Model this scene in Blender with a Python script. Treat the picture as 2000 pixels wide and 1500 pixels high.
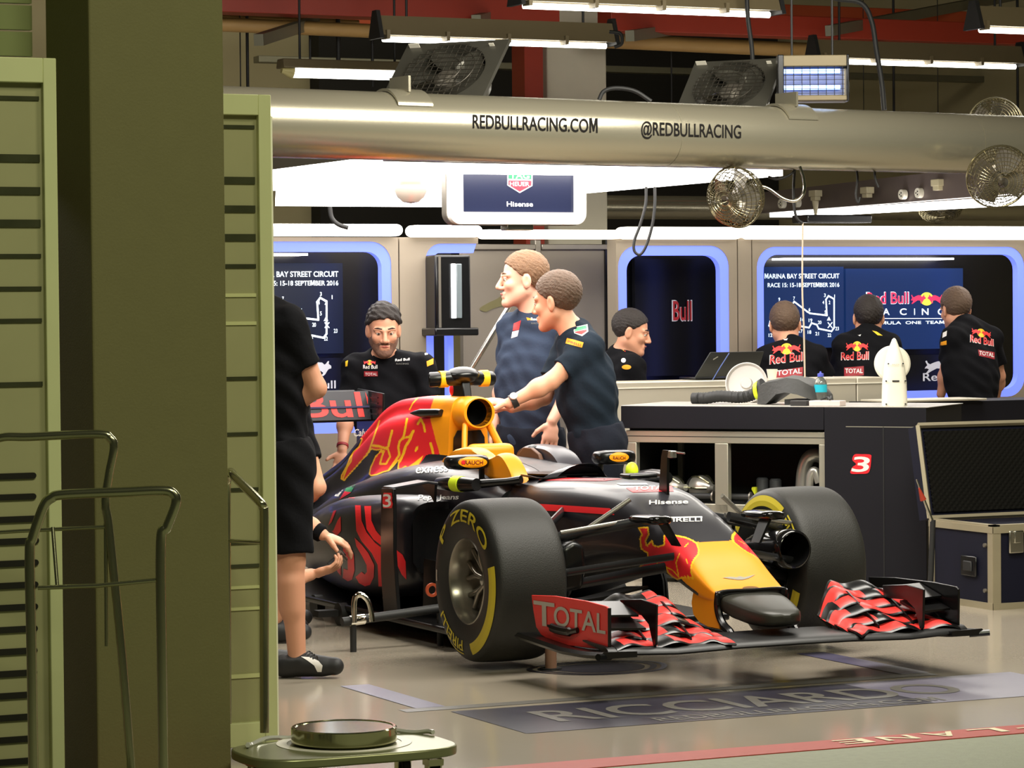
import bpy, bmesh, math, random
import numpy as np
from math import sin, cos, pi, radians, sqrt, atan, atan2
from mathutils import Vector, Matrix
from mathutils.bvhtree import BVHTree
from mathutils.geometry import delaunay_2d_cdt
random.seed(7); np.random.seed(7)
S = bpy.context.scene
for o in list(bpy.data.objects): bpy.data.objects.remove(o)
COL = S.collection
# ------------------------------------------------------------------ camera
F = 5900.; CH = 1.48; YAW = radians(25); PIT = atan(150/5900); ROL = 0.009
_f = np.array([sin(YAW)*cos(PIT), cos(YAW)*cos(PIT), -sin(PIT)])
_r0 = np.array([cos(YAW), -sin(YAW), 0.]); _u0 = np.cross(_r0, _f)
_r = _r0*cos(ROL)-_u0*sin(ROL); _u = _u0*cos(ROL)+_r0*sin(ROL)
CAM = np.array([0, 0, CH])
cd = bpy.data.cameras.new('camera'); camo = bpy.data.objects.new('camera', cd); COL.objects.link(camo)
cd.sensor_width = 36; cd.lens = 36*F/2000; cd.clip_end = 200; cd.clip_start = .1
m = Matrix.Identity(4)
for i in range(3):
    m[i][0] = _r[i]; m[i][1] = _u[i]; m[i][2] = -_f[i]; m[i][3] = CAM[i]
camo.matrix_world = m
S.camera = camo
S.view_settings.view_transform = 'Standard'; S.view_settings.look = 'None'
S.view_settings.exposure = 0.0; S.view_settings.gamma = 1; S.view_settings.use_curve_mapping = False
# ------------------------------------------------------------------ world: night outside the garage
w = bpy.data.worlds.new('night'); S.world = w; w.use_nodes = True
w.node_tree.nodes['Background'].inputs[0].default_value = (.30, .34, .20, 1)
w.node_tree.nodes['Background'].inputs[1].default_value = .06
# ------------------------------------------------------------------ big lamps
def area_light(name, loc, target, size, power, color, sy=None):
    l = bpy.data.lights.new(name, 'AREA'); l.energy = power; l.color = color
    l.shape = 'RECTANGLE'; l.size = size; l.size_y = sy or size
    o = bpy.data.objects.new(name, l); COL.objects.link(o); o.location = loc
    o.rotation_euler = (Vector(target)-Vector(loc)).to_track_quat('-Z', 'Y').to_euler()
    return o
# pit lane floodlights behind the camera (greenish mercury light)
area_light('pit_lane_floodlight', (2.6, 2.5, 6.5), (4.6, 10.2, .4), 1.6, 230, (1, 1, .72), 1.2)
area_light('pit_lane_floodlight', (8, 1.5, 9.5), (6, 11, .3), 2.5, 340, (1, .95, .72), 1.2)
# added unseen fill lamps: over the bench, over the nose, beside the car
area_light('added_garage_fill', (9.1, 14.7, 2.6), (9.0, 14.6, 0), 2.2, 80, (1, .95, .86), 1.2)
area_light('added_garage_fill', (6.4, 10.4, 3.4), (6.0, 12.2, .4), 3.2, 215, (1, .95, .85), 1.0)
area_light('added_garage_fill', (2.2, 12.6, 3.2), (5.3, 12.8, .5), 1.6, 45, (1, .95, .86), .5)
area_light('added_hall_fill', (7.5, 19.6, 4.2), (8, 22.5, 2.6), 6, 45, (1, .92, .70), .6)  # added unseen lamp, brightens the back wall of the hall

# ------------------------------------------------------------------ pixel <-> place
def ray(x, y): return _f+_r*(x-1000)/F-_u*(y-750)/F
def at(x, y, Z): return CAM+ray(x, y)*Z
def onz(x, y, z=0.):
    r = ray(x, y); return CAM+r*((z-CH)/r[2])
def onX(x, y, X):
    r = ray(x, y); return CAM+r*(X/r[0])
def onY(x, y, Y):
    r = ray(x, y); return CAM+r*(Y/r[1])
def V(*a): return np.array(a, float)
def nrm(v):
    v = np.asarray(v, float); return v/(np.linalg.norm(v)+1e-12)
AXY = (5.9, 11.22)
def car(f, l, z): return V(AXY[0]+l, AXY[1]-f, z)
def cy(x, y, l): return onX(x, y, AXY[0]+l)
def cx(x, y, f): return onY(x, y, AXY[1]-f)
RIGHT = V(cos(YAW), -sin(YAW), 0); AWAY = V(sin(YAW), cos(YAW), 0); UP = V(0, 0, 1)
# ------------------------------------------------------------------ materials (all procedural)
MATS = {}
def M(name, col, rough=.5, metal=0, var=.06, scale=8, emit=None, es=1, trans=0, coat=0, bump=0, bscale=200, ior=1.5, aniso=None, spec=None):
    if name in MATS: return MATS[name]
    mt = bpy.data.materials.new(name); mt.use_nodes = True; nt = mt.node_tree; b = nt.nodes['Principled BSDF']
    b.inputs['Roughness'].default_value = rough; b.inputs['Metallic'].default_value = metal
    b.inputs['IOR'].default_value = ior
    if spec is not None: b.inputs['Specular IOR Level'].default_value = spec
    if trans: b.inputs['Transmission Weight'].default_value = trans
    if coat: b.inputs['Coat Weight'].default_value = coat; b.inputs['Coat Roughness'].default_value = .08
    c = list(col)+[1]
    b.inputs['Base Color'].default_value = c
    if emit:
        b.inputs['Emission Color'].default_value = list(emit)+[1]; b.inputs['Emission Strength'].default_value = es
    elif var:
        tc = nt.nodes.new('ShaderNodeTexCoord'); n = nt.nodes.new('ShaderNodeTexNoise'); n.inputs['Scale'].default_value = scale; n.inputs['Detail'].default_value = 4
        nt.links.new(tc.outputs['Object'], n.inputs['Vector'])
        mx = nt.nodes.new('ShaderNodeMix'); mx.data_type = 'RGBA'
        mx.inputs[6].default_value = [max(0, v*(1-var)) for v in col]+[1]; mx.inputs[7].default_value = [min(1, v*(1+var)) for v in col]+[1]
        nt.links.new(n.outputs['Fac'], mx.inputs[0]); nt.links.new(mx.outputs[2], b.inputs['Base Color'])
    if bump:
        n2 = nt.nodes.new('ShaderNodeTexNoise'); n2.inputs['Scale'].default_value = bscale
        tc2 = nt.nodes.new('ShaderNodeTexCoord'); nt.links.new(tc2.outputs['Object'], n2.inputs['Vector'])
        bp = nt.nodes.new('ShaderNodeBump'); bp.inputs['Strength'].default_value = bump; bp.inputs['Distance'].default_value = .01
        nt.links.new(n2.outputs['Fac'], bp.inputs['Height']); nt.links.new(bp.outputs['Normal'], b.inputs['Normal'])
    MATS[name] = mt; return mt
def srgb(r, g, b):
    f = lambda c: (c/255/12.92 if c/255 <= .04045 else ((c/255+.055)/1.055)**2.4)
    return (f(r), f(g), f(b))
# ------------------------------------------------------------------ things and parts
def base_world(o):
    l = np.zeros(3)
    while o is not None: l = l+np.array(o.location); o = o.parent
    return l
def tag(o, label, cat, group=None, kind=None):
    o['label'] = label; o['category'] = cat
    if group: o['group'] = group
    if kind: o['kind'] = kind
    return o
def thing(name, label, cat, loc, group=None):
    o = bpy.data.objects.new(name, None); COL.objects.link(o); o.location = [float(v) for v in loc]; o.empty_display_size = .05
    return tag(o, label, cat, group)
def kids(o): return [c for c in bpy.data.objects if c.parent == o]
def copy_tree(o, parent=None, d=None):
    ch = kids(o); c = o.copy(); COL.objects.link(c)
    c.parent = parent
    for k in ch: copy_tree(k, c)
    if d is not None: c.location = Vector(o.location)+Vector([float(v) for v in d])
    return c
class MB:
    """collects world-space geometry for ONE mesh object"""
    def __init__(s): s.v = []; s.f = []; s.mi = []; s.m = 0
    def add(s, vs, fs):
        n = len(s.v); s.v += [tuple(float(c) for c in p) for p in vs]
        s.f += [tuple(i+n for i in f) for f in fs]; s.mi += [s.m]*len(fs); return s
    def box(s, c, size, ax=None, ay=None, az=None):
        c = V(*c); ax = V(1, 0, 0) if ax is None else nrm(ax); az = V(0, 0, 1) if az is None else nrm(az)
        ay = nrm(np.cross(az, ax)) if ay is None else nrm(ay)
        h = [q/2 for q in size]; vs = []
        for k in (-1, 1):
            for a, b in ((-1, -1), (1, -1), (1, 1), (-1, 1)):
                vs.append(c+ax*h[0]*a+ay*h[1]*b+az*h[2]*k)
        return s.add(vs, [(0, 3, 2, 1), (4, 5, 6, 7), (0, 1, 5, 4), (1, 2, 6, 5), (2, 3, 7, 6), (3, 0, 4, 7)])
    def loft(s, secs, cap=True, closed=True):
        n = len(secs[0]); vs = [p for q in secs for p in q]; fs = []
        for i in range(len(secs)-1):
            for j in range(n if closed else n-1):
                a = i*n+j; b = i*n+(j+1) % n; fs.append((a, b, b+n, a+n))
        if cap and closed:
            fs.append(tuple(range(n-1, -1, -1))); fs.append(tuple((len(secs)-1)*n+j for j in range(n)))
        return s.add(vs, fs)
    def cyl(s, a, b, r1, r2=None, n=20, cap=True):
        a = V(*a); b = V(*b); r2 = r1 if r2 is None else r2; d = nrm(b-a)
        u = nrm(np.cross(d, V(0, 0, 1) if abs(d[2]) < .9 else V(1, 0, 0))); w_ = np.cross(d, u)
        ring = lambda c, r: [c+(u*cos(t)+w_*sin(t))*r for t in np.linspace(0, 2*pi, n, endpoint=False)]
        return s.loft([ring(a, r1), ring(b, r2)], cap)
    def tube(s, pts, r, n=10, cap=True, flat=None):
        pts = [V(*p) for p in pts]; secs = []; u = None
        for i, p in enumerate(pts):
            d = nrm((pts[min(i+1, len(pts)-1)]-pts[max(i-1, 0)]))
            if u is None: u = nrm(np.cross(d, V(0, 0, 1) if abs(d[2]) < .9 else V(1, 0, 0)))
            else: u = nrm(u-d*(u@d))
            w_ = np.cross(d, u); rr = r[i] if hasattr(r, '__len__') else r
            secs.append([p+(u*cos(t)+w_*sin(t)*(flat or 1))*rr for t in np.linspace(0, 2*pi, n, endpoint=False)])
        return s.loft(secs, cap)
    def lathe(s, o, d, prof, n=48, closed=False):
        o = V(*o); d = nrm(d); u = nrm(np.cross(d, V(0, 0, 1) if abs(d[2]) < .9 else V(1, 0, 0))); w_ = np.cross(d, u)
        rings = [[o+d*h+(u*cos(t)+w_*sin(t))*r for t in np.linspace(0, 2*pi, n, endpoint=False)] for h, r in prof]
        if closed: rings.append(rings[0])
        return s.loft(rings, False)
    def ell(s, c, r, ax=None, az=None, nu=20, nv=12):
        c = V(*c); r = (r, r, r) if not hasattr(r, '__len__') else r
        ax = V(1, 0, 0) if ax is None else nrm(ax); az = V(0, 0, 1) if az is None else nrm(az); ay = np.cross(az, ax)
        secs = []
        for j in range(nv+1):
            p = -pi/2+pi*j/nv; q = max(cos(p), 1e-3)
            secs.append([c+ax*r[0]*q*cos(t)+ay*r[1]*q*sin(t)+az*r[2]*sin(p) for t in np.linspace(0, 2*pi, nu, endpoint=False)])
        return s.loft(secs, True)
    def prism(s, poly, d):
        """extrude a planar 3-D polygon by the vector d"""
        d = V(*d); a = [V(*p) for p in poly]; b = [p+d for p in a]; return s.loft([a, b])
    def obj(s, name, mat, parent=None, smooth=30, bevel=0, seg=2, sub=0, origin=None, recalc=True):
        me = bpy.data.meshes.new(name)
        v = np.array(s.v)
        if not s.v: print('EMPTY', name); return None
        if origin is None:
            if parent is None:
                origin = v.mean(0); origin[2] = v[:, 2].min()
            else: origin = base_world(parent)
        origin = np.array(origin, float)
        me.from_pydata((v-origin).tolist(), [], s.f)
        mats = mat if isinstance(mat, (list, tuple)) else [mat]
        for q in mats: me.materials.append(q)
        if len(mats) > 1: me.polygons.foreach_set('material_index', s.mi)
        if recalc:
            bm = bmesh.new(); bm.from_mesh(me); bmesh.ops.recalc_face_normals(bm, faces=bm.faces); bm.to_mesh(me); bm.free()
        o = bpy.data.objects.new(name, me); COL.objects.link(o)
        if parent is None: o.location = origin
        else:
            o.parent = parent; o.location = origin-base_world(parent)
        if smooth:
            me.polygons.foreach_set('use_smooth', [True]*len(me.polygons)); me.set_sharp_from_angle(angle=radians(smooth))
        if bevel:
            b = o.modifiers.new('bevel', 'BEVEL'); b.width = bevel; b.segments = seg; b.limit_method = 'ANGLE'; b.angle_limit = radians(40)
        if sub:
            b = o.modifiers.new('sub', 'SUBSURF'); b.levels = sub; b.render_levels = sub
        return o
    def bvh(s): return BVHTree.FromPolygons([Vector(p) for p in s.v], s.f)
def setting(o, name=None):
    o['kind'] = 'structure'; return o
def smooth_path(pts, n=8):
    """Catmull-Rom through the points"""
    p = [V(*q) for q in pts]; p = [2*p[0]-p[1]]+p+[2*p[-1]-p[-2]]; out = []
    for i in range(1, len(p)-2):
        for k in range(n):
            t = k/n; a, b, c, d = p[i-1], p[i], p[i+1], p[i+2]
            out.append(.5*((2*b)+(-a+c)*t+(2*a-5*b+4*c-d)*t*t+(-a+3*b-3*c+d)*t**3))
    out.append(p[-2]); return out
# ------------------------------------------------------------------ flat shapes: polygons and lettering
def curve_px(pts, n=6, closed=True):
    """smooth closed 2-D outline"""
    p = [V(*q) for q in pts]; N = len(p); out = []
    for i in range(N):
        a, b, c, d = p[i-1], p[i], p[(i+1) % N], p[(i+2) % N]
        for k in range(n):
            t = k/n; out.append(.5*((2*b)+(-a+c)*t+(2*a-5*b+4*c-d)*t*t+(-a+3*b-3*c+d)*t**3))
    return out
def tri_poly(loops, h=None):
    """triangulate polygon loops (even-odd) with optional interior grid of spacing h -> verts2d, tris"""
    vs = []; ed = []; fc = []
    for lp in loops:
        q = []
        for i, p in enumerate(lp):
            a = V(*p); b = V(*lp[(i+1) % len(lp)]); q.append(a)
            if h:
                k = int(np.linalg.norm(b-a)/h)
                for j in range(1, k+1): q.append(a+(b-a)*j/(k+1))
        n = len(vs); vs += q; fc.append(list(range(n, n+len(q))))
    if h:
        al = np.array(vs); lo = al.min(0); hi = al.max(0)
        gx = np.arange(lo[0]+h/2, hi[0], h); gy = np.arange(lo[1]+h/2, hi[1], h)
        if len(gx)*len(gy) < 60000:
            for x in gx:
                for y in gy: vs.append(V(x+.013*h, y+.017*h))
    r = delaunay_2d_cdt([Vector((float(p[0]), float(p[1]))) for p in vs], [], fc, 1 if len(loops) == 1 else 4, 1e-6)
    return [V(*p) for p in r[0]], [tuple(f) for f in r[2]]
_TX = {}
def text_tris(body, h=None, spacing=1.0):
    """lettering with cap height 1, starting at x=0: verts2d, tris, width"""
    k = (body, h, spacing)
    if k in _TX: return _TX[k]
    def outline(off):
        c = bpy.data.curves.new('t', 'FONT'); c.body = body; c.size = 1/.729*1.0; c.space_character = spacing; c.resolution_u = 4; c.offset = off
        for i_, ch in enumerate(body): c.body_format[i_].material_index = i_+1 if ch == 'M' else 0
        for i_ in range(len(body)+1): c.materials.append(None)
        o = bpy.data.objects.new('t', c); COL.objects.link(o)
        me = bpy.data.meshes.new_from_object(o.evaluated_get(bpy.context.evaluated_depsgraph_get()))
        q = bmesh.new(); q.from_mesh(me); bpy.data.objects.remove(o); bpy.data.curves.remove(c); bpy.data.meshes.remove(me); return q
    bm = outline(.018)
    if 'M' in body:
        thin = outline(0); bmesh.ops.delete(bm, geom=[f for f in bm.faces if f.material_index > 0], context='FACES')
        for i_, ch in enumerate(body):
            if ch != 'M': continue
            xs_ = [p.co.x for f in thin.faces if f.material_index == i_+1 for p in f.verts]
            if not xs_: continue
            x0_, x1_ = min(xs_)-.025, max(xs_)+.025
            mv, mf = tri_poly([[(x0_+a*(x1_-x0_), -.025+b_*1.05) for a, b_ in [(0, 0), (0, 1), (.27, 1), (.5, .42), (.73, 1), (1, 1), (1, 0), (.8, 0), (.8, .66), (.58, .1), (.42, .1), (.2, .66), (.2, 0)]]])
            nv = [bm.verts.new((p[0], p[1], 0)) for p in mv]
            for f in mf: bm.faces.new([nv[k_] for k_ in f])
        thin.free()
    bmesh.ops.triangulate(bm, faces=bm.faces)
    if h:
        for _ in range(6):
            e = [e for e in bm.edges if e.calc_length() > h]
            if not e: break
            bmesh.ops.subdivide_edges(bm, edges=e, cuts=1); bmesh.ops.triangulate(bm, faces=bm.faces)
    bm.verts.index_update()
    v = [V(p.co.x, p.co.y) for p in bm.verts]; f = [tuple(q.index for q in t.verts) for t in bm.faces]; bm.free()
    x0 = min(p[0] for p in v); v = [p-V(x0, 0) for p in v]; wd = max(p[0] for p in v)
    _TX[k] = (v, f, wd); return _TX[k]
def text_box(body, w_, h_, slant=0, sub=None, bold=0, spacing=1.0):
    """lettering scaled to fill a w x h box (cap height = h), lower-left at 0"""
    v, f, wd = text_tris(body, sub, spacing)
    return [V(p[0]/wd*w_+slant*p[1]*h_, p[1]*h_) for p in v], f
def plane_text(mb, body, o, u, up, w_, h_, slant=0, off=0.002, spacing=1.0):
    """lettering lying in a plane at o with directions u, up; raised a little"""
    v, f = text_box(body, w_, h_, slant, spacing=spacing); n = np.cross(nrm(u), nrm(up)); o = V(*o)
    mb.add([o+nrm(u)*p[0]+nrm(up)*p[1]+n*off for p in v], f); return mb
def plane_poly(mb, loops, o, u, up, off=.002):
    v, f = tri_poly(loops); n = np.cross(nrm(u), nrm(up)); o = V(*o)
    mb.add([o+nrm(u)*p[0]+nrm(up)*p[1]+n*off for p in v], f); return mb
def wrap(mb, v2, f, bvh, off=.002, fallback=None):
    """sticker: shape traced on the photo laid onto the surface it sits on"""
    hits = []
    for p in v2:
        d = ray(p[0], p[1]); d = d/np.linalg.norm(d)
        h = bvh.ray_cast(Vector(CAM), Vector(d))
        if h[0] is None: hits.append(None)
        else:
            n = np.array(h[1]); n = n if n@d < 0 else -n
            hits.append(np.array(h[0])+n*off)
    keep = []
    for t in f:
        if all(hits[i] is not None for i in t):
            q = [hits[i] for i in t]
            if max(np.linalg.norm(q[0]-q[1]), np.linalg.norm(q[1]-q[2]), np.linalg.norm(q[2]-q[0])) < .12: keep.append(t)
    idx = {}; vs = []; fs = []
    for t in keep:
        r = []
        for i in t:
            if i not in idx: idx[i] = len(vs); vs.append(hits[i])
            r.append(idx[i])
        fs.append(tuple(r))
    if fs: mb.add(vs, fs)
    return mb
def wrap_poly(mb, loops, bvh, h=5, off=.002):
    v, f = tri_poly(loops, h); return wrap(mb, v, f, bvh, off)
def wrap_text(mb, body, x, y, w_, h_, bvh, dx=(1, 0), dy=(0, -1), slant=0, off=.0025, sub=.25, spacing=1.0):
    """lettering starting at photo point x,y (baseline left), w x h photo pixels, along dx / dy"""
    v, f = text_box(body, w_, h_, slant, sub, spacing=spacing)
    dx = V(*dx)/np.linalg.norm(dx); dy = V(*dy)/np.linalg.norm(dy)
    return wrap(mb, [V(x, y)+dx*p[0]+dy*p[1] for p in v], f, bvh, off)
BULL = [(0, .30), (.04, .42), (.10, .50), (.06, .62), (.02, .74), (.08, .78), (.12, .64), (.20, .56), (.34, .66), (.50, .74), (.66, .72), (.74, .62), (.80, .66), (.86, .78), (.92, .80), (.90, .66), (1.0, .56), (1.0, .44), (.90, .40), (.84, .30), (.78, .16), (.70, .06), (.64, .10), (.70, .22), (.62, .30), (.46, .32), (.36, .24), (.24, .14), (.12, .02), (.04, .02), (.10, .14), (.16, .26), (.08, .32)]
# ------------------------------------------------------------------ figure modelling: smooth union of tapered limbs -> one continuous skin
class SDF:
    def __init__(s, k=.02): s.p = []; s.k = k; s.noise = None
    def caps(s, a, b, r1, r2=None, sq=None, k=None, sub=False, cut=None):
        """tapered capsule; sq=(direction, factor) flattens it; cut=[(point, normal)] planes keep the side the normal points away from"""
        s.p.append(('c', V(*a), V(*b), r1, r1 if r2 is None else r2, sq, s.k if k is None else k, sub, cut or [])); return s
    def ell(s, c, r, X=None, Y=None, Z=None, k=None, sub=False, cut=None):
        Rm = np.array([X if X is not None else (1, 0, 0), Y if Y is not None else (0, 1, 0), Z if Z is not None else (0, 0, 1)], float)
        s.p.append(('e', V(*c), Rm, np.array(r, float), None, None, s.k if k is None else k, sub, cut or [])); return s
    def plane(s, c, n):
        s.p.append(('p', V(*c), nrm(n), 0, 0, None, 0, False, [])); return s
    def mesh(s, res):
        lo = np.full(3, 1e9); hi = -lo
        for q in s.p:
            if q[7] or q[0] == 'p': continue
            if q[0] == 'c':
                R = max(q[3], q[4])*1.02+.01
                lo = np.minimum(lo, np.minimum(q[1], q[2])-R); hi = np.maximum(hi, np.maximum(q[1], q[2])+R)
            else:
                R = q[3].max()+.01; lo = np.minimum(lo, q[1]-R); hi = np.maximum(hi, q[1]+R)
        lo -= 3*res; hi += 3*res
        n = np.ceil((hi-lo)/res).astype(int)+1
        D = np.full(n, .25, np.float32)
        ax = [lo[i]+res*np.arange(n[i]) for i in range(3)]
        for q in s.p:
            if q[0] == 'p':
                d = (ax[0][:, None, None]-q[1][0])*q[2][0]+(ax[1][None, :, None]-q[1][1])*q[2][1]+(ax[2][None, None, :]-q[1][2])*q[2][2]
                D = np.maximum(D, d.astype(np.float32)); continue
            k = q[6]
            if q[0] == 'c':
                R = max(q[3], q[4])+k+.03; a0 = np.minimum(q[1], q[2])-R; b0 = np.maximum(q[1], q[2])+R
            else:
                R = q[3].max()+k+.03; a0 = q[1]-R; b0 = q[1]+R
            i0 = np.clip(((a0-lo)/res).astype(int), 0, n); i1 = np.clip(((b0-lo)/res).astype(int)+2, 0, n)
            if (i1 <= i0).any(): continue
            sl = tuple(slice(i0[i], i1[i]) for i in range(3))
            X = ax[0][sl[0]][:, None, None]; Y = ax[1][sl[1]][None, :, None]; Z = ax[2][sl[2]][None, None, :]
            if q[0] == 'c':
                A, B = q[1].copy(), q[2].copy()
                if q[5] is not None:
                    dv = nrm(q[5][0]); g = 1/q[5][1]-1
                    t = ((X-A[0])*dv[0]+(Y-A[1])*dv[1]+(Z-A[2])*dv[2])*g
                    X = X+t*dv[0]; Y = Y+t*dv[1]; Z = Z+t*dv[2]; B = B+dv*((B-A)@dv)*g
                ba = B-A; L = max(ba@ba, 1e-9)
                t = np.clip(((X-A[0])*ba[0]+(Y-A[1])*ba[1]+(Z-A[2])*ba[2])/L, 0, 1)
                d = np.sqrt((X-A[0]-t*ba[0])**2+(Y-A[1]-t*ba[1])**2+(Z-A[2]-t*ba[2])**2)-(q[3]+(q[4]-q[3])*t)
                if q[5] is not None: d = d*(.5+.5*q[5][1])
            else:
                c, Rm, r = q[1], q[2], q[3]
                P = [(X-c[0])*Rm[i][0]+(Y-c[1])*Rm[i][1]+(Z-c[2])*Rm[i][2] for i in range(3)]
                k0 = np.sqrt((P[0]/r[0])**2+(P[1]/r[1])**2+(P[2]/r[2])**2)
                k1 = np.sqrt((P[0]/r[0]**2)**2+(P[1]/r[1]**2)**2+(P[2]/r[2]**2)**2)+1e-9
                d = k0*(k0-1)/k1
            if q[8]:
                X = ax[0][sl[0]][:, None, None]; Y = ax[1][sl[1]][None, :, None]; Z = ax[2][sl[2]][None, None, :]
                for c, nn in q[8]:
                    d = np.maximum(d, (X-c[0])*nn[0]+(Y-c[1])*nn[1]+(Z-c[2])*nn[2])
            o = D[sl]
            if q[7]:
                d = -d; h = np.maximum(k-np.abs(o-d), 0)/max(k, 1e-6); D[sl] = np.maximum(o, d)+h*h*k*.25
            else:
                h = np.maximum(k-np.abs(o-d), 0)/max(k, 1e-6); D[sl] = np.minimum(o, d)-h*h*k*.25
        if s.noise:
            am, sc = s.noise; X = ax[0][:, None, None]*sc; Y = ax[1][None, :, None]*sc; Z = ax[2][None, None, :]*sc
            D += (am*(np.sin(X*1.3+Z*.9+1.7*np.sin(Y*.6+Z*.4))*np.sin(Y*1.1-Z*1.2+1.3*np.sin(X*.7))+.5*np.sin(Z*2.3+X*1.9+Y*1.5))).astype(np.float32)
        return nets(D, lo, res)
def nets(D, lo, res):
    ins = D < 0
    ins[0] = ins[-1] = False; ins[:, 0] = ins[:, -1] = False; ins[:, :, 0] = ins[:, :, -1] = False
    c = [ins[i:ins.shape[0]-1+i, j:ins.shape[1]-1+j, k:ins.shape[2]-1+k] for i in (0, 1) for j in (0, 1) for k in (0, 1)]
    sm = sum(q.astype(np.int8) for q in c); act = (sm > 0) & (sm < 8)
    I = np.argwhere(act); N = len(I)
    idx = np.full(act.shape, -1, np.int32); idx[act] = np.arange(N)
    off = np.array([(i, j, k) for i in (0, 1) for j in (0, 1) for k in (0, 1)])
    val = np.stack([D[I[:, 0]+o[0], I[:, 1]+o[1], I[:, 2]+o[2]] for o in off], 1)
    acc = np.zeros((N, 3)); cnt = np.zeros(N)
    for a in range(8):
        for b in range(a+1, 8):
            if np.abs(off[a]-off[b]).sum() != 1: continue
            va, vb = val[:, a], val[:, b]; mk = (va < 0) != (vb < 0)
            t = np.where(mk, va/(va-vb+1e-12), 0)
            acc += np.where(mk[:, None], off[a]+(off[b]-off[a])*t[:, None], 0); cnt += mk
    P = lo+(I+acc/np.maximum(cnt, 1)[:, None])*res
    quads = []
    for d in range(3):
        e = [slice(None)]*3; e2 = [slice(None)]*3; e[d] = slice(0, -1); e2[d] = slice(1, None)
        A = ins[tuple(e)]; B = ins[tuple(e2)]; u, v = [(1, 2), (2, 0), (0, 1)][d]
        for flip, mk in ((0, A & ~B), (1, ~A & B)):
            Q = np.argwhere(mk)
            if not len(Q): continue
            Q = Q[(Q[:, u] > 0) & (Q[:, v] > 0)]
            def g(du, dv):
                q = Q.copy(); q[:, u] -= du; q[:, v] -= dv; return idx[q[:, 0], q[:, 1], q[:, 2]]
            f = np.stack([g(1, 1), g(0, 1), g(0, 0), g(1, 0)], 1)
            quads.append(f[:, ::-1] if flip else f)
    Qd = np.concatenate(quads); Qd = Qd[(Qd >= 0).all(1)]
    return P, Qd
def sdf_obj(name, sd, res, mat, parent=None, origin=None):
    P, Q = sd.mesh(res)
    if origin is None:
        origin = base_world(parent) if parent is not None else V(P[:, 0].mean(), P[:, 1].mean(), P[:, 2].min())
    me = bpy.data.meshes.new(name); me.vertices.add(len(P)); me.vertices.foreach_set('co', (P-origin).ravel())
    me.loops.add(Q.size); me.loops.foreach_set('vertex_index', Q.ravel().astype(np.int32))
    me.polygons.add(len(Q)); me.polygons.foreach_set('loop_start', np.arange(0, Q.size, 4, dtype=np.int32))
    me.polygons.foreach_set('use_smooth', np.ones(len(Q), bool))
    me.update(calc_edges=True); me.validate()
    me.materials.append(mat)
    o = bpy.data.objects.new(name, me); COL.objects.link(o)
    if parent is None: o.location = [float(x) for x in origin]
    else: o.parent = parent; o.location = [float(x) for x in (np.array(origin)-base_world(parent))]
    o['_bvh'] = 0; del o['_bvh']
    BV[o.name] = (P, Q)
    return o
BV = {}
def bvh_of(*objs):
    vs = []; fs = []
    for o in objs:
        P, Q = BV[o.name]; n = len(vs); vs += [Vector(p) for p in P]; fs += [tuple(int(i)+n for i in q) for q in Q]
    return BVHTree.FromPolygons(vs, fs)
# ================================================================== SETTING
m_floor = M('epoxy_floor', srgb(164, 154, 138), .15, var=.05, scale=2.2, bump=.008, bscale=60)
m_apron = M('pit_concrete', srgb(136, 140, 116), .6, var=.16, scale=30, bump=.15, bscale=120)
m_conc = M('concrete_beige', srgb(176, 166, 130), .85, var=.08, scale=1.2)
m_concg = M('concrete_grey', srgb(96, 98, 84), .85, var=.1, scale=3)
m_dark = M('dark_void', srgb(30, 28, 24), .8)
m_ceil = M('ceiling_dark', srgb(92, 84, 66), .9, var=.15, scale=2)
m_pillar = M('pillar_paint', srgb(108, 104, 62), .75, var=.05, scale=14, bump=.1, bscale=150)
m_red = M('red_paint', srgb(150, 46, 26), .5, var=.08, scale=5)
m_redline = M('red_road_paint', srgb(170, 58, 40), .55, var=.1, scale=25)
m_cream = M('cream_road_paint', srgb(226, 216, 180), .6, var=.1, scale=40)
m_navyfloor = M('blue_floor_vinyl', srgb(52, 50, 62), .28, var=.06, scale=20, spec=.35)
m_navylt = M('lilac_floor_vinyl', srgb(112, 108, 124), .3, var=.06, scale=20, spec=.4)
m_greyfloor = M('grey_floor_lettering', srgb(98, 95, 90), .4, var=.06, scale=20, spec=.15)
m_blackfloor = M('black_floor_lettering', srgb(52, 50, 56), .3)
o = MB().add([(-8, 8.72, 0), (22, 8.72, 0), (22, 26, 0), (-8, 26, 0), (-8, 8.72, -.1), (22, 8.72, -.1), (22, 26, -.1), (-8, 26, -.1)], [(0, 1, 2, 3), (7, 6, 5, 4), (0, 4, 5, 1), (1, 5, 6, 2), (2, 6, 7, 3), (3, 7, 4, 0)]).obj('floor', m_floor, smooth=0, origin=(5, 15, 0)); setting(o); tag(o, 'pale grey polished epoxy garage floor', 'floor', kind='structure')
o = MB().box((7, 2.36, -.05), (30, 12.72, .1)).obj('floor', m_apron, smooth=0, origin=(5, 5, 0)); tag(o, 'rough greenish concrete of the pit lane', 'floor', kind='structure')
o = MB().box((7, 22.8, 2.2), (30, .3, 4.4)).obj('wall_back', m_conc, smooth=0); tag(o, 'beige concrete wall at the back of the hall', 'wall', kind='structure')
o = MB().box((14.5, 17, 2.2), (.3, 12, 4.4)).obj('wall_right', m_conc, smooth=0); tag(o, 'beige concrete side wall on the right', 'wall', kind='structure')
o = MB().box((-2.2, 17, 2.2), (.3, 12, 4.4)).obj('wall_left', m_concg, smooth=0); tag(o, 'grey side wall behind the pillar', 'wall', kind='structure')
o = MB().box((7, 17, 4.35), (30, 12, .1)).obj('ceiling', m_ceil, smooth=0); tag(o, 'dark concrete ceiling over the garage', 'ceiling', kind='structure')
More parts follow.
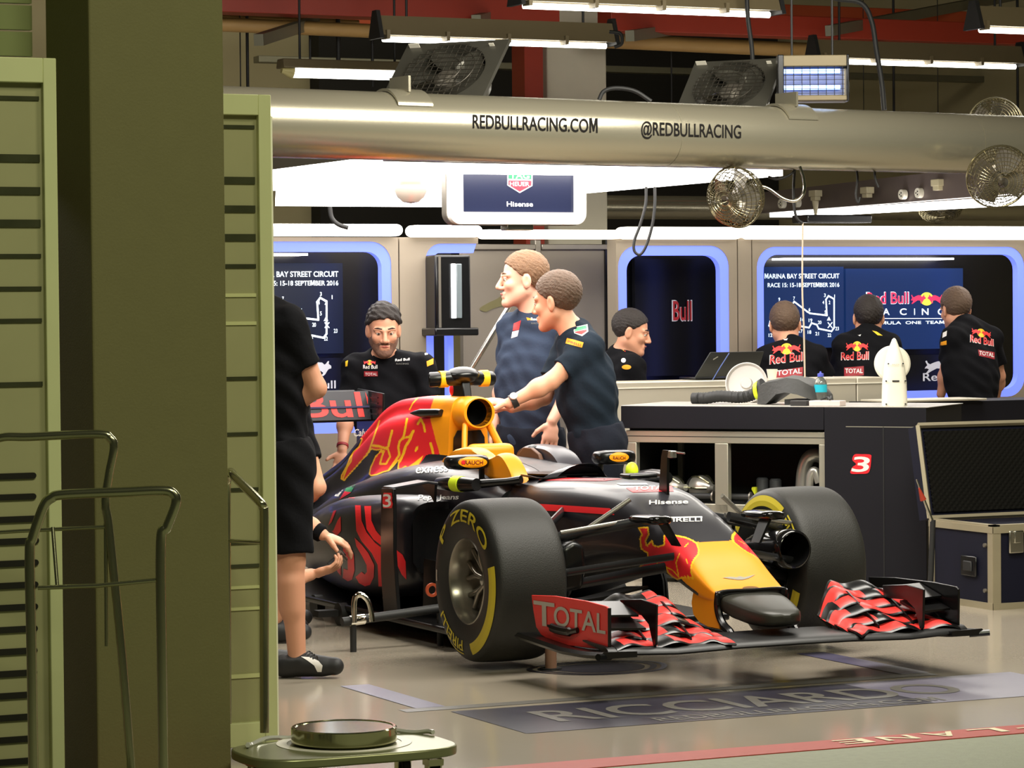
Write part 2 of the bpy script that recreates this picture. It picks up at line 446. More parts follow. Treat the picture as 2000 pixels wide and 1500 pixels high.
# dark opening in the back wall and the paler column
o = MB().box((10.9, 22.55, 2.9), (4.2, .2, 2.0)).obj('door_1', m_dark, smooth=0); tag(o, 'dark opening high in the back wall', 'opening', kind='structure')
p0 = onY(1070, 300, 18.4); p1 = onY(1186, 300, 18.4)
o = MB().box(((p0[0]+p1[0])/2, 18.6, 2.15), (p1[0]-p0[0], .4, 4.3)).obj('pillar', M('white_plaster', srgb(205, 198, 178), .85), smooth=0, bevel=.01); tag(o, 'off white square column behind the hanging monitor', 'column', kind='structure')
p0 = onY(1026, 300, 18.3); p1 = onY(1062, 300, 18.3)
o = MB().box(((p0[0]+p1[0])/2, 18.4, 2.15), (p1[0]-p0[0], .2, 4.3)).obj('trim_1', m_red, smooth=0); tag(o, 'red painted vertical post beside the white column', 'post', kind='structure')
# foreground pillar
o = MB().box((2.935, 9.07, 1.9), (.43, .46, 3.8)).obj('pillar', m_pillar, smooth=0, bevel=.006); tag(o, 'dark olive square pillar in the foreground between the glass screens', 'pillar', kind='structure')
# slatted shutter far left
mb = MB()
for i in range(26): mb.box((0.35, 9.5, 2.0+i*.085), (4.76, .03, .078))
o = mb.obj('wall_shutter', M('shutter', srgb(150, 160, 100), .6), smooth=0); tag(o, 'pale green slatted shutter behind the pillar', 'shutter', kind='structure')
# red pit line with lettering
mb = MB().box((7, 8.72, .001), (30, .17, .004))
o = mb.obj('trim_2', m_redline, smooth=0); tag(o, 'red painted line along the front of the garage', 'line', kind='structure')
mb = MB(); x = 5.93
for ch, wd in (('-', .07), ('L', .12), ('A', .13), ('N', .13), ('E', .12)):
    if ch == '-': plane_text(mb, '-', (6.07, 8.755, .003), (-1, 0, 0), (0, -1, 0), .08, .09, off=.002); continue
    plane_text(mb, ch, (x, 8.775, .003), (-1, 0, 0), (0, -1, 0), wd, .1, off=.002); x -= .18
o = mb.obj('lane_lettering', m_cream, smooth=0); tag(o, 'cream painted letters of the word LANE on the red line', 'lettering', kind='structure')
# floor graphics
def floor_poly(mb, pts, z=.0015): 
    v, f = tri_poly([pts]); mb.add([(p[0], p[1], z) for p in v], f); return mb
o = floor_poly(MB(), [(4.45, 9.45), (6.12, 9.45), (6.12, 10.1), (4.45, 10.1)]).obj('floor_panel', m_navyfloor, smooth=0); tag(o, 'dark blue floor panel with the driver name under the front wing', 'floor graphic', kind='structure')
o = floor_poly(MB(), [(6.12, 9.45), (6.9, 9.45), (6.9, 10.1), (6.12, 10.1)]).obj('floor_panel', m_navylt, smooth=0); tag(o, 'lilac floor panel right of the dark blue one', 'floor graphic', kind='structure')
mb = MB(); plane_text(mb, 'RICCIARDO', (4.68, 9.66, .001), (1, 0, 0), (0, 1, 0), 1.75, .30)
plane_text(mb, 'REDBULLRACING.COM', (5.0, 9.49, .001), (1, 0, 0), (0, 1, 0), 1.2, .10)
o = mb.obj('floor_lettering', m_greyfloor, smooth=0); tag(o, 'grey driver name lettering on the dark blue floor panel', 'lettering', kind='structure')
o = floor_poly(MB(), [(4.3, 10.16), (6.6, 10.16), (6.6, 10.24), (4.3, 10.24)]).obj('floor_stripe', m_greyfloor, smooth=0); tag(o, 'grey stripe across the floor behind the name panel', 'floor graphic', kind='structure')
m_stripe = M('indigo_floor_stripe', srgb(92, 88, 112), .3, var=.06, scale=20, spec=.35)
o = floor_poly(MB(), [(4.37, 10.24), (4.49, 10.24), (4.49, 10.99), (4.37, 10.99)], .002).obj('floor_stripe', m_stripe, smooth=0); tag(o, 'lilac floor stripe in front of the standing man', 'floor graphic', kind='structure')
o = floor_poly(MB(), [(6.48, 10.24), (6.61, 10.24), (6.61, 11.07), (6.48, 11.07)], .002).obj('floor_stripe', m_stripe, smooth=0); tag(o, 'lilac floor stripe right of the nose of the car', 'floor graphic', kind='structure')
mb = MB()
for r0, r1 in ((.30, .275), (.255, .225), (.20, .005)):
    n = 40; c = V(5.53, 11.03)
    a = [V(c[0]+r0*cos(t)*(1+.06*sin(3*t)), c[1]+.78*r0*sin(t), .002) for t in np.linspace(0, 2*pi, n, endpoint=False)]
    b = [V(c[0]+r1*cos(t)*(1+.06*sin(3*t)), c[1]+.78*r1*sin(t), .002) for t in np.linspace(0, 2*pi, n, endpoint=False)]
    mb.loft([a, b], False)
o = mb.obj('floor_badge', m_blackfloor, smooth=0); tag(o, 'round dark ringed emblem on the floor under the wing end plate', 'floor graphic', kind='structure')
# ------------------------------------------------------------------ structure overhead
def along(y, px0, px1, py0, py1):  # two points on the plane Y=y
    return onY(px0, py0, y), onY(px1, py1, y)
m_pipe = M('lagged_pipe', srgb(176, 140, 84), .5, var=.15, scale=6)
m_duct = M('galvanised', srgb(130, 128, 110), .4, .5, var=.1)
m_orange = M('orange_steel', srgb(168, 70, 34), .5, var=.1)
def beam(name, a, b, hz, hy, mat, label):
    a = V(*a); b = V(*b); z = (a[2]+b[2])/2
    o = MB().box(((a[0]+b[0])/2, a[1], z), (abs(b[0]-a[0]), hy, hz)).obj(name, mat, smooth=0, bevel=.005); return tag(o, label, 'beam', kind='structure')
a, b = along(17.6, 300, 1080, -8, 28); beam('beam', a, b, .16, .2, m_red, 'red steel beam above the pipes on the left')
a, b = along(19.8, 300, 1100, 22, 62); beam('beam', a, b, .14, .2, m_orange, 'orange beam further back above the left pipes')
a, b = along(17.6, 1180, 2100, 34, 80); beam('beam', a, b, .14, .2, m_red, 'red steel beam above the insect lamp')
a, b = along(18.8, 1180, 2100, 8, 50); beam('beam', a, b, .1, .2, m_orange, 'orange beam further back on the right')
a, b = along(21.4, 500, 2100, 108, 168); beam('beam', a, b, .05, .12, m_duct, 'grey cable tray along the back wall')
for i, (x0, y0, x1, y1, lb) in enumerate([(505, 78, 730, 6, 'grey slanting brace below the left red beam'), (930, 40, 1060, 5, 'grey slanting brace right of the first batten lamp'), (1230, 70, 1500, 30, 'grey slanting brace over the middle pipes'), (1620, 60, 1990, -10, 'grey slanting brace over the insect lamp')]):
    a = onY(x0, y0, 17.2); b = onY(x1, y1, 19.6)
    o = MB().box((a+b)/2, (np.linalg.norm(b-a), .06, .07), ax=b-a, az=np.cross(nrm(b-a), nrm(np.cross((0, 0, 1), b-a)))).obj('brace', m_duct, smooth=0); tag(o, lb, 'brace', kind='structure')
for x0, y0, x1, y1, r, lb in [(300, 42, 760, 62, .045, 'thick lagged pipe on the left under the red beam'), (1150, 78, 1570, 98, .05, 'thick lagged pipe behind the second box fan'), (1040, 66, 1600, 90, .02, 'thin brown pipe above the lagged pipe'), (300, 30, 700, 45, .02, 'thin brown pipe on the far left')]:
    a, b = along(18.0 if r > .03 else 18.3, x0, x1, y0, y1)
    o = MB().cyl(a, b, r).obj('pipe', m_pipe, bevel=0); tag(o, lb, 'pipe', 'ceiling pipes')
# hanging rods
m_blk = M('black_rubber', srgb(24, 24, 24), .6)
for x, y0, y1, w_, lb in [(470, 50, 158, .008, 'thin black hanger rod nearest the pillar'), (484, 60, 162, .02, 'thick black hanger rod left of the diffuser lamp'), (606, 62, 118, .016, 'black hanger rod over the left end of the diffuser lamp'), (661, 64, 121, .03, 'twin black hanger rod over the diffuser lamp'), (728, 80, 155, .02, 'black hanger rod left of the first box fan'), (1687, 130, 205, .006, 'thin hanger wire right of the insect lamp'), (1746, 130, 216, .018, 'black hanger rod under the right batten lamp'), (1832, 140, 212, .006, 'thin hanger wire with end plate'), (1988, 130, 228, .02, 'black hanger rod at the right edge'), (1312, 100, 200, .012, 'black hanger rod left of the second box fan')]:
    b = onY(x, y1+14, 18.25); a = V(b[0], b[1], 4.32)
    o = MB().cyl(a, b, w_*.5).obj('hanger_rod', m_blk); tag(o, lb, 'rod', 'ceiling hanger rods')
# ------------------------------------------------------------------ front gantry tube
m_silver = M('silver_paint', srgb(178, 172, 150), .26, .75, var=.03, scale=3)
ta = V(4.55-.988*1.5, 12.22-.156*1.5, 2.282); tb = V(4.55+.988*5.4, 12.22+.156*5.4, 2.282)
RT = .150

g = thing('overhead_gantry', 'big silver tube gantry with black web address hanging over the nose of the car', 'gantry', ((ta+tb)/2))
mb = MB().cyl(ta, tb, RT, n=64); tube_bvh = mb.bvh(); mb.obj('tube', m_silver, g)
for t in (.12, .525, .80):
    p = ta+(tb-ta)*t; d = nrm(tb-ta); MB().cyl(p-d*.0012, p+d*.0012, RT+.0008, n=64, cap=False).obj('seam', M('seam_dark', srgb(110, 104, 84), .5), g)
mt_l = M('black_lettering', srgb(18, 16, 15), .8, spec=.15)
mb = MB(); wrap_text(mb, 'REDBULLRACING.COM', 923, 250, 244, 27, tube_bvh, dx=(244, 9), dy=(0, -1), spacing=1.0); mb.obj('lettering', mt_l, g)
mb = MB(); wrap_text(mb, '@REDBULLRACING', 1252, 263, 195, 26, tube_bvh, dx=(195, 7), dy=(0, -1)); mb.obj('lettering', mt_l, g)
m_steel = M('brushed_steel', srgb(190, 188, 176), .25, 1, var=.05)
m_chrome = M('chrome', srgb(225, 222, 210), .08, 1, var=0)
for px in (790, 1530):   # saddle brackets on top of the tube
    y0 = 175 if px < 1000 else 210
    p = at(px, y0, 13.3 if px < 1000 else 14.6); 
    t = (p[0]-ta[0])/(tb[0]-ta[0]); q = ta+(tb-ta)*t; d = nrm(tb-ta); n = nrm(np.cross((0, 0, 1), d))
    secs = []
    for a in np.linspace(-1.0, .9, 14):
        c = q+V(0, 0, 1)*cos(a)*(RT+.004)-n*sin(-a)*(RT+.004)
        secs.append([c-d*.09, c+d*.09, c+d*.09+V(0, 0, .012), c-d*.09+V(0, 0, .012)])
    mb = MB().loft(secs)
    mb.box(q+V(0, 0, RT+.035), (.012, .16, .07), ax=d); mb.obj('bracket', m_silver, g, smooth=40)
# side beams, rear tube and lighting panels of the gantry
m_lit = M('light_panel', (1, 1, 1), .5, emit=(1, .96, .90), es=7.5)
m_frame = M('grey_metal', srgb(128, 122, 112), .35, .6, var=.05)
def lamp_panel(pts, z, label, th=.03, rim=.02):
    c = np.mean([V(p[0], p[1], z) for p in pts], 0)
    o = thing('ceiling_light', label, 'light', c, 'white light panels above the car')
    mb = MB(); mb.add([(p[0], p[1], z) for p in pts]+[(p[0], p[1], z+th) for p in pts], [tuple(range(len(pts))[::-1])]+[(i, (i+1) % len(pts), (i+1) % len(pts)+len(pts), i+len(pts)) for i in range(len(pts))])
    mb.obj('diffuser', m_lit, o, smooth=0)
    mb = MB(); mb.add([(p[0], p[1], z+th) for p in pts]+[(p[0], p[1], z+th+.06) for p in pts], [tuple(range(len(pts))[::-1]), tuple(range(len(pts), 2*len(pts)))]+[(i, (i+1) % len(pts), (i+1) % len(pts)+len(pts), i+len(pts)) for i in range(len(pts))])
    mb.obj('housing', m_frame, o, smooth=0)
lamp_panel([(5.10, 12.52), (5.21, 12.52), (5.29, 14.2), (5.10, 13.9)], 2.12, 'narrow white light strip left of the big overhead panel')
lamp_panel([(5.27, 12.75), (7.58, 13.05), (7.62, 15.33), (5.72, 15.33), (5.32, 14.3)], 2.12, 'large white luminous panel above the car behind the tube')
lamp_panel([(5.9, 15.72), (7.62, 15.72), (7.75, 17.6), (6.6, 17.6)], 2.12, 'rear white luminous panel beyond the thin grey crossbar')
lamp_panel([(10.88, 15.0), (11.55, 15.0), (11.3, 19.2), (11.04, 19.2)], 2.12, 'long white light strip on the right beam')
o = thing('gantry_beam', 'purple grey gantry beam with power sockets above the right light strip', 'beam', (10.95, 17, 2.15))
MB().add([(10.75, 15, 2.16), (11.0, 19.3, 2.15), (11.0, 19.3, 2.30), (10.75, 15, 2.36), (11.4, 15, 2.16), (11.4, 19.3, 2.15), (11.4, 19.3, 2.30), (11.4, 15, 2.36)], [(0, 1, 2, 3), (7, 6, 5, 4), (0, 3, 7, 4), (1, 5, 6, 2), (3, 2, 6, 7), (0, 4, 5, 1)]).obj('fascia', M('mauve_metal', srgb(112, 100, 98), .4, .4), o, smooth=0)
for x, y in [(1532, 398), (1561, 396), (1768, 380), (1800, 377)]:
    p = onX(x, y, 10.86)
    mb = MB().cyl(p-V(.0, 0, 0), p-V(.035, 0, 0), .033, n=20); 
    so = mb.obj('socket', M('white_plastic', srgb(225, 220, 205), .4), o)
    mb = MB()
    for k in range(3): mb.cyl(p+V(-.035, .012*cos(k*2.1), .012*sin(k*2.1)), p+V(-.038, .012*cos(k*2.1), .012*sin(k*2.1)), .005, n=8)
    mb.obj('pin_hole', m_blk, so)
for x, y in [(1600, 378), (1701, 372), (1840, 357)]:
    p = onX(x, y, 10.86); mb = MB().box(p-V(.03, 0, 0), (.06, .09, .045)).box(p-V(.03, 0, .035), (.045, .065, .03))
    if x == 1600: mb.cyl(p-V(.03, 0, .05), p-V(.03, 0, .16), .025, .008)
    mb.obj('connector', M('cream_plastic', srgb(190, 180, 150), .5), o, bevel=.004)
a, b = along(19.42, 1080, 2100, 400, 414)
o = MB().cyl(V(a[0], a[1], (a[2]+b[2])/2), V(b[0], a[1], (a[2]+b[2])/2), .085, n=32).obj('gantry_tube', m_silver); tag(o, 'thinner silver gantry tube at the rear above the partition', 'tube')
o = MB().box((6.5, 15.52, 2.17), (2.6, .14, .06)).obj('gantry_crossbar', m_frame, bevel=.01); tag(o, 'thin grey crossbar between the two luminous panels', 'beam')
# warning lamp under the panel
o = thing('warning_lamp', 'silver dome lamp with red glow under the left light panel', 'lamp', at(802, 378, 15.3))
p = at(802, 362, 15.3)
MB().lathe(p, (0, 0, -1), [(0, .001), (0, .083), (.03, .083), (.06, .068), (.085, .04), (.092, .001)], 40).obj('dome', M('silver_dome', srgb(200, 190, 178), .3, .3), o)
MB().cyl(p, p+V(0, 0, .09), .06).obj('mount', m_frame, o)
# ------------------------------------------------------------------ partition wall with blue light frames
PY = 16.5
m_part = M('partition_silver', srgb(158, 146, 130), .38, .35, var=.07, scale=2.5)
m_strip = M('strip_white', (1, 1, 1), .5, emit=(1, .94, .80), es=2.2)
m_blue = M('blue_led', (.1, .15, .9), .5, emit=(.16, .215, .93), es=1.1)
m_black = M('black_gloss', srgb(12, 12, 14), .25)
m_screen = M('screen_black', srgb(10, 11, 16), .2)
def rr(x0, x1, z0, z1, r, n=7):
    p = []
    for cx_, cz_, a0 in ((x1-r, z0+r, -pi/2), (x1-r, z1-r, 0), (x0+r, z1-r, pi/2), (x0+r, z0+r, pi)):
        for k in range(n+1): a = a0+pi/2*k/n; p.append((cx_+r*cos(a), cz_+r*sin(a)))
    return p
def X_at(px, py=600): return float(onY(px, py, PY)[0])
def Z_at(px, py): return float(onY(px, py, PY)[2])
def frame_solid(mb, outer, inner, y0, y1):
    n = len(outer); f = lambda q, y: [V(p[0], y, p[1]) for p in q]
    mb.loft([f(outer, y0), f(outer, y1), f(inner, y1), f(inner, y0), f(outer, y0)], False)
def partition(name, x0, x1, label, window=None, z1=1.9):
    o = thing('partition_wall', label, 'partition', ((x0+x1)/2, PY, 0), None)
    o['kind'] = 'structure'
    mb = MB()
    if window:
        wx0, wx1, wz0, wz1 = window
        n = 7; outer = rr(x0, x1, 0, z1, .012); inner = rr(wx0, wx1, wz0, wz1, .13)
        frame_solid(mb, outer, inner, PY, PY+.12)
    else: mb.box(((x0+x1)/2, PY+.06, z1/2), (x1-x0, .12, z1))
    mb.obj('panel', m_part, o, smooth=35)
    return o
def led(o, wx0, wx1, wz0, wz1, wd, r=.13):
    mb = MB(); frame_solid(mb, rr(wx0, wx1, wz0, wz1, r), rr(wx0+wd, wx1-wd, wz0+wd, wz1-wd, r-wd*.6), PY+.005, PY+.06)
    mb.obj('light_frame', m_blue, o, smooth=50)
def strip(x0, x1, label, z0=1.905, z1=1.985, y=None):
    o = MB().box(((x0+x1)/2, PY-.02, (z0+z1)/2), (x1-x0, .16, z1-z0)).obj('light_strip', m_strip, bevel=.035, seg=4); tag(o, label, 'light strip', 'white light strips along the top of the partition')
xs = {k: X_at(k) for k in (380, 400, 765, 780, 832, 900, 935, 1205, 1212, 1225, 1420, 1440, 1469, 1481, 1990, 2060)}
o = partition('p', xs[380]-.4, xs[780]-.004, 'silver partition section with the blue lit window on the left', (xs[380]-.3, X_at(765), .75, Z_at(765, 472)))
led(o, xs[380]-.3, X_at(765), .75, Z_at(765, 472), .06)
o = thing('partition_wall', 'silver partition section with an open narrow blue lit window and tube unit', 'partition', (X_at(810), PY, 0)); o['kind'] = 'structure'
za_, zb_ = 1.9, Z_at(880, 476); xa, xb, xc = X_at(780)+.004, X_at(832), X_at(935)
pts = [(xa, 0), (xb, 0), (xb, zb_-.10)]+[(xb+.10-.10*cos(a), zb_-.10+.10*sin(a)) for a in np.linspace(.2, pi/2, 7)]+[(xc, zb_), (xc, za_), (xa, za_)]
MB().prism([(a, PY, b) for a, b in pts], (0, .12, 0)).obj('panel', m_part, o, smooth=35)
ou = [(xb, .5), (xb, zb_-.10)]+[(xb+.10-.10*cos(a), zb_-.10+.10*sin(a)) for a in np.linspace(.2, pi/2, 7)]+[(xc-.01, zb_)]
inn = [(xc-.03, zb_-.055)]+[(xb+.095-.045*cos(a), zb_-.10+.045*sin(a)) for a in np.linspace(pi/2, .2, 7)]+[(xb+.05, zb_-.10), (xb+.05, .5)]
MB().prism([(a, PY+.005, b) for a, b in ou+inn], (0, .055, 0)).obj('light_frame', m_blue, o, smooth=0)
x0_, x1_ = X_at(874), X_at(886); MB().box(((x0_+x1_)/2, PY+.03, 1.15), (x1_-x0_, .06, .7)).obj('light_frame', m_blue, o, bevel=.008)
o = partition('p', X_at(1204), X_at(1440), 'silver partition section with the blue lit window showing half a red logo', (X_at(1208), X_at(1424), .75, Z_at(1300, 480)))
led(o, X_at(1208), X_at(1424), .75, Z_at(1300, 480), .06)
o = partition('p', X_at(1442), X_at(1468), 'narrow silver upright between the two blue windows on the right')
o = partition('p', X_at(1470), xs[2060], 'wide silver partition section with the big blue lit window on the right', (X_at(1479), X_at(2001), Z_at(1990, 774), Z_at(1700, 482)))
led(o, X_at(1479), X_at(2001), Z_at(1990, 774), Z_at(1700, 482), .05)
# recessed grey panels in the middle
PR = 17.1
mg = M('panel_grey', srgb(124, 116, 104), .55, .2, var=.05, scale=4)
for x0, x1, lb in [(900, 1040, 'grey recessed partition panel behind the two men, left one'), (1052, 1203, 'grey recessed partition panel behind the two men, right one')]:
    a = onY(x0, 480, PR); b = onY(x1, 480, PR); o = thing('partition_wall', lb, 'partition', ((a[0]+b[0])/2, PR, 0)); o['kind'] = 'structure'
    MB().box(((a[0]+b[0])/2, PR, .93), (b[0]-a[0], .05, 1.86)).obj('panel', mg, o, smooth=0)
    MB().box(((a[0]+b[0])/2, PR-.02, 1.855), (b[0]-a[0], .06, .035)).obj('top_rail', m_frame, o, bevel=.005)
    if x0 == 900:
        g0 = onY(965, 590, PR-.03); mb = MB()
        v, f = tri_poly([curve_px([(-.10, -.04), (-.04, -.005), (.02, .02), (.07, .05), (.10, .03), (.08, -.02), (.03, -.03), (-.02, -.045), (-.06, -.06)])])
        mb.add([g0+V(p[0], 0, p[1]) for p in v], f); mb.obj('stain', M('olive_stain', srgb(104, 98, 62), .7), o, smooth=0)
a = onY(1046, 480, PR); o = MB().box((a[0], PR, .95), (.04, .08, 1.9)).obj('trim_3', m_frame, bevel=.005); tag(o, 'grey post between the recessed panels', 'post', kind='structure')
# white strips on top (separate lamps, with the gaps of the photo)
strip(xs[380]-.4, X_at(779), 'white light strip over the left blue window', 1.905, 1.975)
strip(X_at(797), X_at(934), 'short white light strip with rounded right end over the narrow window', 1.9, 1.97)
strip(X_at(938), X_at(1206), 'thin white light strip over the recessed grey panels', 1.89, 1.945)
strip(X_at(1207), X_at(1439), 'white light strip over the window with half a red logo', 1.89, 1.965)
strip(X_at(1448), xs[2060], 'long white light strip over the big right window', 1.89, 1.975)
# rooms behind the windows: dark back panels with screens
BYK = 17.0
def bp(px, py): return onY(px, py, BYK)
def backing(px0, px1, label):
    a = bp(px0, 480); b = bp(px1, 480)
    o = MB().box(((a[0]+b[0])/2, BYK+.08, .95), (b[0]-a[0], .05, 1.9)).obj('wall_recess', m_black, smooth=0); tag(o, label, 'panel', kind='structure')
    MB
backing(330, 800, 'black back panel inside the left window'); backing(800, 888, 'black back panel inside the narrow window')
backing(1190, 1460, 'black back panel inside the half logo window'); backing(1462, 2080, 'black back panel inside the big right window')
m_navy = M('screen_navy', srgb(14, 28, 60), .3, emit=srgb(22, 46, 92), es=.8)
m_navyd = M('screen_navy_dim', srgb(8, 13, 26), .3, emit=srgb(12, 22, 44), es=.7)
m_wht = M('screen_white', (1, 1, 1), .5, emit=srgb(205, 235, 250), es=1.0)
m_pink = M('screen_red', srgb(214, 40, 74), .5, emit=srgb(214, 48, 90), es=.8)
m_yel = M('screen_yellow', srgb(226, 214, 60), .5, emit=srgb(220, 214, 70), es=.9)
def screen(px0, px1, py0, py1, label, mat=None, name='wall_screen'):
    a = bp(px0, py1); b = bp(px1, py0); o = thing(name, label, 'screen', ((a[0]+b[0])/2, BYK, a[2]))
    MB().box(((a[0]+b[0])/2, BYK+.01, (a[2]+b[2])/2), (b[0]-a[0], .04, b[2]-a[2])).obj('display', mat or m_navy, o, smooth=0)
    return o
def scr_text(mb, body, px, py, w_, h_, slant=0, off=.015, y=None):
    o = bp(px, py); e = bp(px+w_, py); t = bp(px, py-h_)
    plane_text(mb, body, V(o[0], BYK-.012, o[2]), (1, 0, 0), (0, 0, 1), e[0]-o[0], t[2]-o[2], slant, off=.004)
def scr_line(mb, pts, wpx, close=False):
    P = [V(*bp(*p)) for p in pts]; w_ = wpx*.00325/2
    if close: P.append(P[0])
    for a, b in zip(P[:-1], P[1:]):
        d = nrm(b-a); n = V(-d[2], 0, d[0])*w_; q = V(0, -.014, 0)
        a = a-d*w_*.6; b = b+d*w_*.6
        mb.add([V(p[0], BYK-.014, p[2]) for p in (a-n, b-n, b+n, a+n)], [(0, 1, 2, 3)])
def scr_poly(mb, pts, off=.014):
    v, f = tri_poly([pts]); mb.add([V(*onY(p[0], p[1], BYK-off)) for p in v], f)
TRK = [(1512, 655), (1500, 636), (1503, 624), (1523, 592), (1533, 602), (1540, 605), (1549, 589), (1575, 609), (1580, 612), (1613, 616), (1612, 600), (1611, 585), (1616, 578), (1627, 584), (1627, 640), (1622, 647), (1597, 642), (1593, 634), (1583, 631), (1578, 640), (1561, 637), (1558, 628)]
def circuit(dx, names, px0):
    pass
s1 = screen(1484, 1646, 521, 681, 'navy screen with the white circuit map in the right window')
mb = MB(); scr_text(mb, 'MARINA BAY STREET CIRCUIT', 1491, 544, 146, 9.5); scr_text(mb, 'RACE 15: 15-18 SEPTEMBER 2016', 1497, 561, 140, 8.5); mb.obj('lettering', m_wht, s1, smooth=0)
mb = MB(); scr_line(mb, TRK, 3.2); mb.obj('circuit_line', m_wht, s1, smooth=0)
mb = MB()
for t, x, y in [('9', 1518, 588), ('7', 1547, 586), ('8', 1534, 598), ('6', 1577, 608), ('3', 1607, 580), ('1', 1627, 582), ('2', 1616, 594), ('4', 1604, 594), ('5', 1608, 613), ('16', 1561, 627), ('19', 1577, 629), ('20', 1595, 633), ('18', 1575, 652), ('21', 1590, 655), ('22', 1614, 658), ('23', 1629, 645), ('12', 1499, 658), ('17', 1558, 650)]:
    scr_text(mb, t, x, y, 1.3 if t == '1' else 3.2*len(t)+.6*(len(t)-1), 7)
scr_poly(mb, [(1619, 618), (1623, 626), (1615, 626)]); scr_line(mb, [(1615, 630), (1623, 640)], 2); scr_line(mb, [(1623, 630), (1615, 640)], 2)
mb.obj('lettering', m_wht, s1, smooth=0)
s2 = screen(1651, 1879, 524, 684, 'navy screen with team logo in the right window')
def emblem(put, cx_, cy_, w_, h_):
    """two bulls and a sun: returns polygons red, yellow in the given frame"""
    L = [(cx_-w_/2+p[0]*w_*.47, cy_+h_*.42-p[1]*h_*.9) for p in BULL]; Rr = [(2*cx_-p[0], p[1]) for p in L]
    sun = [(cx_+.21*w_*cos(t), cy_+.03*h_-.62*h_*sin(t)*.8) for t in np.linspace(0, 2*pi, 28, endpoint=False)]
    return L, Rr, sun
L, R2, sun = emblem(None, 1810, 583, 62, 26)
mb = MB(); scr_poly(mb, sun, .014); mb.obj('sun', m_yel, s2, smooth=0)
mb = MB(); scr_poly(mb, L, .017); scr_poly(mb, R2, .017); mb.obj('bulls', m_pink, s2, smooth=0)
mb = MB(); scr_text(mb, 'Red Bull', 1689, 594, 84, 25); mb.obj('lettering_outline', m_wht, s2, smooth=0)
mb = MB(); scr_text(mb, 'Red Bull', 1690.5, 593, 81, 23, off=.01)
for q in mb.v: pass
mb.v = [(q[0], q[1]-.004, q[2]) for q in mb.v]; mb.obj('lettering', m_pink, s2, smooth=0)
mb = MB()
for t, x in (('R', 1690), ('A', 1722), ('C', 1755), ('I', 1783), ('N', 1798), ('G', 1829)): scr_text(mb, t, x, 615, 13 if t != 'I' else 1.6, 13)
scr_line(mb, [(1690, 622), (1843, 622)], 1.2); scr_text(mb, 'FORMULA  ONE  TEAM', 1690, 634, 152, 6); mb.obj('lettering', m_wht, s2, smooth=0)
# left window: the same map, dimmer
s3 = screen(400, 668, 514, 694, 'dark navy screen with the circuit map seen past the glass screen', m_navyd)
mb = MB(); scr_text(mb, 'MARINA BAY STREET CIRCUIT', 486, 541, 173, 11); scr_text(mb, 'RACE 15: 15-18 SEPTEMBER 2016', 494, 558, 165, 9.5); mb.obj('lettering', m_wht, s3, smooth=0)
T2 = [(1512+(x-1512)*1.15-1512+510-32+26, 545+(y-545)*1.13-.5) for x, y in TRK]
mb = MB(); scr_line(mb, T2, 3.6); mb.obj('circuit_line', m_wht, s3, smooth=0)
mb = MB()
for t, x, y in [('7', 549, 587), ('6', 585, 610), ('3', 623, 578), ('1', 646, 584), ('2', 632, 595), ('4', 619, 595), ('5', 623, 616), ('20', 608, 638), ('21', 602, 662), ('22', 631, 665), ('23', 650, 650), ('9', 590, 633)]:
    scr_text(mb, t, x, y, 1.5 if t == '1' else 3.6*len(t), 8)
scr_poly(mb, [(637, 618), (641, 627), (632, 627)]); scr_line(mb, [(633, 630), (641, 640)], 2); scr_line(mb, [(641, 630), (633, 640)], 2)
mb.obj('lettering', m_wht, s3, smooth=0)
m_logow = M('logo_white', srgb(214, 214, 214), .5)
# lower logo panels: white bull and word on black
def logo_panel(px0, px1, py0, py1, label, bx, by, bw, bh, tx, ty, tw, th):
    o = screen(px0, px1, py0, py1, label, m_black, 'logo_panel')
    mb = MB(); scr_poly(mb, [(bx+p[0]*bw, by-p[1]*bh) for p in BULL]); scr_text(mb, 'Red Bull', tx, ty, tw, th); mb.obj('logo', m_logow, o, smooth=0)
logo_panel(470, 700, 698, 775, 'black panel with white bull logo behind the bearded man', 595, 737, 52, 40, 560, 760, 94, 16)
logo_panel(1770, 1975, 690, 768, 'black panel with white bull logo beside the rightmost man', 1806, 730, 52, 33, 1800, 744, 92, 16)
# half red logo reflected in window
o = screen(1240, 1415, 505, 735, 'black glass panel with half a red and white logo in the window', m_black, 'logo_panel')
mb = MB(); scr_text(mb, 'Bull', 1310, 627, 40, 43); mb.obj('lettering_outline', m_logow, o, smooth=0)
mb = MB(); scr_text(mb, 'Bull', 1312, 625, 36, 39); mb.v = [(q[0], q[1]-.004, q[2]) for q in mb.v]; mb.obj('lettering', M('logo_red', srgb(170, 30, 34), .5), o, smooth=0)
# ceiling lights inside the windows
for x0, y0, x1, y1, lb in [(1520, 505, 1850, 507, 'thin white lamp inside the right window'), (500, 496, 592, 499, 'thin white lamp inside the left window')]:
    a = onY(x0, y0, 16.97); b = onY(x1, y1, 16.97)
    o = MB().box((a+b)/2, (b[0]-a[0], .16, .012)).obj('lamp_strip', m_lit, smooth=0); tag(o, lb, 'lamp')
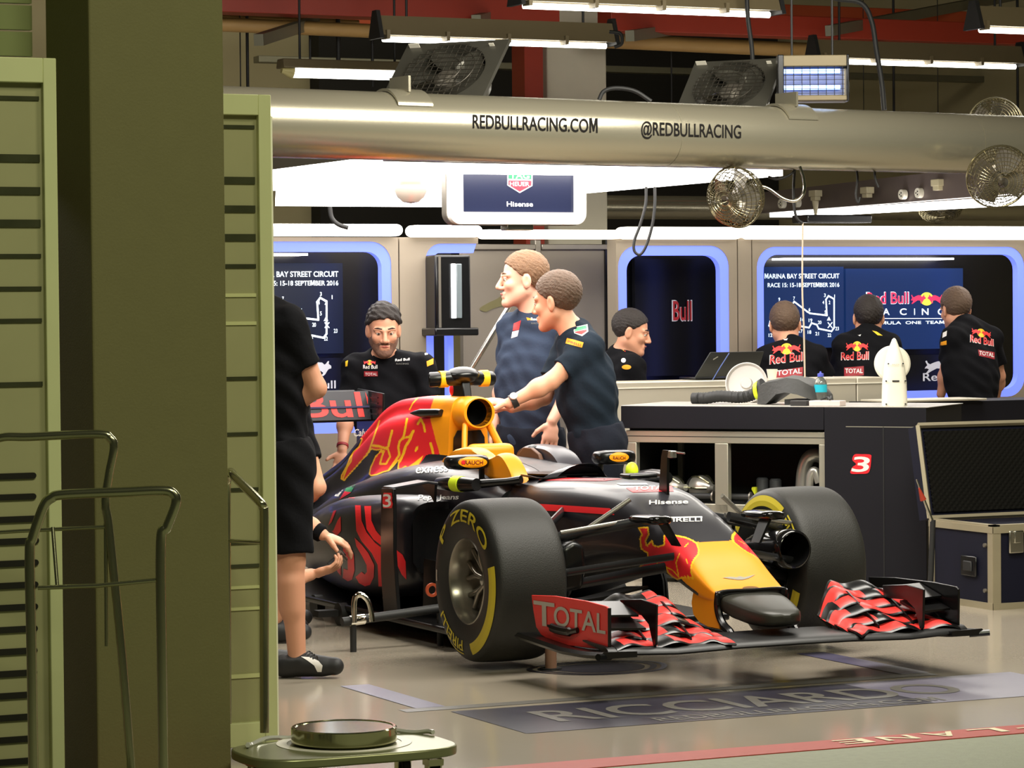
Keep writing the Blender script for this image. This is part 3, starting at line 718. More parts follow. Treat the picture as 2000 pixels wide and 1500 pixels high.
# mirror unit in the narrow window
o = thing('light_unit', 'black wall unit with upright glowing tube in the narrow blue window', 'unit', onY(880, 655, 16.4))
q = lambda x, y, Y=16.4: onY(x, y, Y)
a, b = q(846, 652), q(914, 498); MB().box(((a[0]+b[0])/2, 16.44, (a[2]+b[2])/2), (b[0]-a[0], .16, b[2]-a[2])).obj('case', m_black, o, bevel=.012)
a, b = q(840, 656), q(919, 640); MB().box(((a[0]+b[0])/2, 16.42, (a[2]+b[2])/2), (b[0]-a[0]+.02, .24, b[2]-a[2])).obj('shelf', m_black, o, bevel=.008)
a, b = q(882, 622, 16.35), q(890, 515, 16.35); MB().box(((a[0]+b[0])/2, 16.35, (a[2]+b[2])/2), (b[0]-a[0], .02, b[2]-a[2])).obj('tube', M('soft_white', (1, 1, 1), .5, emit=(.9, .95, 1), es=.9), o, bevel=.005)
a, b = q(891, 622, 16.35), q(901, 515, 16.35); MB().box(((a[0]+b[0])/2, 16.35, (a[2]+b[2])/2), (b[0]-a[0], .02, b[2]-a[2])).obj('glass', M('grey_glass', srgb(110, 120, 124), .15), o, bevel=.005)
a, b = q(858, 640, 16.35), q(861, 500, 16.35); MB().box(((a[0]+b[0])/2, 16.355, (a[2]+b[2])/2), (b[0]-a[0], .01, b[2]-a[2])).obj('edge_trim', m_frame, o)
# ================================================================== THE RACING CAR
m_cb = M('car_navy_black', srgb(25, 24, 31), .38, var=.05, scale=6, coat=.15)
m_carbon = M('carbon_black', srgb(11, 11, 12), .28, var=.15, scale=40)
m_cred = M('car_red', srgb(232, 34, 42), .42, var=.03)
m_cyel = M('car_yellow', srgb(248, 154, 12), .42, var=.03)
m_cyl2 = M('car_outline_yellow', srgb(250, 190, 24), .42, var=.03)
m_redw = M('wing_red', srgb(236, 56, 50), .4, var=.04)
m_cwht = M('car_white', srgb(226, 224, 218), .45, var=.03)
m_grylt = M('car_grey_letter', srgb(186, 178, 166), .45, var=.03)
m_neon = M('neon_yellow', srgb(216, 240, 40), .5, var=.02)
m_tyre = M('tyre_rubber', srgb(27, 27, 25), .5, var=.25, scale=12, bump=.06, bscale=300)
m_tread = M('tyre_tread', srgb(32, 31, 27), .6, var=.25, scale=9, bump=.15, bscale=200)
m_tyel = M('tyre_yellow', srgb(206, 186, 40), .55, var=.05)
m_rim = M('rim_grey', srgb(150, 144, 134), .25, .75, var=.1)
m_arm = M('arm_carbon', srgb(46, 46, 48), .22, .2)
m_rodm = M('rod_metal', srgb(180, 176, 168), .25, .8)
m_brown = M('cockpit_brown', srgb(96, 62, 40), .6)
CAR = thing('racing_car', 'navy, red and yellow single seat racing car with its nose towards the pit lane', 'racing car', (AXY[0], AXY[1], .05))
def proj_arr(P):
    d = P-CAM; z = d@_f; return np.stack([1000+F*(d@_r)/z, 750-F*(d@_u)/z], 1)
def inpoly(q, poly):
    poly = np.array(poly, float); x, y = q[:, 0], q[:, 1]; r = np.zeros(len(q), bool)
    j = len(poly)-1
    for i in range(len(poly)):
        xi, yi = poly[i]; xj, yj = poly[j]
        c = ((yi > y) != (yj > y)) & (x < (xj-xi)*(y-yi)/(yj-yi+1e-12)+xi); r ^= c; j = i
    return r
def dline(q, pts, close=False):
    pts = [V(*p) for p in pts]
    if close: pts = pts+[pts[0]]
    d = np.full(len(q), 1e9)
    for a, b in zip(pts[:-1], pts[1:]):
        ba = b-a; t = np.clip(((q-a)@ba)/(ba@ba+1e-9), 0, 1); d = np.minimum(d, np.linalg.norm(q-a-t[:, None]*ba, axis=1))
    return d
def z5(p, o=(640, 700), s=5.): return [(o[0]+x/s, o[1]+y/s) for x, y in p]
def interp_secs(st, fs):
    st = sorted(st); k = np.array(st, float); out = []
    return [np.array([np.interp(f, k[:, 0], k[:, i]) for i in range(k.shape[1])]) for f in fs]
def smooth_secs(st, fs):
    """cubic (Catmull-Rom on uneven knots) interpolation of station rows"""
    k = np.array(sorted(st), float); x = k[:, 0]; n = len(x); m = np.zeros_like(k)
    m[1:-1] = (k[2:]-k[:-2])/(x[2:]-x[:-2])[:, None]; m[0] = (k[1]-k[0])/(x[1]-x[0]); m[-1] = (k[-1]-k[-2])/(x[-1]-x[-2])
    out = []
    for f in fs:
        i = int(np.clip(np.searchsorted(x, f)-1, 0, n-2)); h = x[i+1]-x[i]; t = (f-x[i])/h
        out.append((2*t**3-3*t*t+1)*k[i]+(t**3-2*t*t+t)*h*m[i]+(-2*t**3+3*t*t)*k[i+1]+(t**3-t*t)*h*m[i+1])
    return out
def ring_super(f, zt, zb, hw, nt, nb, N):
    zc = (zt*.45+zb*.55); pts = []
    for t in np.linspace(0, 2*pi, N, endpoint=False):
        c, s_ = cos(t), sin(t); e = nt if s_ >= 0 else nb
        l = hw*np.sign(c)*abs(c)**(2/e); z = zc+(zt-zc if s_ >= 0 else zc-zb)*np.sign(s_)*abs(s_)**(2/e)
        pts.append(car(f, l, z))
    return pts
def paint(mb, rule):
    """give every face of a panel its livery colour; the livery is the same on both sides of the car"""
    P = np.array(mb.v); C = np.zeros((len(mb.f), 3)); q4 = [i for i, f in enumerate(mb.f) if len(f) == 4]
    C[q4] = P[np.array([mb.f[i] for i in q4])].mean(1)
    for i, f in enumerate(mb.f):
        if len(f) != 4: C[i] = P[list(f)].mean(0)
    Q = C.copy(); far = Q[:, 0] > AXY[0]; Q[far, 0] = 2*AXY[0]-Q[far, 0]
    f_ = AXY[1]-C[:, 1]; l_ = C[:, 0]-AXY[0]
    mb.mi = list(rule(proj_arr(Q), f_, l_, C[:, 2]).astype(int))
# ---- chassis and nose: f, z top, z bottom, half width, top exponent, bottom exponent
ST = [(.79, .350, .306, .157, 6, 5), (.74, .376, .302, .162, 5.5, 5), (.66, .424, .305, .167, 4.6, 4.5), (.56, .488, .325, .172, 4, 4), (.45, .548, .355, .176, 3.6, 4), (.33, .606, .375, .182, 3.3, 3.6), (.2, .657, .385, .19, 3.1, 3.4),
      (.05, .705, .375, .202, 3.1, 3.2), (-.12, .728, .35, .218, 3.1, 3), (-.4, .735, .29, .243, 3.2, 3), (-.7, .728, .22, .265, 3.3, 3), (-.95, .722, .16, .285, 3.5, 3.2), (-1.3, .715, .11, .31, 3.6, 3.5), (-1.8, .72, .10, .33, 3.4, 4), (-2.3, .66, .10, .33, 3, 4), (-3.2, .50, .10, .2, 2.6, 4), (-4.0, .36, .12, .08, 2.2, 3)]
fs = list(np.arange(-4.0, .0, .04))+list(np.arange(.0, .791, .0055))
secs = [ring_super(*r, 340) for r in smooth_secs(ST, fs)]
mb = MB().loft(secs); nose_bvh = mb.bvh()
z3 = lambda p: [(1180+x/3.75, 860+y/3.75) for x, y in p]
BULLN = z3([(440, 700), (510, 695), (590, 710), (650, 735), (680, 757), (692, 800), (690, 835), (660, 870), (640, 910), (636, 960), (650, 1012), (610, 1000), (570, 1005), (535, 1018), (500, 998), (465, 965), (455, 930), (412, 905), (405, 950), (380, 965), (350, 940), (325, 935), (320, 985), (300, 1000), (252, 1000), (245, 960), (270, 915), (300, 900), (320, 870), (318, 825), (272, 795), (262, 720), (278, 690), (252, 640), (320, 638), (325, 690), (302, 740), (312, 775), (350, 735), (360, 770), (400, 780), (440, 765)])
YELN = z3([(660, 744), (960, 744), (2200, 744), (2200, 1500), (690, 1500), (690, 1120), (600, 1050), (560, 1010), (640, 1000), (600, 900)])
BL = [z3(p) for p in ([(590, 780), (615, 755)], [(600, 870), (610, 900)], [(550, 830), (525, 900), (545, 990)], [(385, 870), (390, 920)], [(455, 930), (500, 950), (545, 1000)])]
def rule(q, f, l, z):
    r = np.zeros(len(q)); ok = f > .02
    r[ok & inpoly(q, YELN)] = 2
    r[ok & (f > .30) & (z > .5) & inpoly(q, YELN)] = 2
    b = ok & inpoly(q, BULLN); r[b] = 1
    d = dline(q, BULLN, True); r[ok & (d < 1.6) & (f > .05)] = 3
    for s_ in BL: r[b & (dline(q, s_) < 1.1)] = 3
    r[ok & (f > .3) & (abs(l) < .1) & (z > .55)] = 0
    r[f < .06] = np.where(r[f < .06] == 2, 0, r[f < .06])
    r[(z < .34) & (abs(l) < .13)] = 0
    r[f > .7875] = 0
    return r
paint(mb, rule)
CH_ = mb.obj('chassis', [m_cb, m_cred, m_cyel, m_cyl2], CAR, smooth=45)
mb = MB(); wrap_text(mb, 'TOTAL', 1238, 958, 66, 8, nose_bvh, dx=(66, -1)); mb.obj('lettering', m_cwht, CH_, smooth=0)
mb = MB(); wrap_poly(mb, [[(1222, 953), (1312, 950), (1316, 960), (1236, 962)]], nose_bvh, 4, .0012); mb.obj('sticker', m_cred, CH_, smooth=0)
mb = MB(); wrap_text(mb, 'Hisense', 1268, 986, 76, 8.5, nose_bvh, dx=(76, -2)); mb.obj('lettering', m_cwht, CH_, smooth=0)
mb = MB(); wrap_poly(mb, [[(1297, 1010.5), (1371, 1009), (1372, 1011.5), (1298, 1013)]], nose_bvh, 4); wrap_text(mb, 'PIRELLI', 1303, 1020, 68, 8, nose_bvh, dx=(68, -1)); mb.obj('lettering', m_cwht, CH_, smooth=0)
mb = MB(); wrap_poly(mb, [[(1204, 944.5), (1262, 944), (1266, 947.5), (1212, 948)]], nose_bvh, 4); mb.obj('number_mark', m_cwht, CH_, smooth=0)
mb = MB(); wrap_poly(mb, [[(1040, 935), (1110, 934), (1215, 936), (1180, 940), (1060, 939)]], nose_bvh, 5); mb.obj('sticker', m_cred, CH_, smooth=0)
mb = MB(); wrap_poly(mb, [[(1048, 984), (1100, 987), (1192, 993), (1201, 1006), (1100, 999), (1052, 997)]], nose_bvh, 5); mb.obj('red_stripe', m_cred, CH_, smooth=0)
m_sil = M('silver_badge', srgb(150, 146, 134), .35, .5)
mb = MB(); wrap_poly(mb, [[(1411, 1129), (1425, 1127), (1438, 1128), (1445, 1126), (1453, 1128), (1475, 1123), (1462, 1130), (1450, 1133), (1440, 1133), (1425, 1131)]], nose_bvh, 3); mb.obj('wing_badge', m_sil, CH_, smooth=0)
mb = MB(); wrap_poly(mb, [[(1466+16*cos(t), 1149+3.4*sin(t)) for t in np.linspace(0, 2*pi, 24, endpoint=False)]], nose_bvh, 3); mb.obj('sensor_disc', M('bronze_disc', srgb(120, 84, 40), .4, .4), CH_, smooth=0)
# ---- dark tip under the nose
secs = []
for f, zc, hw, hh in [(.70, .315, .12, .02), (.78, .305, .145, .040), (.86, .287, .135, .046), (.95, .270, .115, .044), (1.02, .262, .092, .036), (1.06, .260, .064, .026), (1.075, .262, .02, .014)]:
    secs.append([car(f, hw*np.sign(cos(t))*abs(cos(t))**.7, zc+hh*np.sign(sin(t))*abs(sin(t))**.45) for t in np.linspace(0, 2*pi, 40, endpoint=False)])
MB().loft(secs).obj('nose_tip', M('tip_matte', srgb(46, 45, 38), .42), CAR, smooth=50)
# black lip round the front edge of the nose
mb = MB(); mb.tube(smooth_path([car(.80, -.155, .30), car(.80, -.158, .335), car(.797, -.13, .352), car(.797, 0, .352), car(.797, .13, .352), car(.80, .158, .335), car(.80, .155, .30)]), .007, 8); mb.obj('nose_lip', m_carbon, CAR)
# nose pylons: yellow inside faces with a thick black leading edge
for sgn in (-1, 1):
    prof = [(.60, .335), (.585, .29), (.60, .245), (.65, .218), (.72, .206), (.82, .206), (.815, .23), (.79, .26), (.785, .30), (.79, .34), (.70, .345)]
    mb = MB(); mb.prism([car(f, sgn*.158, z) for f, z in prof], (-sgn*.022, 0, 0)); pl = mb.obj('wing_pylon', m_cyel, CAR, bevel=.003)
    edge = smooth_path([car(.795, sgn*.147, .35), car(.785, sgn*.147, .30), car(.80, sgn*.147, .255), (car(.835, sgn*.147, .222)), car(.885, sgn*.147, .20), car(.90, sgn*.147, .175)])
    MB().tube(edge, [.016]*(len(edge)-6)+[.02]*6, 10).obj('leading_edge', m_carbon, pl)
    MB().prism([car(f, sgn*.16, z) for f, z in [(.62, .215), (.72, .205), (.83, .205), (.90, .19), (.93, .172), (.6, .172)]], (-sgn*.026, 0, 0)).obj('foot', m_carbon, pl, bevel=.002)
# ---- engine cover
CV = [(-1.93, 1.058, .085, .10, .74, .16, .62), (-2.1, 1.056, .085, .11, .74, .20, .60), (-2.35, 1.05, .075, .12, .72, .29, .58), (-2.55, 1.037, .062, .12, .70, .33, .55), (-2.7, 1.022, .052, .115, .68, .34, .52), (-2.83, .994, .046, .11, .64, .34, .49), (-2.95, .955, .04, .10, .61, .335, .46), (-3.1, .888, .034, .09, .57, .32, .43), (-3.3, .796, .03, .08, .53, .29, .40), (-3.5, .70, .028, .075, .49, .25, .37), (-3.8, .60, .025, .065, .43, .18, .33), (-4.15, .47, .02, .05, .36, .10, .30)]
secs = []
for f, zt, wt, wm, zm, wb, zb in smooth_secs(CV, list(np.arange(-4.15, -3.75, .03))+list(np.arange(-3.75, -1.929, .0042))):
    half = [(0, zt), (wt*.55, zt-.006), (wt*.9, zt-.03), (wt*1.05, zt-.075), (wm*.98, (zt*.6+zm*.4)), (wm*1.1, zm+.03), (wm*1.5, zm-.03), ((wm+wb)/2*1.02, zm*.6+zb*.4), (wb*.93, zb+.02), (wb, zb-.04), (wb*.9, zb-.12)]
    hp = smooth_path([(a, b, 0) for a, b in half], 34)
    secs.append([car(f, -p[0], p[1]) for p in hp[::-1]]+[car(f, p[0], p[1]) for p in hp[1:]])
mb = MB().loft(secs); cover_bvh = mb.bvh()
POUT = z5([(2000, -400), (-200, -400), (-200, 700), (330, 790), (300, 860), (250, 905), (215, 960), (180, 1050), (130, 1140), (125, 1180), (165, 1200), (185, 1170), (230, 1120), (290, 1055), (340, 995), (385, 950), (430, 890), (470, 900), (520, 895), (460, 960), (430, 1030), (415, 1060), (400, 1130), (420, 1150), (480, 1140), (540, 1115), (600, 1100), (640, 1060), (690, 1000), (680, 1080), (720, 1085), (760, 1060), (800, 1105), (870, 1070), (930, 990), (960, 945), (1000, 935), (1100, 935), (1400, 940)])
EDGE = POUT[3:33]
YF = z5([(1050, 300), (1042, 375), (1005, 480), (1003, 600), (1050, 780), (1095, 940), (2000, 1000), (2000, 300)])
STROKES = [(z5(p), w_) for p, w_ in [([(880, 385), (830, 440), (800, 500)], 1.3), ([(505, 610), (450, 770), (405, 900), (300, 1060)], 1.6), ([(440, 850), (500, 858), (570, 880), (592, 860), (610, 780), (630, 705)], 2.3), ([(590, 890), (610, 960), (570, 1030), (510, 1030), (530, 960), (550, 905), (490, 920), (440, 970), (425, 1040)], 1.9), ([(775, 590), (755, 700), (740, 770), (702, 810), (690, 870), (700, 940), (660, 1000), (600, 1090)], 2.2), ([(835, 708), (800, 800), (760, 860), (740, 930), (700, 1010)], 2.6), ([(880, 640), (910, 592), (938, 650), (950, 715)], 2.2), ([(740, 780), (790, 772), (838, 715)], 2.2), ([(1005, 830), (1020, 880), (1030, 935)], 2.4), ([(240, 920), (225, 1010), (190, 1060), (150, 1170)], 1.7)]]
YP = [z5(p) for p in ([(780, 1062), (860, 1005), (935, 945), (905, 1010), (862, 1075), (800, 1105)], [(845, 905), (860, 870), (885, 850), (880, 890), (860, 918)])]
def rule(q, f, l, z):
    r = np.zeros(len(q)); o = inpoly(q, POUT); r[o] = 1
    r[o & (dline(q, EDGE) < 2.6)] = 3
    for p, w_ in STROKES: r[o & (dline(q, p) < w_)] = 3
    for p in YP: r[o & inpoly(q, p)] = 3
    r[inpoly(q, YF)] = 2
    r[z < .56] = 0
    return r
paint(mb, rule)
EC = mb.obj('engine_cover', [m_cb, m_cred, m_cyel, m_cyl2], CAR, smooth=45)
# airbox with round intake
secs = []
for f, zc, r, sq in [(-1.80, .982, .080, 1), (-1.815, .982, .087, 1), (-1.85, .980, .092, .95), (-1.95, .975, .094, .9), (-2.1, .972, .094, .88)]:
    secs.append([car(f, r*sq*cos(t), zc+r*(.9 if sin(t) < 0 else .86)*sin(t)) for t in np.linspace(0, 2*pi, 48, endpoint=False)])
inner = [[car(f, r*cos(t), .982+r*1.0*sin(t)) for t in np.linspace(0, 2*pi, 48, endpoint=False)] for f, r in ((-1.80, .066), (-1.85, .060), (-1.905, .057))]
ab = MB().loft([inner[1], inner[0]]+secs, False).obj('airbox', m_cyel, CAR, smooth=50)
MB().loft([inner[0], inner[1], inner[2]], False).obj('intake', M('intake_dark', srgb(7, 7, 7), .9, spec=.1), ab)
MB().add(inner[2], [tuple(range(48))]).obj('intake_back', M('intake_dark', srgb(7, 7, 7), .9, spec=.1), ab)
MB().prism([car(-1.926, l, z) for l, z in [(-.088, .70), (.088, .70), (.08, .86), (.06, .895), (-.06, .895), (-.08, .86)]], (0, -.006, 0)).obj('void_shade_plate', m_black, CAR, smooth=0)  # thin black plate standing in for the shade behind the hoop struts
for sgn in (-1, 1):
    MB().tube(smooth_path([car(-1.83, sgn*.062, .925), car(-1.80, sgn*.078, .87), car(-1.76, sgn*.098, .80), car(-1.74, sgn*.11, .74)]), .014, 12, flat=1.4).obj('hoop_strut', m_cyel, ab)
# antenna, camera T-bar on top
tb_ = MB(); tp = [car(-2.02, -.165, 1.137), car(-2.0, -.12, 1.139), car(-1.98, -.05, 1.142), car(-1.98, .05, 1.142), car(-2.0, .12, 1.139), car(-2.02, .17, 1.137)]
T_ = tb_.tube(smooth_path(tp), [.024]+[.031]*39+[.026], 16, flat=1.15).ell(car(-1.99, 0, 1.156), (.085, .075, .042)).obj('camera_bar', m_carbon, CAR, smooth=60)
for l0 in (-.100, .112):
    MB().tube([car(-1.995, l0-.022, 1.139), car(-1.995, l0+.022, 1.139)], .0345, 20, flat=1.16).obj('yellow_band', m_cyl2, T_)
MB().prism([car(f, -.022, z) for f, z in [(-1.93, 1.05), (-2.08, 1.05), (-2.06, 1.13), (-1.95, 1.13)]], (.044, 0, 0)).obj('mast', m_carbon, T_, bevel=.006)
MB().ell(car(-2.075, -.01, 1.085), (.02, .03, .035)).obj('light_glow', m_cred, T_)
# side horn on the cover
q0 = cy(800, 807, -.13); q1 = cy(862, 806, -.10)
hb = MB().tube([q0, q0+(q1-q0)*.16, q0+(q1-q0)*.36, q0+(q1-q0)*.9, q1], [.001, .012, .020, .019, .016], 18).obj('side_horn', m_carbon, CAR, smooth=40)
# ---- headrest, cockpit sides
def shell(prof, l0, l1, mat, name, parent=CAR, bev=.012, curve=.0):
    mb = MB(); n = 9; secs = []
    for t in np.linspace(0, 1, n):
        l = l0+(l1-l0)*t; e = (4*t*(1-t))**.5
        c = V(*np.mean(prof, 0)); secs.append([car(f, l, c[1]-.02+(z-c[1]+.02)*(.80+.2*e)) for f, z in prof])
    return mb.loft(secs).obj(name, mat, parent, smooth=50)
hr = [(-1.66, .70), (-1.62, .775), (-1.56, .80), (-1.50, .828), (-1.40, .842), (-1.30, .842), (-1.23, .825), (-1.18, .80), (-1.12, .80), (-1.06, .815), (-1.01, .83), (-.96, .815), (-.91, .775), (-.875, .735), (-.86, .70)]
hp = [tuple(p[:2]) for p in smooth_path([(a, b, 0) for a, b in hr], 4)]
shell(hp, -.19, -.27, m_cyel, 'headrest')
mb = MB(); mb.prism([car(f, l, .735) for f, l in [(-1.5, -.17), (-.9, -.18), (-.75, -.1), (-.75, .1), (-.9, .18), (-1.5, .17)]], (0, 0, .006)); mb.obj('cockpit_shade_plate', m_black, CAR)  # black plate on the chassis top, painted as the dark cockpit inside
MB().box(car(-1.68, 0, .76), (.22, .10, .16)).obj('headrest_pad', m_cyel, CAR, bevel=.03, seg=4)
cs = [(-1.70, .70), (-1.66, .80), (-1.58, .835), (-1.48, .838), (-1.36, .832), (-1.27, .80), (-1.20, .74), (-1.17, .70)]
cp = [tuple(p[:2]) for p in smooth_path([(a, b, 0) for a, b in cs], 4)]
shell(cp, .13, .25, M('cockpit_dark', srgb(52, 50, 58), .35), 'cockpit_side')
mb = MB(); mb.prism([car(f, .105, z) for f, z in [(-1.62, .70), (-1.60, .79), (-1.54, .825), (-1.46, .825), (-1.38, .80), (-1.33, .74), (-1.32, .70)]], (.02, 0, 0)); mb.obj('cockpit_lining', m_brown, CAR, bevel=.004)
scr = MB()
secs = []
for f, z, w_ in [(-.78, .73, .20), (-.74, .775, .17), (-.69, .79, .13), (-.67, .79, .12)]:
    secs.append([car(f-.05*(abs(t)/.5)**2, w_*2*t, z-(.06*(abs(t)/.5)**2.5)) for t in np.linspace(-.5, .5, 17)])
scr.loft(secs, False, False); scr.obj('windscreen', M('smoked_screen', srgb(58, 58, 62), .12), CAR)
MB().box(car(-.40, .12, .745), (.14, .10, .02)).obj('camera_hatch', m_carbon, CAR, bevel=.008)
MB().tube(smooth_path([car(-1.05, -.24, .712), car(-.9, -.22, .735), car(-.7, -.2, .728), car(-.5, -.18, .745)]), .005, 6).obj('cable', m_carbon, CAR)
# steering column / hoop hardware seen behind the headrest
MB().ell(car(-1.5, .14, .80), (.035, .05, .04)).obj('harness', m_carbon, CAR)
# ---- mirrors
for sgn in (-1, 1):
    l = sgn*.37; f = -1.10
    mb = MB(); secs = []
    for t, s_ in [(-.11, .5), (-.095, .85), (-.05, 1), (.06, 1), (.095, .85), (.11, .5)]:
        secs.append([car(f-.03+.055*np.sign(cos(a))*abs(cos(a))**.75*s_+.02*(1-abs(t)/.11), l+t*.9, .788+.034*np.sign(sin(a))*abs(sin(a))**.6*s_) for a in np.linspace(0, 2*pi, 24, endpoint=False)])
    mi = mb.loft(secs).obj('mirror', m_carbon, CAR, smooth=50)
    MB().tube([car(f-.02, l-sgn*.07, .765), car(f-.03, l-sgn*.075, .70), car(f-.05, l-sgn*.08, .66)], .009, 8, flat=1.6).obj('stalk', m_carbon, mi)
    bv = mb.bvh(); cxp, cyp = (923, 903) if sgn < 0 else (1209, 893); a_, b_ = (28, 10.5) if sgn < 0 else (19, 9)
    mo = MB(); wrap_poly(mo, [[(cxp+a_*cos(t), cyp+b_*sin(t)) for t in np.linspace(0, 2*pi, 32, endpoint=False)]], bv, 3, .002); mo.obj('oval_sticker', m_cyel, mi, smooth=0)
    mo = MB(); wrap_text(mo, 'RAUCH', cxp-(16 if sgn < 0 else 12), cyp+4, 36 if sgn < 0 else 24, 8 if sgn < 0 else 6, bv, off=.0035); mo.obj('lettering', M('brown_letter', srgb(120, 40, 20), .5), mi, smooth=0)
    if sgn < 0:
        mo = MB(); wrap_poly(mo, [[(905+4*cos(t), 903+4*sin(t)) for t in np.linspace(0, 2*pi, 14, endpoint=False)]], bv, 2, .0035); mo.obj('red_dot', m_cred, mi, smooth=0)
# ---- sidepods
SP = [(-1.22, .30, .60, .24, .60), (-1.30, .30, .655, .20, .628), (-1.5, .26, .69, .16, .625), (-1.8, .2, .69, .13, .61), (-2.1, .15, .66, .12, .59), (-2.4, .1, .60, .11, .56), (-2.8, .05, .50, .11, .50), (-3.2, .0, .38, .11, .43), (-3.7, .0, .22, .11, .34)]
for sgn in (-1, 1):
    secs = []
    for f, li, lo, zb, zt in smooth_secs(SP, np.arange(-3.7, -1.219, .03)):
        zc = (zt+zb)/2; lc = (li+lo)/2; ring = []
        for t in np.linspace(0, 2*pi, 64, endpoint=False):
            c, s_ = cos(t), sin(t)
            ring.append(car(f, sgn*(lc+(lo-lc)*np.sign(c)*abs(c)**(2/3.2)-(.05*(1-s_)/2*max(c, 0))), zc+(zt-zc)*np.sign(s_)*abs(s_)**(2/3.0)))
        secs.append(ring)
    mb = MB().loft(secs); sp = mb.obj('sidepod', m_cb, CAR, smooth=50)
    if sgn < 0: pod_bvh = mb.bvh(); SPO = sp
    MB().add([car(-1.212, sgn*l, z) for l, z in [(.36, .29), (.56, .29), (.60, .34), (.60, .53), (.56, .575), (.36, .575)]], [tuple(range(6))]).obj('intake', m_black, sp, smooth=0)
zc3 = lambda p: [(520+x/3., 850+y/3.) for x, y in p]
mb = MB()
for p in ([(522, 412), (555, 412), (560, 500), (590, 570), (640, 630), (685, 665), (690, 740), (708, 885), (660, 885), (655, 760), (620, 690), (560, 620), (530, 560)],
          [(576, 416), (616, 416), (618, 500), (645, 560), (688, 610), (685, 652), (630, 610), (590, 550)],
          [(520, 600), (560, 640), (600, 690), (635, 760), (632, 830), (610, 875), (580, 884), (545, 865), (525, 830), (560, 800), (580, 815), (592, 800), (590, 760), (565, 710), (530, 650)],
          [(455, 610), (490, 640), (515, 700), (520, 790), (505, 845), (480, 855), (450, 835), (455, 780), (480, 790), (478, 720), (452, 680)],
          [(395, 560), (420, 500), (438, 475), (440, 560), (415, 590), (385, 560)], [(365, 530), (395, 445), (412, 440), (385, 510)], [(400, 760), (440, 770), (440, 825), (420, 800)],
          [(765, 672), (800, 700), (818, 740), (822, 845), (795, 815), (770, 760)]):
    wrap_poly(mb, [zc3(p)], pod_bvh, 6)
mb.obj('red_lettering', m_cred, SPO, smooth=0)
mb = MB(); wrap_poly(mb, [zc3([(690, 475), (700, 500), (712, 485), (730, 473), (742, 490), (720, 500), (710, 545), (700, 540), (706, 510)])], pod_bvh, 4); mb.obj('cat_logo', m_cwht, SPO, smooth=0)
mb = MB(); wrap_poly(mb, [zc3([(485, 345), (540, 345), (515, 372), (480, 370)])], pod_bvh, 5); mb.obj('red_patch', m_cred, SPO, smooth=0)
both = BVHTree.FromPolygons([Vector(p) for p in mb.v], mb.f) if mb.f else None
# shoulder fairing between cover and sidepod, carries sponsor lettering
secs = []
for f, lo, zt in [(-.95, .30, .68), (-1.1, .36, .715), (-1.25, .41, .735), (-1.45, .44, .745), (-1.65, .44, .745), (-1.85, .43, .73), (-2.1, .42, .70), (-2.4, .40, .655), (-2.8, .36, .59), (-3.2, .3, .50)]:
    half = smooth_path([(-.05, zt+.04, 0), (.12, zt+.035, 0), (lo-.12, zt+.01, 0), (lo-.03, zt-.03, 0), (lo, zt-.09, 0), (lo, zt-.2, 0)], 5)
    secs.append([car(f, -p[0], p[1]) for p in half]+[car(f, .05, zt-.2)])
mb = MB().loft(secs); sh_bvh = mb.bvh(); SH = mb.obj('shoulder_fairing', m_cb, CAR, smooth=50)
secs2 = [[V(2*AXY[0]-p[0], p[1], p[2]) for p in s_] for s_ in secs]; MB().loft(secs2).obj('shoulder_fairing', m_cb, CAR, smooth=50)
mb = MB(); wrap_text(mb, 'exness', 812, 925, 63, 17, sh_bvh, dx=(63, -4), slant=.12); mb.obj('lettering', m_cwht, SH, smooth=0)
mb = MB(); wrap_poly(mb, [zc3([(418, 305), (470, 293), (425, 360), (378, 356)])], sh_bvh, 4); wrap_poly(mb, [zc3([(418, 305), (470, 293), (425, 360), (378, 356)])], pod_bvh, 4); mb.obj('white_sticker', m_cwht, SH, smooth=0)
m_grn = M('badge_green', srgb(40, 130, 80), .5)
for pts, mt_ in (([(480, 292), (522, 290), (500, 335), (460, 330)], m_grn), ([(460, 330), (500, 335), (430, 378)], m_cred)):
    mb = MB(); wrap_poly(mb, [zc3(pts)], pod_bvh, 4); wrap_poly(mb, [zc3(pts)], sh_bvh, 4); 
    if mb.f: mb.obj('shield_sticker', mt_, SH, smooth=0)
mb = MB(); wrap_text(mb, 'Pepe Jeans', 816, 977, 80, 10, sh_bvh, dx=(80, -2), slant=.2, spacing=.95); wrap_text(mb, 'Pepe Jeans', 816, 977, 80, 10, pod_bvh, dx=(80, -2), slant=.2, spacing=.95)
if mb.f: mb.obj('lettering', m_cwht, SH, smooth=0)
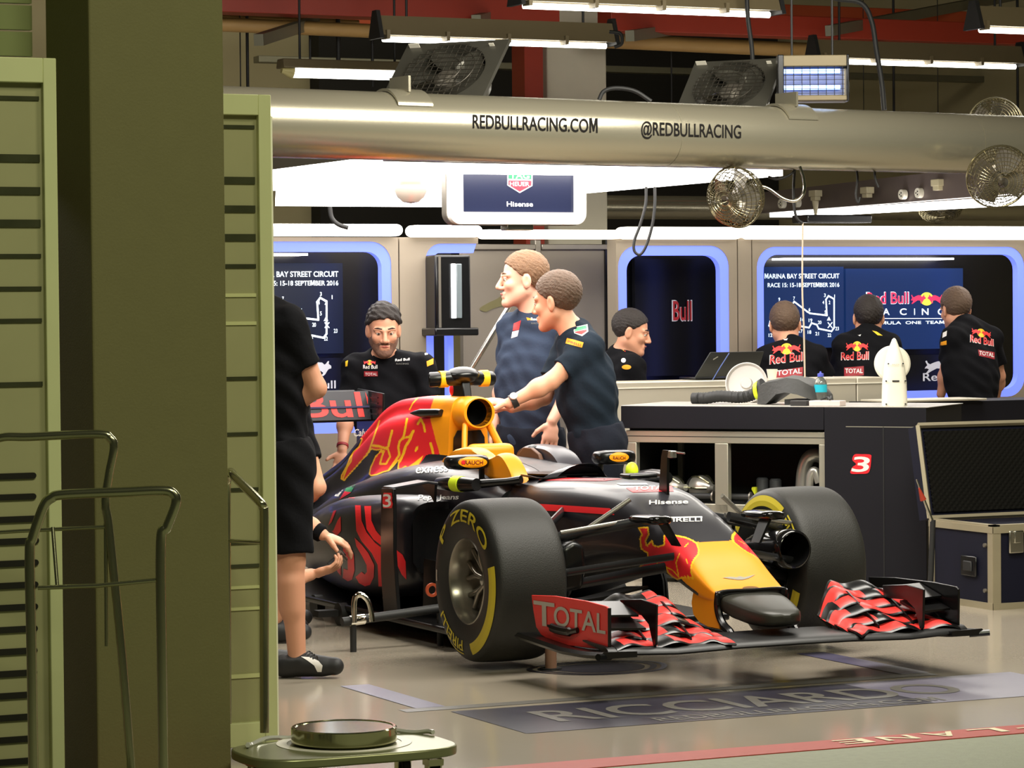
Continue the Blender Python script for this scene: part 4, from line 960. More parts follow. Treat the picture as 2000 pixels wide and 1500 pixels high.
# ---- outer vane with the number, arm, small winglet and neon pod
van = MB(); pr = [(-1.275, .675), (-1.14, .68), (-1.135, .60), (-1.14, .4), (-1.12, .25), (-1.10, .13), (-1.26, .11), (-1.29, .3), (-1.285, .5)]
van.prism([car(f, -.725, z) for f, z in pr], (.018, 0, 0)); va = van.obj('side_vane', m_carbon, CAR, bevel=.003)
van2 = MB().add([car(f, -.725, z) for f, z in pr], [tuple(range(len(pr)))]); vb = van2.bvh()
mb = MB(); wrap_poly(mb, [z5([(550, 1312), (625, 1312), (640, 1345), (628, 1385), (640, 1420), (628, 1462), (545, 1462), (538, 1400), (540, 1345)])], vb, 4, .0015); mb.obj('number_outline', m_cred, va, smooth=0)
mb = MB(); wrap_text(mb, '3', 749, 990, 16, 26, vb, off=.003); mb.obj('number', m_cwht, va, smooth=0)
MB().loft([[car(-1.27, -.72, .672), car(-1.15, -.72, .672), car(-1.15, -.72, .684), car(-1.27, -.72, .684)], [car(-1.2, -.58, .70), car(-1.08, -.58, .70), car(-1.08, -.58, .712), car(-1.2, -.58, .712)], [car(-1.15, -.40, .67), car(-1.05, -.40, .67), car(-1.05, -.40, .685), car(-1.15, -.40, .685)]]).obj('arm', m_cb, va, bevel=.003)
MB().prism([car(f, -.55, z) for f, z in [(-1.25, .70), (-1.075, .695), (-1.085, .615), (-1.12, .64), (-1.2, .675)]], (.012, 0, 0)).obj('winglet', m_carbon, CAR)
np_ = MB(); pth = [car(-1.15, -.51, .695), car(-1.12, -.51, .697), car(-1.0, -.5, .702), car(-.9, -.49, .704), car(-.80, -.47, .706)]
po = np_.tube(pth, [.008, .026, .034, .034, .028], 20).obj('crash_pod', m_carbon, CAR, smooth=60)
MB().tube([car(-.97, -.498, .703), car(-.90, -.492, .704)], .0355, 20).obj('neon_band', m_neon, po)
MB().tube([car(-.84, -.46, .705), car(-.72, -.36, .72), car(-.66, -.32, .73)], [.02, .016, .018], 12).obj('tail_tube', m_carbon, po)
np_ = MB().tube([V(2*AXY[0]-p[0], p[1], p[2]) for p in pth], [.008, .026, .034, .034, .028], 20).obj('crash_pod', m_carbon, CAR, smooth=60)
MB().ell(car(-.93, .36, .735), (.03, .03, .04)).obj('neon_band', m_neon, np_)
# ---- floor, bargeboards
MB().box(car(-2.1, 0, .085), (1.36, 3.0, .03)).obj('floor_plank', m_carbon, CAR, bevel=.01)
for sgn in (-1, 1):
    for f0, l0, h in [(-.62, .36, .42), (-.74, .44, .40), (-.86, .5, .36)]:
        mb = MB(); mb.prism([car(f0, sgn*l0, .12), car(f0-.34, sgn*(l0+.06), .12), car(f0-.32, sgn*(l0+.06), h), car(f0-.1, sgn*l0, h-.02), car(f0-.02, sgn*l0, h-.16)], (.008, 0, 0)); mb.obj('bargeboard', m_carbon, CAR)
    MB().loft([[car(f, sgn*l, z), car(f+.2, sgn*l, z+.02), car(f+.2, sgn*l, z+.03), car(f, sgn*l, z+.012)] for f, l, z in [(.02, .16, .30), (-.02, .35, .26), (-.06, .5, .24)]]).obj('under_tray', m_carbon, CAR)
# ---- wheels
WZ, WR, WF = .36, .335, -.05
PROF = [(-.150, .175), (-.158, .20), (-.166, .25), (-.162, .29), (-.148, .318), (-.125, .331), (-.08, .335), (0, .336), (.08, .335), (.125, .331), (.148, .318), (.162, .29), (.166, .25), (.158, .20), (.150, .175)]
_sp = np.array([(p[0], p[1]) for p in smooth_path([(h, r, 0) for h, r in PROF], 4)]); SIDE = _sp[(_sp[:, 0] > .1)][::-1]
def h_at(r):
    return float(np.interp(r, SIDE[:, 1], SIDE[:, 0]))
def wheel(sgn):
    c = car(WF, sgn*.707, WZ); out = V(sgn, 0, 0)
    mb = MB(); pr = smooth_path([(h, r, 0) for h, r in PROF], 4); pr = [(p[0], p[1]) for p in pr]
    mb.lathe(c, out, pr+[(.12, .168), (-.12, .168)], 96, closed=True)
    for i, f in enumerate(mb.f):
        r = np.mean([np.hypot(mb.v[j][1]-c[1], mb.v[j][2]-c[2]) for j in f]); mb.mi[i] = 1 if r > .322 else 0
    ty = mb.obj('tyre', [m_tyre, m_tread], CAR, smooth=40)
    rm = MB().lathe(c, out, [(.15, .180), (.154, .174), (.146, .168), (.10, .160), (.03, .148), (.0, .13), (-.02, .128), (-.03, .15), (-.12, .168), (-.15, .176)], 64).obj('rim', m_rim, ty, smooth=50)
    mb = MB()
    for k in range(7):
        a = 2*pi*k/7+.2; d = V(0, cos(a), sin(a)); t = V(0, -sin(a), cos(a))
        for s_ in (-1, 1):
            mb.tube([c+out*.055+d*.03, c+out*.07+d*.08+t*s_*.006, c+out*.075+d*.148+t*s_*.032], [.014, .011, .011], 8)
    mb.obj('spokes', m_rim, rm, smooth=60)
    MB().lathe(c, out, [(-.02, .001), (-.02, .05), (.05, .046), (.065, .036), (.07, .022), (.085, .02), (.09, .001)], 24).obj('hub_nut', m_rodm, rm)
    MB().lathe(c, out, [(.0, .1305), (.0, .03)], 48).obj('brake_disc', m_black, rm)
    for face in (1, -1):
        def pos(a, r): 
            h = h_at(r)+.0025; dr = V(0, -cos(a), 0) if True else 0
            return c+out*face*h+V(0, -cos(a)*r, sin(a)*r)
        dirn = -1 if face*sgn < 0 else 1      # clockwise as seen from that side
        def arc_text(mb, body, a0, a1, r0, h):
            v, f = text_box(body, 1, 1, sub=.3); mb.add([pos(a0+(a1-a0)*p[0], r0+p[1]*h) for p in v], f)
        def band(mb, a0, a1, r0, r1):
            n = 30; mb.loft([[pos(a, r0) for a in np.linspace(a0, a1, n)], [pos(a, (r0+r1)/2) for a in np.linspace(a0, a1, n)], [pos(a, r1) for a in np.linspace(a0, a1, n)]], False, False)
        R_ = lambda d: radians(d)
        off = 0 if dirn < 0 else 180
        mb = MB()
        g_ = (lambda d: R_(d)) if dirn < 0 else (lambda d: R_(180-d))
        if face == 1 or sgn > 0:
            sh = 0 if face == 1 else 42
            if face == -1:
                arc_text(mb, 'PIRELLI', g_(50), g_(4), .244, .046); band(mb, g_(50), g_(4), .296, .303); band(mb, g_(58), g_(150), .258, .304); band(mb, g_(-18), g_(-75), .258, .304)
                mb.obj('lettering', m_tyel, ty, smooth=0); continue
            arc_text(mb, 'ZERO', g_(118+sh), g_(33+sh), .246, .052); arc_text(mb, 'P', g_(146+sh), g_(128+sh), .246, .052)
            band(mb, g_(16+sh), g_(-76+sh), .258, .304)
            arc_text(mb, 'PIRELLI', g_(-92+sh), g_(-146+sh), .244, .046); band(mb, g_(-92+sh), g_(-118+sh), .296, .302)
            mb.obj('lettering', m_tyel, ty, smooth=0)
            if face == 1:
                mb = MB(); band(mb, g_(184), g_(174), .262, .275); mb.obj('tyre_tag', m_grylt, ty, smooth=0)
    return ty
wheel(-1); wheel(1)
# ---- brake ducts and front suspension
for sgn in (-1, 1):
    mb = MB(); secs = []
    for l, r in [(.56, .15), (.50, .15), (.46, .13), (.42, .085)]:
        secs.append([car(WF+.03+r*.8*cos(t), sgn*l, WZ+.0+r*sin(t)) for t in np.linspace(0, 2*pi, 32, endpoint=False)])
    mb.loft(secs).obj('brake_drum', m_carbon, CAR, smooth=50)
    mb = MB().lathe(car(.20, sgn*.47, .455), (0, -1, .05), [(-.22, .05), (-.10, .072), (.08, .085), (.13, .08), (.135, .07), (.10, .064), (-.05, .04)], 32)
    if sgn > 0: mb.obj('brake_duct', M('gloss_black', srgb(16, 16, 17), .12), CAR, smooth=60)
    else: MB().loft([[car(f, -.50+dl, z) for dl, z in ((-.05, .50), (.0, .53), (.05, .51), (.06, .42), (.04, .33), (-.05, .32))] for f in (.0, .14, .22)]).obj('brake_scoop', m_carbon, CAR, bevel=.02, seg=3)
    A = lambda p, q, r0=.011, mt=m_arm, fl=2.0: MB().tube([p, q], r0, 10, flat=fl).obj('suspension_arm', mt, CAR)
    hub = lambda f, z, l=.55: car(f, sgn*l, z)
    A(car(.62, sgn*.175, .56) if False else car(.28, sgn*.185, .605), hub(.10, .53)); A(car(-.42, sgn*.24, .60), hub(-.02, .53))
    A(car(.40, sgn*.17, .42), hub(.12, .33)); A(car(-.40, sgn*.22, .36), hub(.0, .30)); A(car(.47, sgn*.17, .47), hub(.22, .40), .008)
    MB().tube([car(.17, sgn*.215, .685), hub(.06, .47, .52)], .010, 10).obj('pushrod', m_rodm, CAR)
    A(car(.24, sgn*.19, .61), hub(.18, .56, .54), .008, m_rodm, 1.2)
    # camera pods beside the nose
    mb = MB(); p0, p1 = car(.29, sgn*.26, .617), car(.55, sgn*.26, .622); secs = []
    for t, s_ in [(0, .35), (.12, .8), (.35, 1), (.8, 1), (.95, .9), (1, .6)]:
        c = p0+(p1-p0)*t; secs.append([c+V(.05*np.sign(cos(a))*abs(cos(a))**.7*s_, 0, .019*np.sign(sin(a))*abs(sin(a))**.7*s_) for a in np.linspace(0, 2*pi, 20, endpoint=False)])
    po = mb.loft(secs).obj('camera_pod', M('gloss_black', srgb(16, 16, 17), .12), CAR, smooth=50)
    MB().prism([car(.455, sgn*.25, .62), car(.535, sgn*.25, .62), car(.545, sgn*.19, .515), car(.48, sgn*.19, .515)], (-sgn*.012, 0, 0)).obj('pod_strut', m_carbon, po)
# pitot mast on the chassis
mb = MB(); mb.loft([[car(f+a, l, z) for a, l in ((-.035*s_, -.006), (.035*s_, -.006), (.035*s_, .006), (-.035*s_, .006))] for f, z, s_ in [(.06, .68, 1.1), (.065, .76, .9), (.075, .85, .75), (.085, .878, .7)]]); pm = mb.obj('pitot_mast', m_carbon, CAR, smooth=0)
MB().box(car(.10, .01, .862), (.03, .06, .03)).obj('sensor', m_rodm, pm, bevel=.003)
MB().tube([car(.10, .0, .874), car(.19, .03, .868)], .004, 6).obj('tube', m_rodm, pm)
# ---- front wing
WING = []
mb = MB(); secs = []
for l, fl, ch, z in [(-.80, 1.12, .22, .170), (-.73, 1.14, .24, .166), (-.52, 1.15, .25, .158), (-.35, 1.15, .25, .162), (-.25, 1.15, .26, .165), (0, 1.15, .26, .166), (.25, 1.15, .26, .165), (.35, 1.15, .25, .162), (.52, 1.15, .25, .158), (.73, 1.14, .24, .166), (.80, 1.12, .22, .170)]:
    secs.append([car(fl-u*ch, l, z+.002+h) for u, h in [(0, .006), (.03, .016), (.12, .026), (.35, .03), (.7, .032), (1, .036), (1, .030), (.7, .022), (.35, .012), (.12, .002), (.03, -.001)]])
mb.loft(secs).obj('wing_main_plane', M('carbon_matte', srgb(14, 14, 14), .45), CAR, smooth=50)
rg = random.Random(3)
for sgn in (-1, 1):
    els = [(1.115, .12, .190, .192, .28), (1.03, .11, .205, .225, .27), (.965, .10, .222, .262, .27), (.90, .09, .24, .285, .28), (.835, .085, .265, .315, .30), (.775, .075, .285, .335, .34)]
    for i, (f0, ch, z0, zi, l0) in enumerate(els):
        mb = MB(); secs = []; ls = np.linspace(l0, .765, 44)
        for l in ls:
            u = (l-l0)/(.765-l0); inn = max(0, 1-u/.18)**2; wv = .010*sin(5.2*u*pi+i*1.1)*(1-inn)
            z = max(.184+.004*i, z0+(zi-z0)*np.sin(pi*min(1, .25+u*.9))*.75+wv-inn*(.05+.018*i)*.9); ff = f0+.01*cos(4*u*pi+i)+inn*.05
            c_ = ch*(1-.1*u); slope = .16+.05*i
            secs.append([car(ff-v*c_, sgn*l, z+v*c_*slope+h) for v, h in [(0, .002), (.08, .008), (.4, .011), (.8, .009), (1, .006), (1, .002), (.8, .002), (.4, 0), (.08, -.004)]])
        mb.loft(secs)
        n = 9; ctr = {}
        for j in range(len(ls)-1):
            u = (j+.5)/(len(ls)-1)
            dark = (int(u*8+i*1.3) % 5 == 4) or u > .92 or (i == 5 and u > .25)
            for q in range(n):
                fi = j*n+q; mb.mi[fi] = 1 if (dark or q not in (1, 2)) else 0
        mb.mi[-2:] = [1, 1]
        mb.obj('wing_flap', [m_redw, m_carbon], CAR, smooth=60)
    # slat supports
    for l, f0 in ((.42, .93), (.60, .90)):
        MB().prism([car(f0+.14, sgn*l, .185), car(f0+.13, sgn*l, .215), car(f0-.1, sgn*l, .33), car(f0-.13, sgn*l, .33), car(f0-.02, sgn*l, .23)], (.006, 0, 0)).obj('flap_bracket', m_carbon, CAR)
    # end plate with foot
    pr = [(.415, .338), (.62, .352), (.9, .356), (1.07, .350), (1.09, .342), (1.086, .185), (.93, .178), (.70, .168), (.56, .178), (.50, .188), (.455, .215), (.43, .28)]
    mb = MB(); mb.prism([car(f, sgn*.775, z) for f, z in pr], (sgn*.010, 0, 0)); epm = MB().add([car(f, sgn*.785, z) for f, z in pr], [tuple(range(len(pr)))]); ebv = epm.bvh()
    ep = mb.obj('end_plate', m_redw if sgn < 0 else m_carbon, CAR, bevel=.002)
    if sgn < 0:
        v, f = text_box('T', 1, 1, sub=.3); t1 = MB()
        wrap(t1, [(1044+p[0]*41+p[1]*-1, 1219-p[1]*49+p[0]*6) for p in v], f, ebv, .003)
        v, f = text_box('OTAL', 1, 1, sub=.15)
        wrap(t1, [(1083+p[0]*101+p[1]*0, 1221-p[1]*40+p[0]*17) for p in v], f, ebv, .003)
        t1.obj('lettering', m_grylt, ep, smooth=0)
        MB().tube(smooth_path([cy(x, y, -.792) for x, y in [(1070, 1222), (1085, 1229), (1110, 1234), (1128, 1231)]]), [.004]*4+[.012]*14+[.008]*7, 8, flat=1.5).obj('strake', m_carbon, ep)
        MB().tube([car(1.09, sgn*.78, .345), car(1.088, sgn*.78, .18)], .007, 8).obj('edge_trim', m_carbon, ep)
    MB().loft([[car(f, sgn*l, z) for l, z in ((.70, z0), (.70, z0+.022), (.84, z0+.026), (.855, z0+.014), (.84, z0))] for f, z0 in [(.40, .165), (.55, .158), (.8, .145), (1.0, .15), (1.12, .158), (1.16, .162)]]).obj('foot_plate', m_carbon, ep, smooth=40)
    MB().tube([car(1.13, sgn*.80, .165), car(1.17, sgn*.87, .172)], .013, 10).obj('foot_tip', m_carbon, ep)
    # cascade winglet
    mb = MB(); mb.prism([car(f, sgn*.60, z) for f, z in [(.82, .345), (1.0, .362), (1.125, .352), (1.118, .20), (1.10, .185), (1.06, .27), (1.0, .30), (.83, .295)]], (-sgn*.010, 0, 0)); ca = mb.obj('cascade_plate', m_carbon, CAR, bevel=.003)
    MB().loft([[car(f+u, sgn*.61, z+h) for u, h in ((0, 0), (.16, -.035), (.16, -.027), (0, .012))] if k == 0 else [car(f+u, sgn*.77, z+h) for u, h in ((0, 0), (.16, -.035), (.16, -.027), (0, .012))] for k, (f, z) in enumerate([(.84, .33), (.82, .335)])]).obj('cascade_wing', m_carbon, ca)
    MB().loft([[car(f+u, sgn*l, z+h) for u, h in ((0, 0), (.14, -.03), (.14, -.022), (0, .012))] for l, f, z in [(.61, .92, .28), (.77, .9, .285)]]).obj('cascade_wing', m_carbon, ca)
# ---- rear wing
RF = -4.1
mb = MB()
def slab(z0, z1, f0, f1, l0, l1, th=.018):
    return MB().loft([[car(f0, l, z0), car((f0*2+f1)/3, l, z0+(z1-z0)*.2), car(f1, l, z1), car(f1, l, z1+th*.4), car((f0*2+f1)/3, l, z0+(z1-z0)*.2+th*1.3), car(f0, l, z0+th)] for l in (l0, l1)])
q = slab(.865, .915, RF+.05, RF-.2, -.37, .37); q.obj('rear_wing_plane', m_carbon, CAR, smooth=50)
q2 = MB().loft([[car(RF-.12+u, l, z) for u, z in ((0, .93), (-.05, .98), (-.07, 1.03), (-.09, 1.03), (-.07, .97), (-.02, .92))] for l in (-.37, .37)]); RWF = q2.obj('rear_wing_flap', m_cb, CAR, smooth=50)
flapv = MB().add([car(RF+.06, -.365, .875), car(RF+.06, .365, .875), car(RF+.02, .365, 1.03), car(RF+.02, -.365, 1.03)], [(0, 1, 2, 3)])
MB().prism([car(RF+.06, -.365, .875), car(RF+.06, .365, .875), car(RF+.02, .365, 1.03), car(RF+.02, -.365, 1.03)], (0, .012, 0)).obj('flap_face', m_cb, RWF, smooth=0)
mb = MB(); wrap_text(mb, 'Bull', 594, 815, 140, 50, flapv.bvh(), dx=(140, -2), slant=-.2, sub=.4); mb.obj('red_lettering', m_redw, RWF, smooth=0)
MB().box(car(RF+.046, 0, .945), (.72, .012, .010)).obj('slot_edge', M('slot_blue', srgb(70, 70, 100), .3), RWF)
for sgn in (-1, 1):
    pr = [(RF+.22, 1.02), (RF-.15, 1.04), (RF-.18, .55), (RF-.02, .52), (RF+.1, .62), (RF+.2, .78)]
    ep = MB().prism([car(f, sgn*.37, z) for f, z in pr], (sgn*.012, 0, 0)).obj('rear_end_plate', m_carbon, CAR, bevel=.003)
    for k in range(4): MB().box(car(RF+.05, sgn*.376, .995-.03*k), (.02, .2, .008)).obj('louvre', m_cb, ep)
MB().box(car(RF+.0, -.1, .6), (.03, .1, .55)).obj('rear_pillar', m_carbon, CAR, bevel=.005)
MB().box(car(RF+.1, 0, .38), (.5, .5, .3)).obj('gearbox', m_carbon, CAR, bevel=.04)
mb = MB(); 
p = onY(690, 852, AXY[1]-RF-.25); plane_text(mb, 'Calvin', p, (1, 0, 0), (0, 0, 1), .10, .04, .2); mb.obj('lettering', m_grylt, CAR, smooth=0)
# ================================================================== THINGS IN AND BEFORE THE GARAGE
m_olive = M('olive_frame', srgb(200, 204, 150), .55, var=.04)
m_frost = M('frosted_glass', srgb(160, 158, 114), .45, var=.06, scale=6)
m_clear = M('clear_strip', srgb(64, 66, 46), .12, var=.4, scale=9)
m_slot = M('slot_dark', srgb(26, 24, 16), .4)
# ---- frosted glass screens with clear stripes
def glass_screen(label, Y, x0, x1, top, inner_x1, inner_top, stripes, slots, bright, zb=.03):
    tl = onY(x0, top, Y); tr = onY(x1, top+2, Y); X0, X1, Zt = tl[0], tr[0], tr[2]
    ix = onY(inner_x1, inner_top, Y); xi, zi = ix[0], ix[2]
    o = thing('glass_screen', label, 'glass screen', ((X0+X1)/2, Y, 0), None)
    MB().box(((xi+X1)/2, Y, (Zt+zb)/2), (X1-xi, .05, Zt-zb)).obj('stile', m_olive, o, bevel=.003)
    MB().box(((X0+xi)/2, Y, (Zt+zi)/2), (xi-X0, .05, Zt-zi)).obj('top_rail', m_olive, o, bevel=.003)
    MB().box(((X0+xi)/2, Y, zb+.04), (xi-X0, .05, .08)).obj('bottom_rail', m_olive, o, bevel=.003)
    MB().box((X0+.02, Y, (zi+zb)/2), (.04, .05, zi-zb)).obj('stile', m_olive, o)
    MB().box(((X0+xi)/2, Y+.005, (zi+zb)/2), (xi-X0, .012, zi-zb)).obj('pane', m_frost, o, smooth=0)
    px = (x0+inner_x1)/2
    for y, h in stripes:
        p = onY(px, y, Y); hh = h*p_s(Y, px); MB().box(((X0+xi)/2-.002, Y-.003, p[2]), (xi-X0-.012, .006, hh)).obj('clear_stripe', M('lit_strip', srgb(206, 208, 150), .3) if (bright and y in (632, 577, 1150, 1192, 1324)) else m_clear, o, smooth=0)  # paler stripes have the bright floor behind them put into their colour
    for y, h, xe in slots:
        p = onY(px, y, Y); e = onY(xe, y, Y)[0]; hh = h*p_s(Y, px)
        pts = [(X0, p[2]-hh/2), (e-hh/2, p[2]-hh/2)]+[(e-hh/2+hh/2*cos(a), p[2]+hh/2*sin(a)) for a in np.linspace(-pi/2, pi/2, 9)]+[(X0, p[2]+hh/2)]
        MB().prism([(a, Y-.007, b) for a, b in pts], (0, .006, 0)).obj('slot', m_slot, o, smooth=0)
    for sx in (X0+.05, X1-.05): MB().box((sx, Y, zb/2+.004), (.08, .12, zb+.008)).obj('foot', m_frame, o)
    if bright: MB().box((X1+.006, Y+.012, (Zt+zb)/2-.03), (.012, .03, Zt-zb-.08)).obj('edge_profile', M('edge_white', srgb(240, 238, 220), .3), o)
def p_s(Y, px):
    q = onY(px, 700, Y); return float((q-CAM)@_f)/F
sl = [(932, 12, 70)]+[(973, 12, 70)]+[(1017+43.2*i, 12.5, 76-i*.6) for i in range(12)]
glass_screen('frosted glass screen with dark slots at the far left in front of the pillar', 8.70, -160, 105, 113, 80, 163, [(190, 8), (308, 15), (372, 15), (436, 15), (500, 8), (564, 8), (627, 8), (752, 9)], sl, False)
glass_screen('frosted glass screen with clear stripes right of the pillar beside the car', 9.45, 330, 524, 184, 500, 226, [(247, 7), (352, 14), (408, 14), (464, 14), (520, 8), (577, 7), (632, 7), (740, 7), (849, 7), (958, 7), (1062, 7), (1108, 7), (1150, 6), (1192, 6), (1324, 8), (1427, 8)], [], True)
# ---- push trolleys
m_tub = M('steel_tube', srgb(176, 174, 140), .2, .95, var=.08)
m_tray = M('trolley_tray', srgb(126, 128, 90), .3, .5, var=.08)
def castor(o, p, r=.05):
    p = V(p[0], p[1], 0); ca = MB().cyl(p+V(-.014, 0, r), p+V(.014, 0, r), r, n=24).obj('castor', m_blk, o, bevel=.004)
    MB().box(p+V(0, 0, 2*r+.01), (.05, .05, .02)).box(p+V(-.02, 0, r+.025), (.005, .03, .07)).box(p+V(.02, 0, r+.025), (.005, .03, .07)).obj('fork', m_tub, ca)
def trolley(label, Z, handle, bars, base_c, base_w, base_d, base_z, extra=None, rt=.0125):
    o = thing('hand_trolley', label, 'trolley', (base_c[0], base_c[1], 0), 'steel push trolleys'); del o['group']
    P = [at(x, y, Z+(dz if dz else 0)) for x, y, dz in handle]
    P[0][2] = P[-1][2] = base_z
    MB().tube(smooth_path(P, 10), rt, 14).obj('handle', m_tub, o, smooth=60)
    for b in bars:
        MB().tube([at(x, y, Z+dz) for x, y, dz in b], rt*.45, 8).obj('crossbar', m_tub, o, smooth=60)
    mb = MB(); pts = [(base_c[0]+base_w*np.sign(cos(t))*abs(cos(t))**.45, base_c[1]+base_d*np.sign(sin(t))*abs(sin(t))**.6) for t in np.linspace(0, 2*pi, 48, endpoint=False)]
    mb.loft([[V(a, b, base_z-.03) for a, b in pts], [V(a, b, base_z) for a, b in pts]]); mb.obj('platform', m_tray, o, bevel=.006)
    for sx in (-1, 1):
        for sy in (-1, 1): castor(o, (base_c[0]+sx*base_w*.72, base_c[1]+sy*base_d*.6), (base_z-.06)/2)
    return o
q = onz(100, 1620, .15)
trolley('rear steel push trolley at the left with the taller handle', 8.45, [(-60, 1400, 0), (-58, 1000, 0), (-40, 880, 0), (0, 855, 0), (60, 853, 0), (190, 848, 0), (215, 856, 0), (222, 875, 0), (212, 930, 0), (206, 985, 0), (214, 1040, 0), (238, 1280, 0), (258, 1490, 0)],
        [[(-40, 1042, 0), (40, 1037, 0), (213, 1029, 0)], [(103, 1030, 0), (112, 1147, -.05)], [(206, 1000, 0), (208, 1262, 0)]], at(110, 1560, 8.45)[:2], .26, .2, .16)
trolley('front steel push trolley at the left in front of the pillar', 8.05, [(66, 1560, 0), (62, 1300, 0), (58, 1085, 0), (64, 1050, 0), (85, 990, 0), (100, 973, 0), (125, 966, 0), (240, 961, 0), (318, 958, 0), (340, 966, 0), (343, 985, 0), (326, 1030, 0), (314, 1062, 0), (316, 1300, 0), (320, 1560, 0)],
        [[(74, 1148, 0), (190, 1144, 0), (316, 1132, 0)]], at(190, 1680, 8.05)[:2], .24, .18, .16, rt=.0135)
c3 = onz(662, 1456, .135)
o3 = trolley('push trolley with round silver disc behind the pillar at the bottom', 9.62, [(444, 1450, .2), (442, 1000, .2), (444, 935, .18), (450, 922, .14), (462, 935, .08), (505, 978, 0), (514, 992, 0), (516, 1020, 0), (516, 1250, 0), (517, 1470, -.02)], [[(444, 1056, .2), (512, 1060, 0)]], (c3[0]+.01, c3[1]-.02), .34, .20, .135, rt=.0145)
pd = onz(672, 1449, .138)
dk = thing('round_disc', 'round silver disc lying on the bottom trolley', 'disc', (pd[0], pd[1], .138))
MB().lathe(pd, (0, 0, 1), [(0, .001), (0, .158), (.005, .164), (.046, .164), (.05, .160), (.05, .152), (.047, .150), (.047, .001)], 64).obj('disc', M('disc_metal', srgb(170, 168, 130), .12, .9, var=.02), dk)
MB().lathe(pd, (0, 0, 1), [(-.003, .178), (-.003, .21), (-.001, .21), (-.001, .178), (-.003, .178)], 64).obj('white_ring', M('white_plastic', srgb(225, 220, 205), .4), o3, smooth=0)
MB().tube(smooth_path([V(pd[0]+.31*cos(a), pd[1]+.18*sin(a), .142+.004*sin(9*a)) for a in np.linspace(.1, 3.0, 24)], 3), .008, 6).obj('plastic_wrap', M('shrink_wrap', srgb(205, 205, 195), .1, .3), o3)
# ---- bench with shelves and parts
FL = at(1222, 793, 16.2); FR = at(1811, 797, 15.5); FL[2] = FR[2] = 0; bx = nrm(FR-FL); bn = V(-bx[1], bx[0], 0)   # bn points away from us
BH, BD = .945, .62; BW = float(np.linalg.norm(FR-FL)); BX = lambda u, d, z: FL+bx*u+bn*d+V(0, 0, z)
def ub(px, py):   # photo point on the bench front -> (u, z)
    r = ray(px, py); n = bn; t = ((FL-CAM)@n)/(r@n); p = CAM+r*t; return float((p-FL)@bx), float(p[2])
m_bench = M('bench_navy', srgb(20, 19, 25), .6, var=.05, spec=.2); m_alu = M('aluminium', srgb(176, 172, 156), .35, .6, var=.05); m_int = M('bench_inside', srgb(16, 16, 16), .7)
bn_o = thing('work_bench', 'dark navy work bench with open aluminium shelves behind the car', 'bench', BX(BW/2, .3, 0))
def bbox(name, u0, u1, d0, d1, z0, z1, mt, par=bn_o, bev=.003):
    return MB().box(BX((u0+u1)/2, (d0+d1)/2, (z0+z1)/2), (u1-u0, d1-d0, z1-z0), ax=bx).obj(name, mt, par, bevel=bev)
us = ub(1612, 900)[0]; zr0 = ub(1420, 838)[1]; zr1 = ub(1420, 866)[1]; zs = ub(1420, 985)[1]
um = ub(1408, 900)[0]
bbox('worktop', -.02, us, -.02, BD, zr0, BH, m_bench)
wt = bbox('top_surface', -.02, BW+.01, -.02, BD, BH, BH+.004, M('worktop_pale', srgb(170, 166, 158), .3))
bbox('rail', 0, us, 0, .045, zr1, zr0-.012, m_alu); bbox('rail_groove', 0, us, -.002, .04, zr1+.032, zr1+.036, m_int)
for u0, w_ in ((.0, .06), (um-.035, .075), (us-.035, .035)): bbox('post', u0, u0+w_, 0, .05, .08, zr1, m_alu)
bbox('post', .07, .10, BD-.05, BD, .08, zr1, m_alu)
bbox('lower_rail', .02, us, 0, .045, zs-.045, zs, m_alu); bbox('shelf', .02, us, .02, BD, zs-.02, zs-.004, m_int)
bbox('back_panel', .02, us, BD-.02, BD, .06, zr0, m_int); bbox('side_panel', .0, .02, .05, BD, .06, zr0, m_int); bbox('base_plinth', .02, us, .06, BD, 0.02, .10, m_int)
cab = bbox('cabinet', us+.002, BW, -.02, BD, .02, BH, m_bench)
ud = ub(1728, 900)[0]; zd = ub(1700, 833)[1]
bbox('seam', ud-.003, ud+.003, -.0215, -.01, .05, zd, m_int, cab, 0); bbox('edge_line', us+.12, BW, -.0215, -.01, zd-.003, zd+.001, m_alu, cab, 0)
u0, z0 = ub(1664, 921)
mb = MB(); plane_text(mb, '3', BX(u0+.004, -.021, z0+.002), bx, (0, 0, 1), .092, .080, .2, off=.003); mb.obj('number', m_pw0 if False else M('number_cream', srgb(232, 226, 210), .5), cab, smooth=0)
mb = MB(); plane_poly(mb, [curve_px([(.0, -.008), (.05, -.010), (.092, -.006), (.106, .018), (.112, .07), (.108, .090), (.06, .092), (.022, .090), (.010, .062), (.030, .04), (.010, .024)], 4)], BX(u0, -.021, z0), bx, (0, 0, 1), off=.0015); mb.obj('number_outline', M('number_red', srgb(204, 24, 36), .5), cab, smooth=0)
for k in range(4): MB().cyl(BX((.1, BW-.1)[k % 2], (.1, BD-.1)[k//2], 0), BX((.1, BW-.1)[k % 2], (.1, BD-.1)[k//2], .05), .03).obj('foot', m_blk, bn_o)
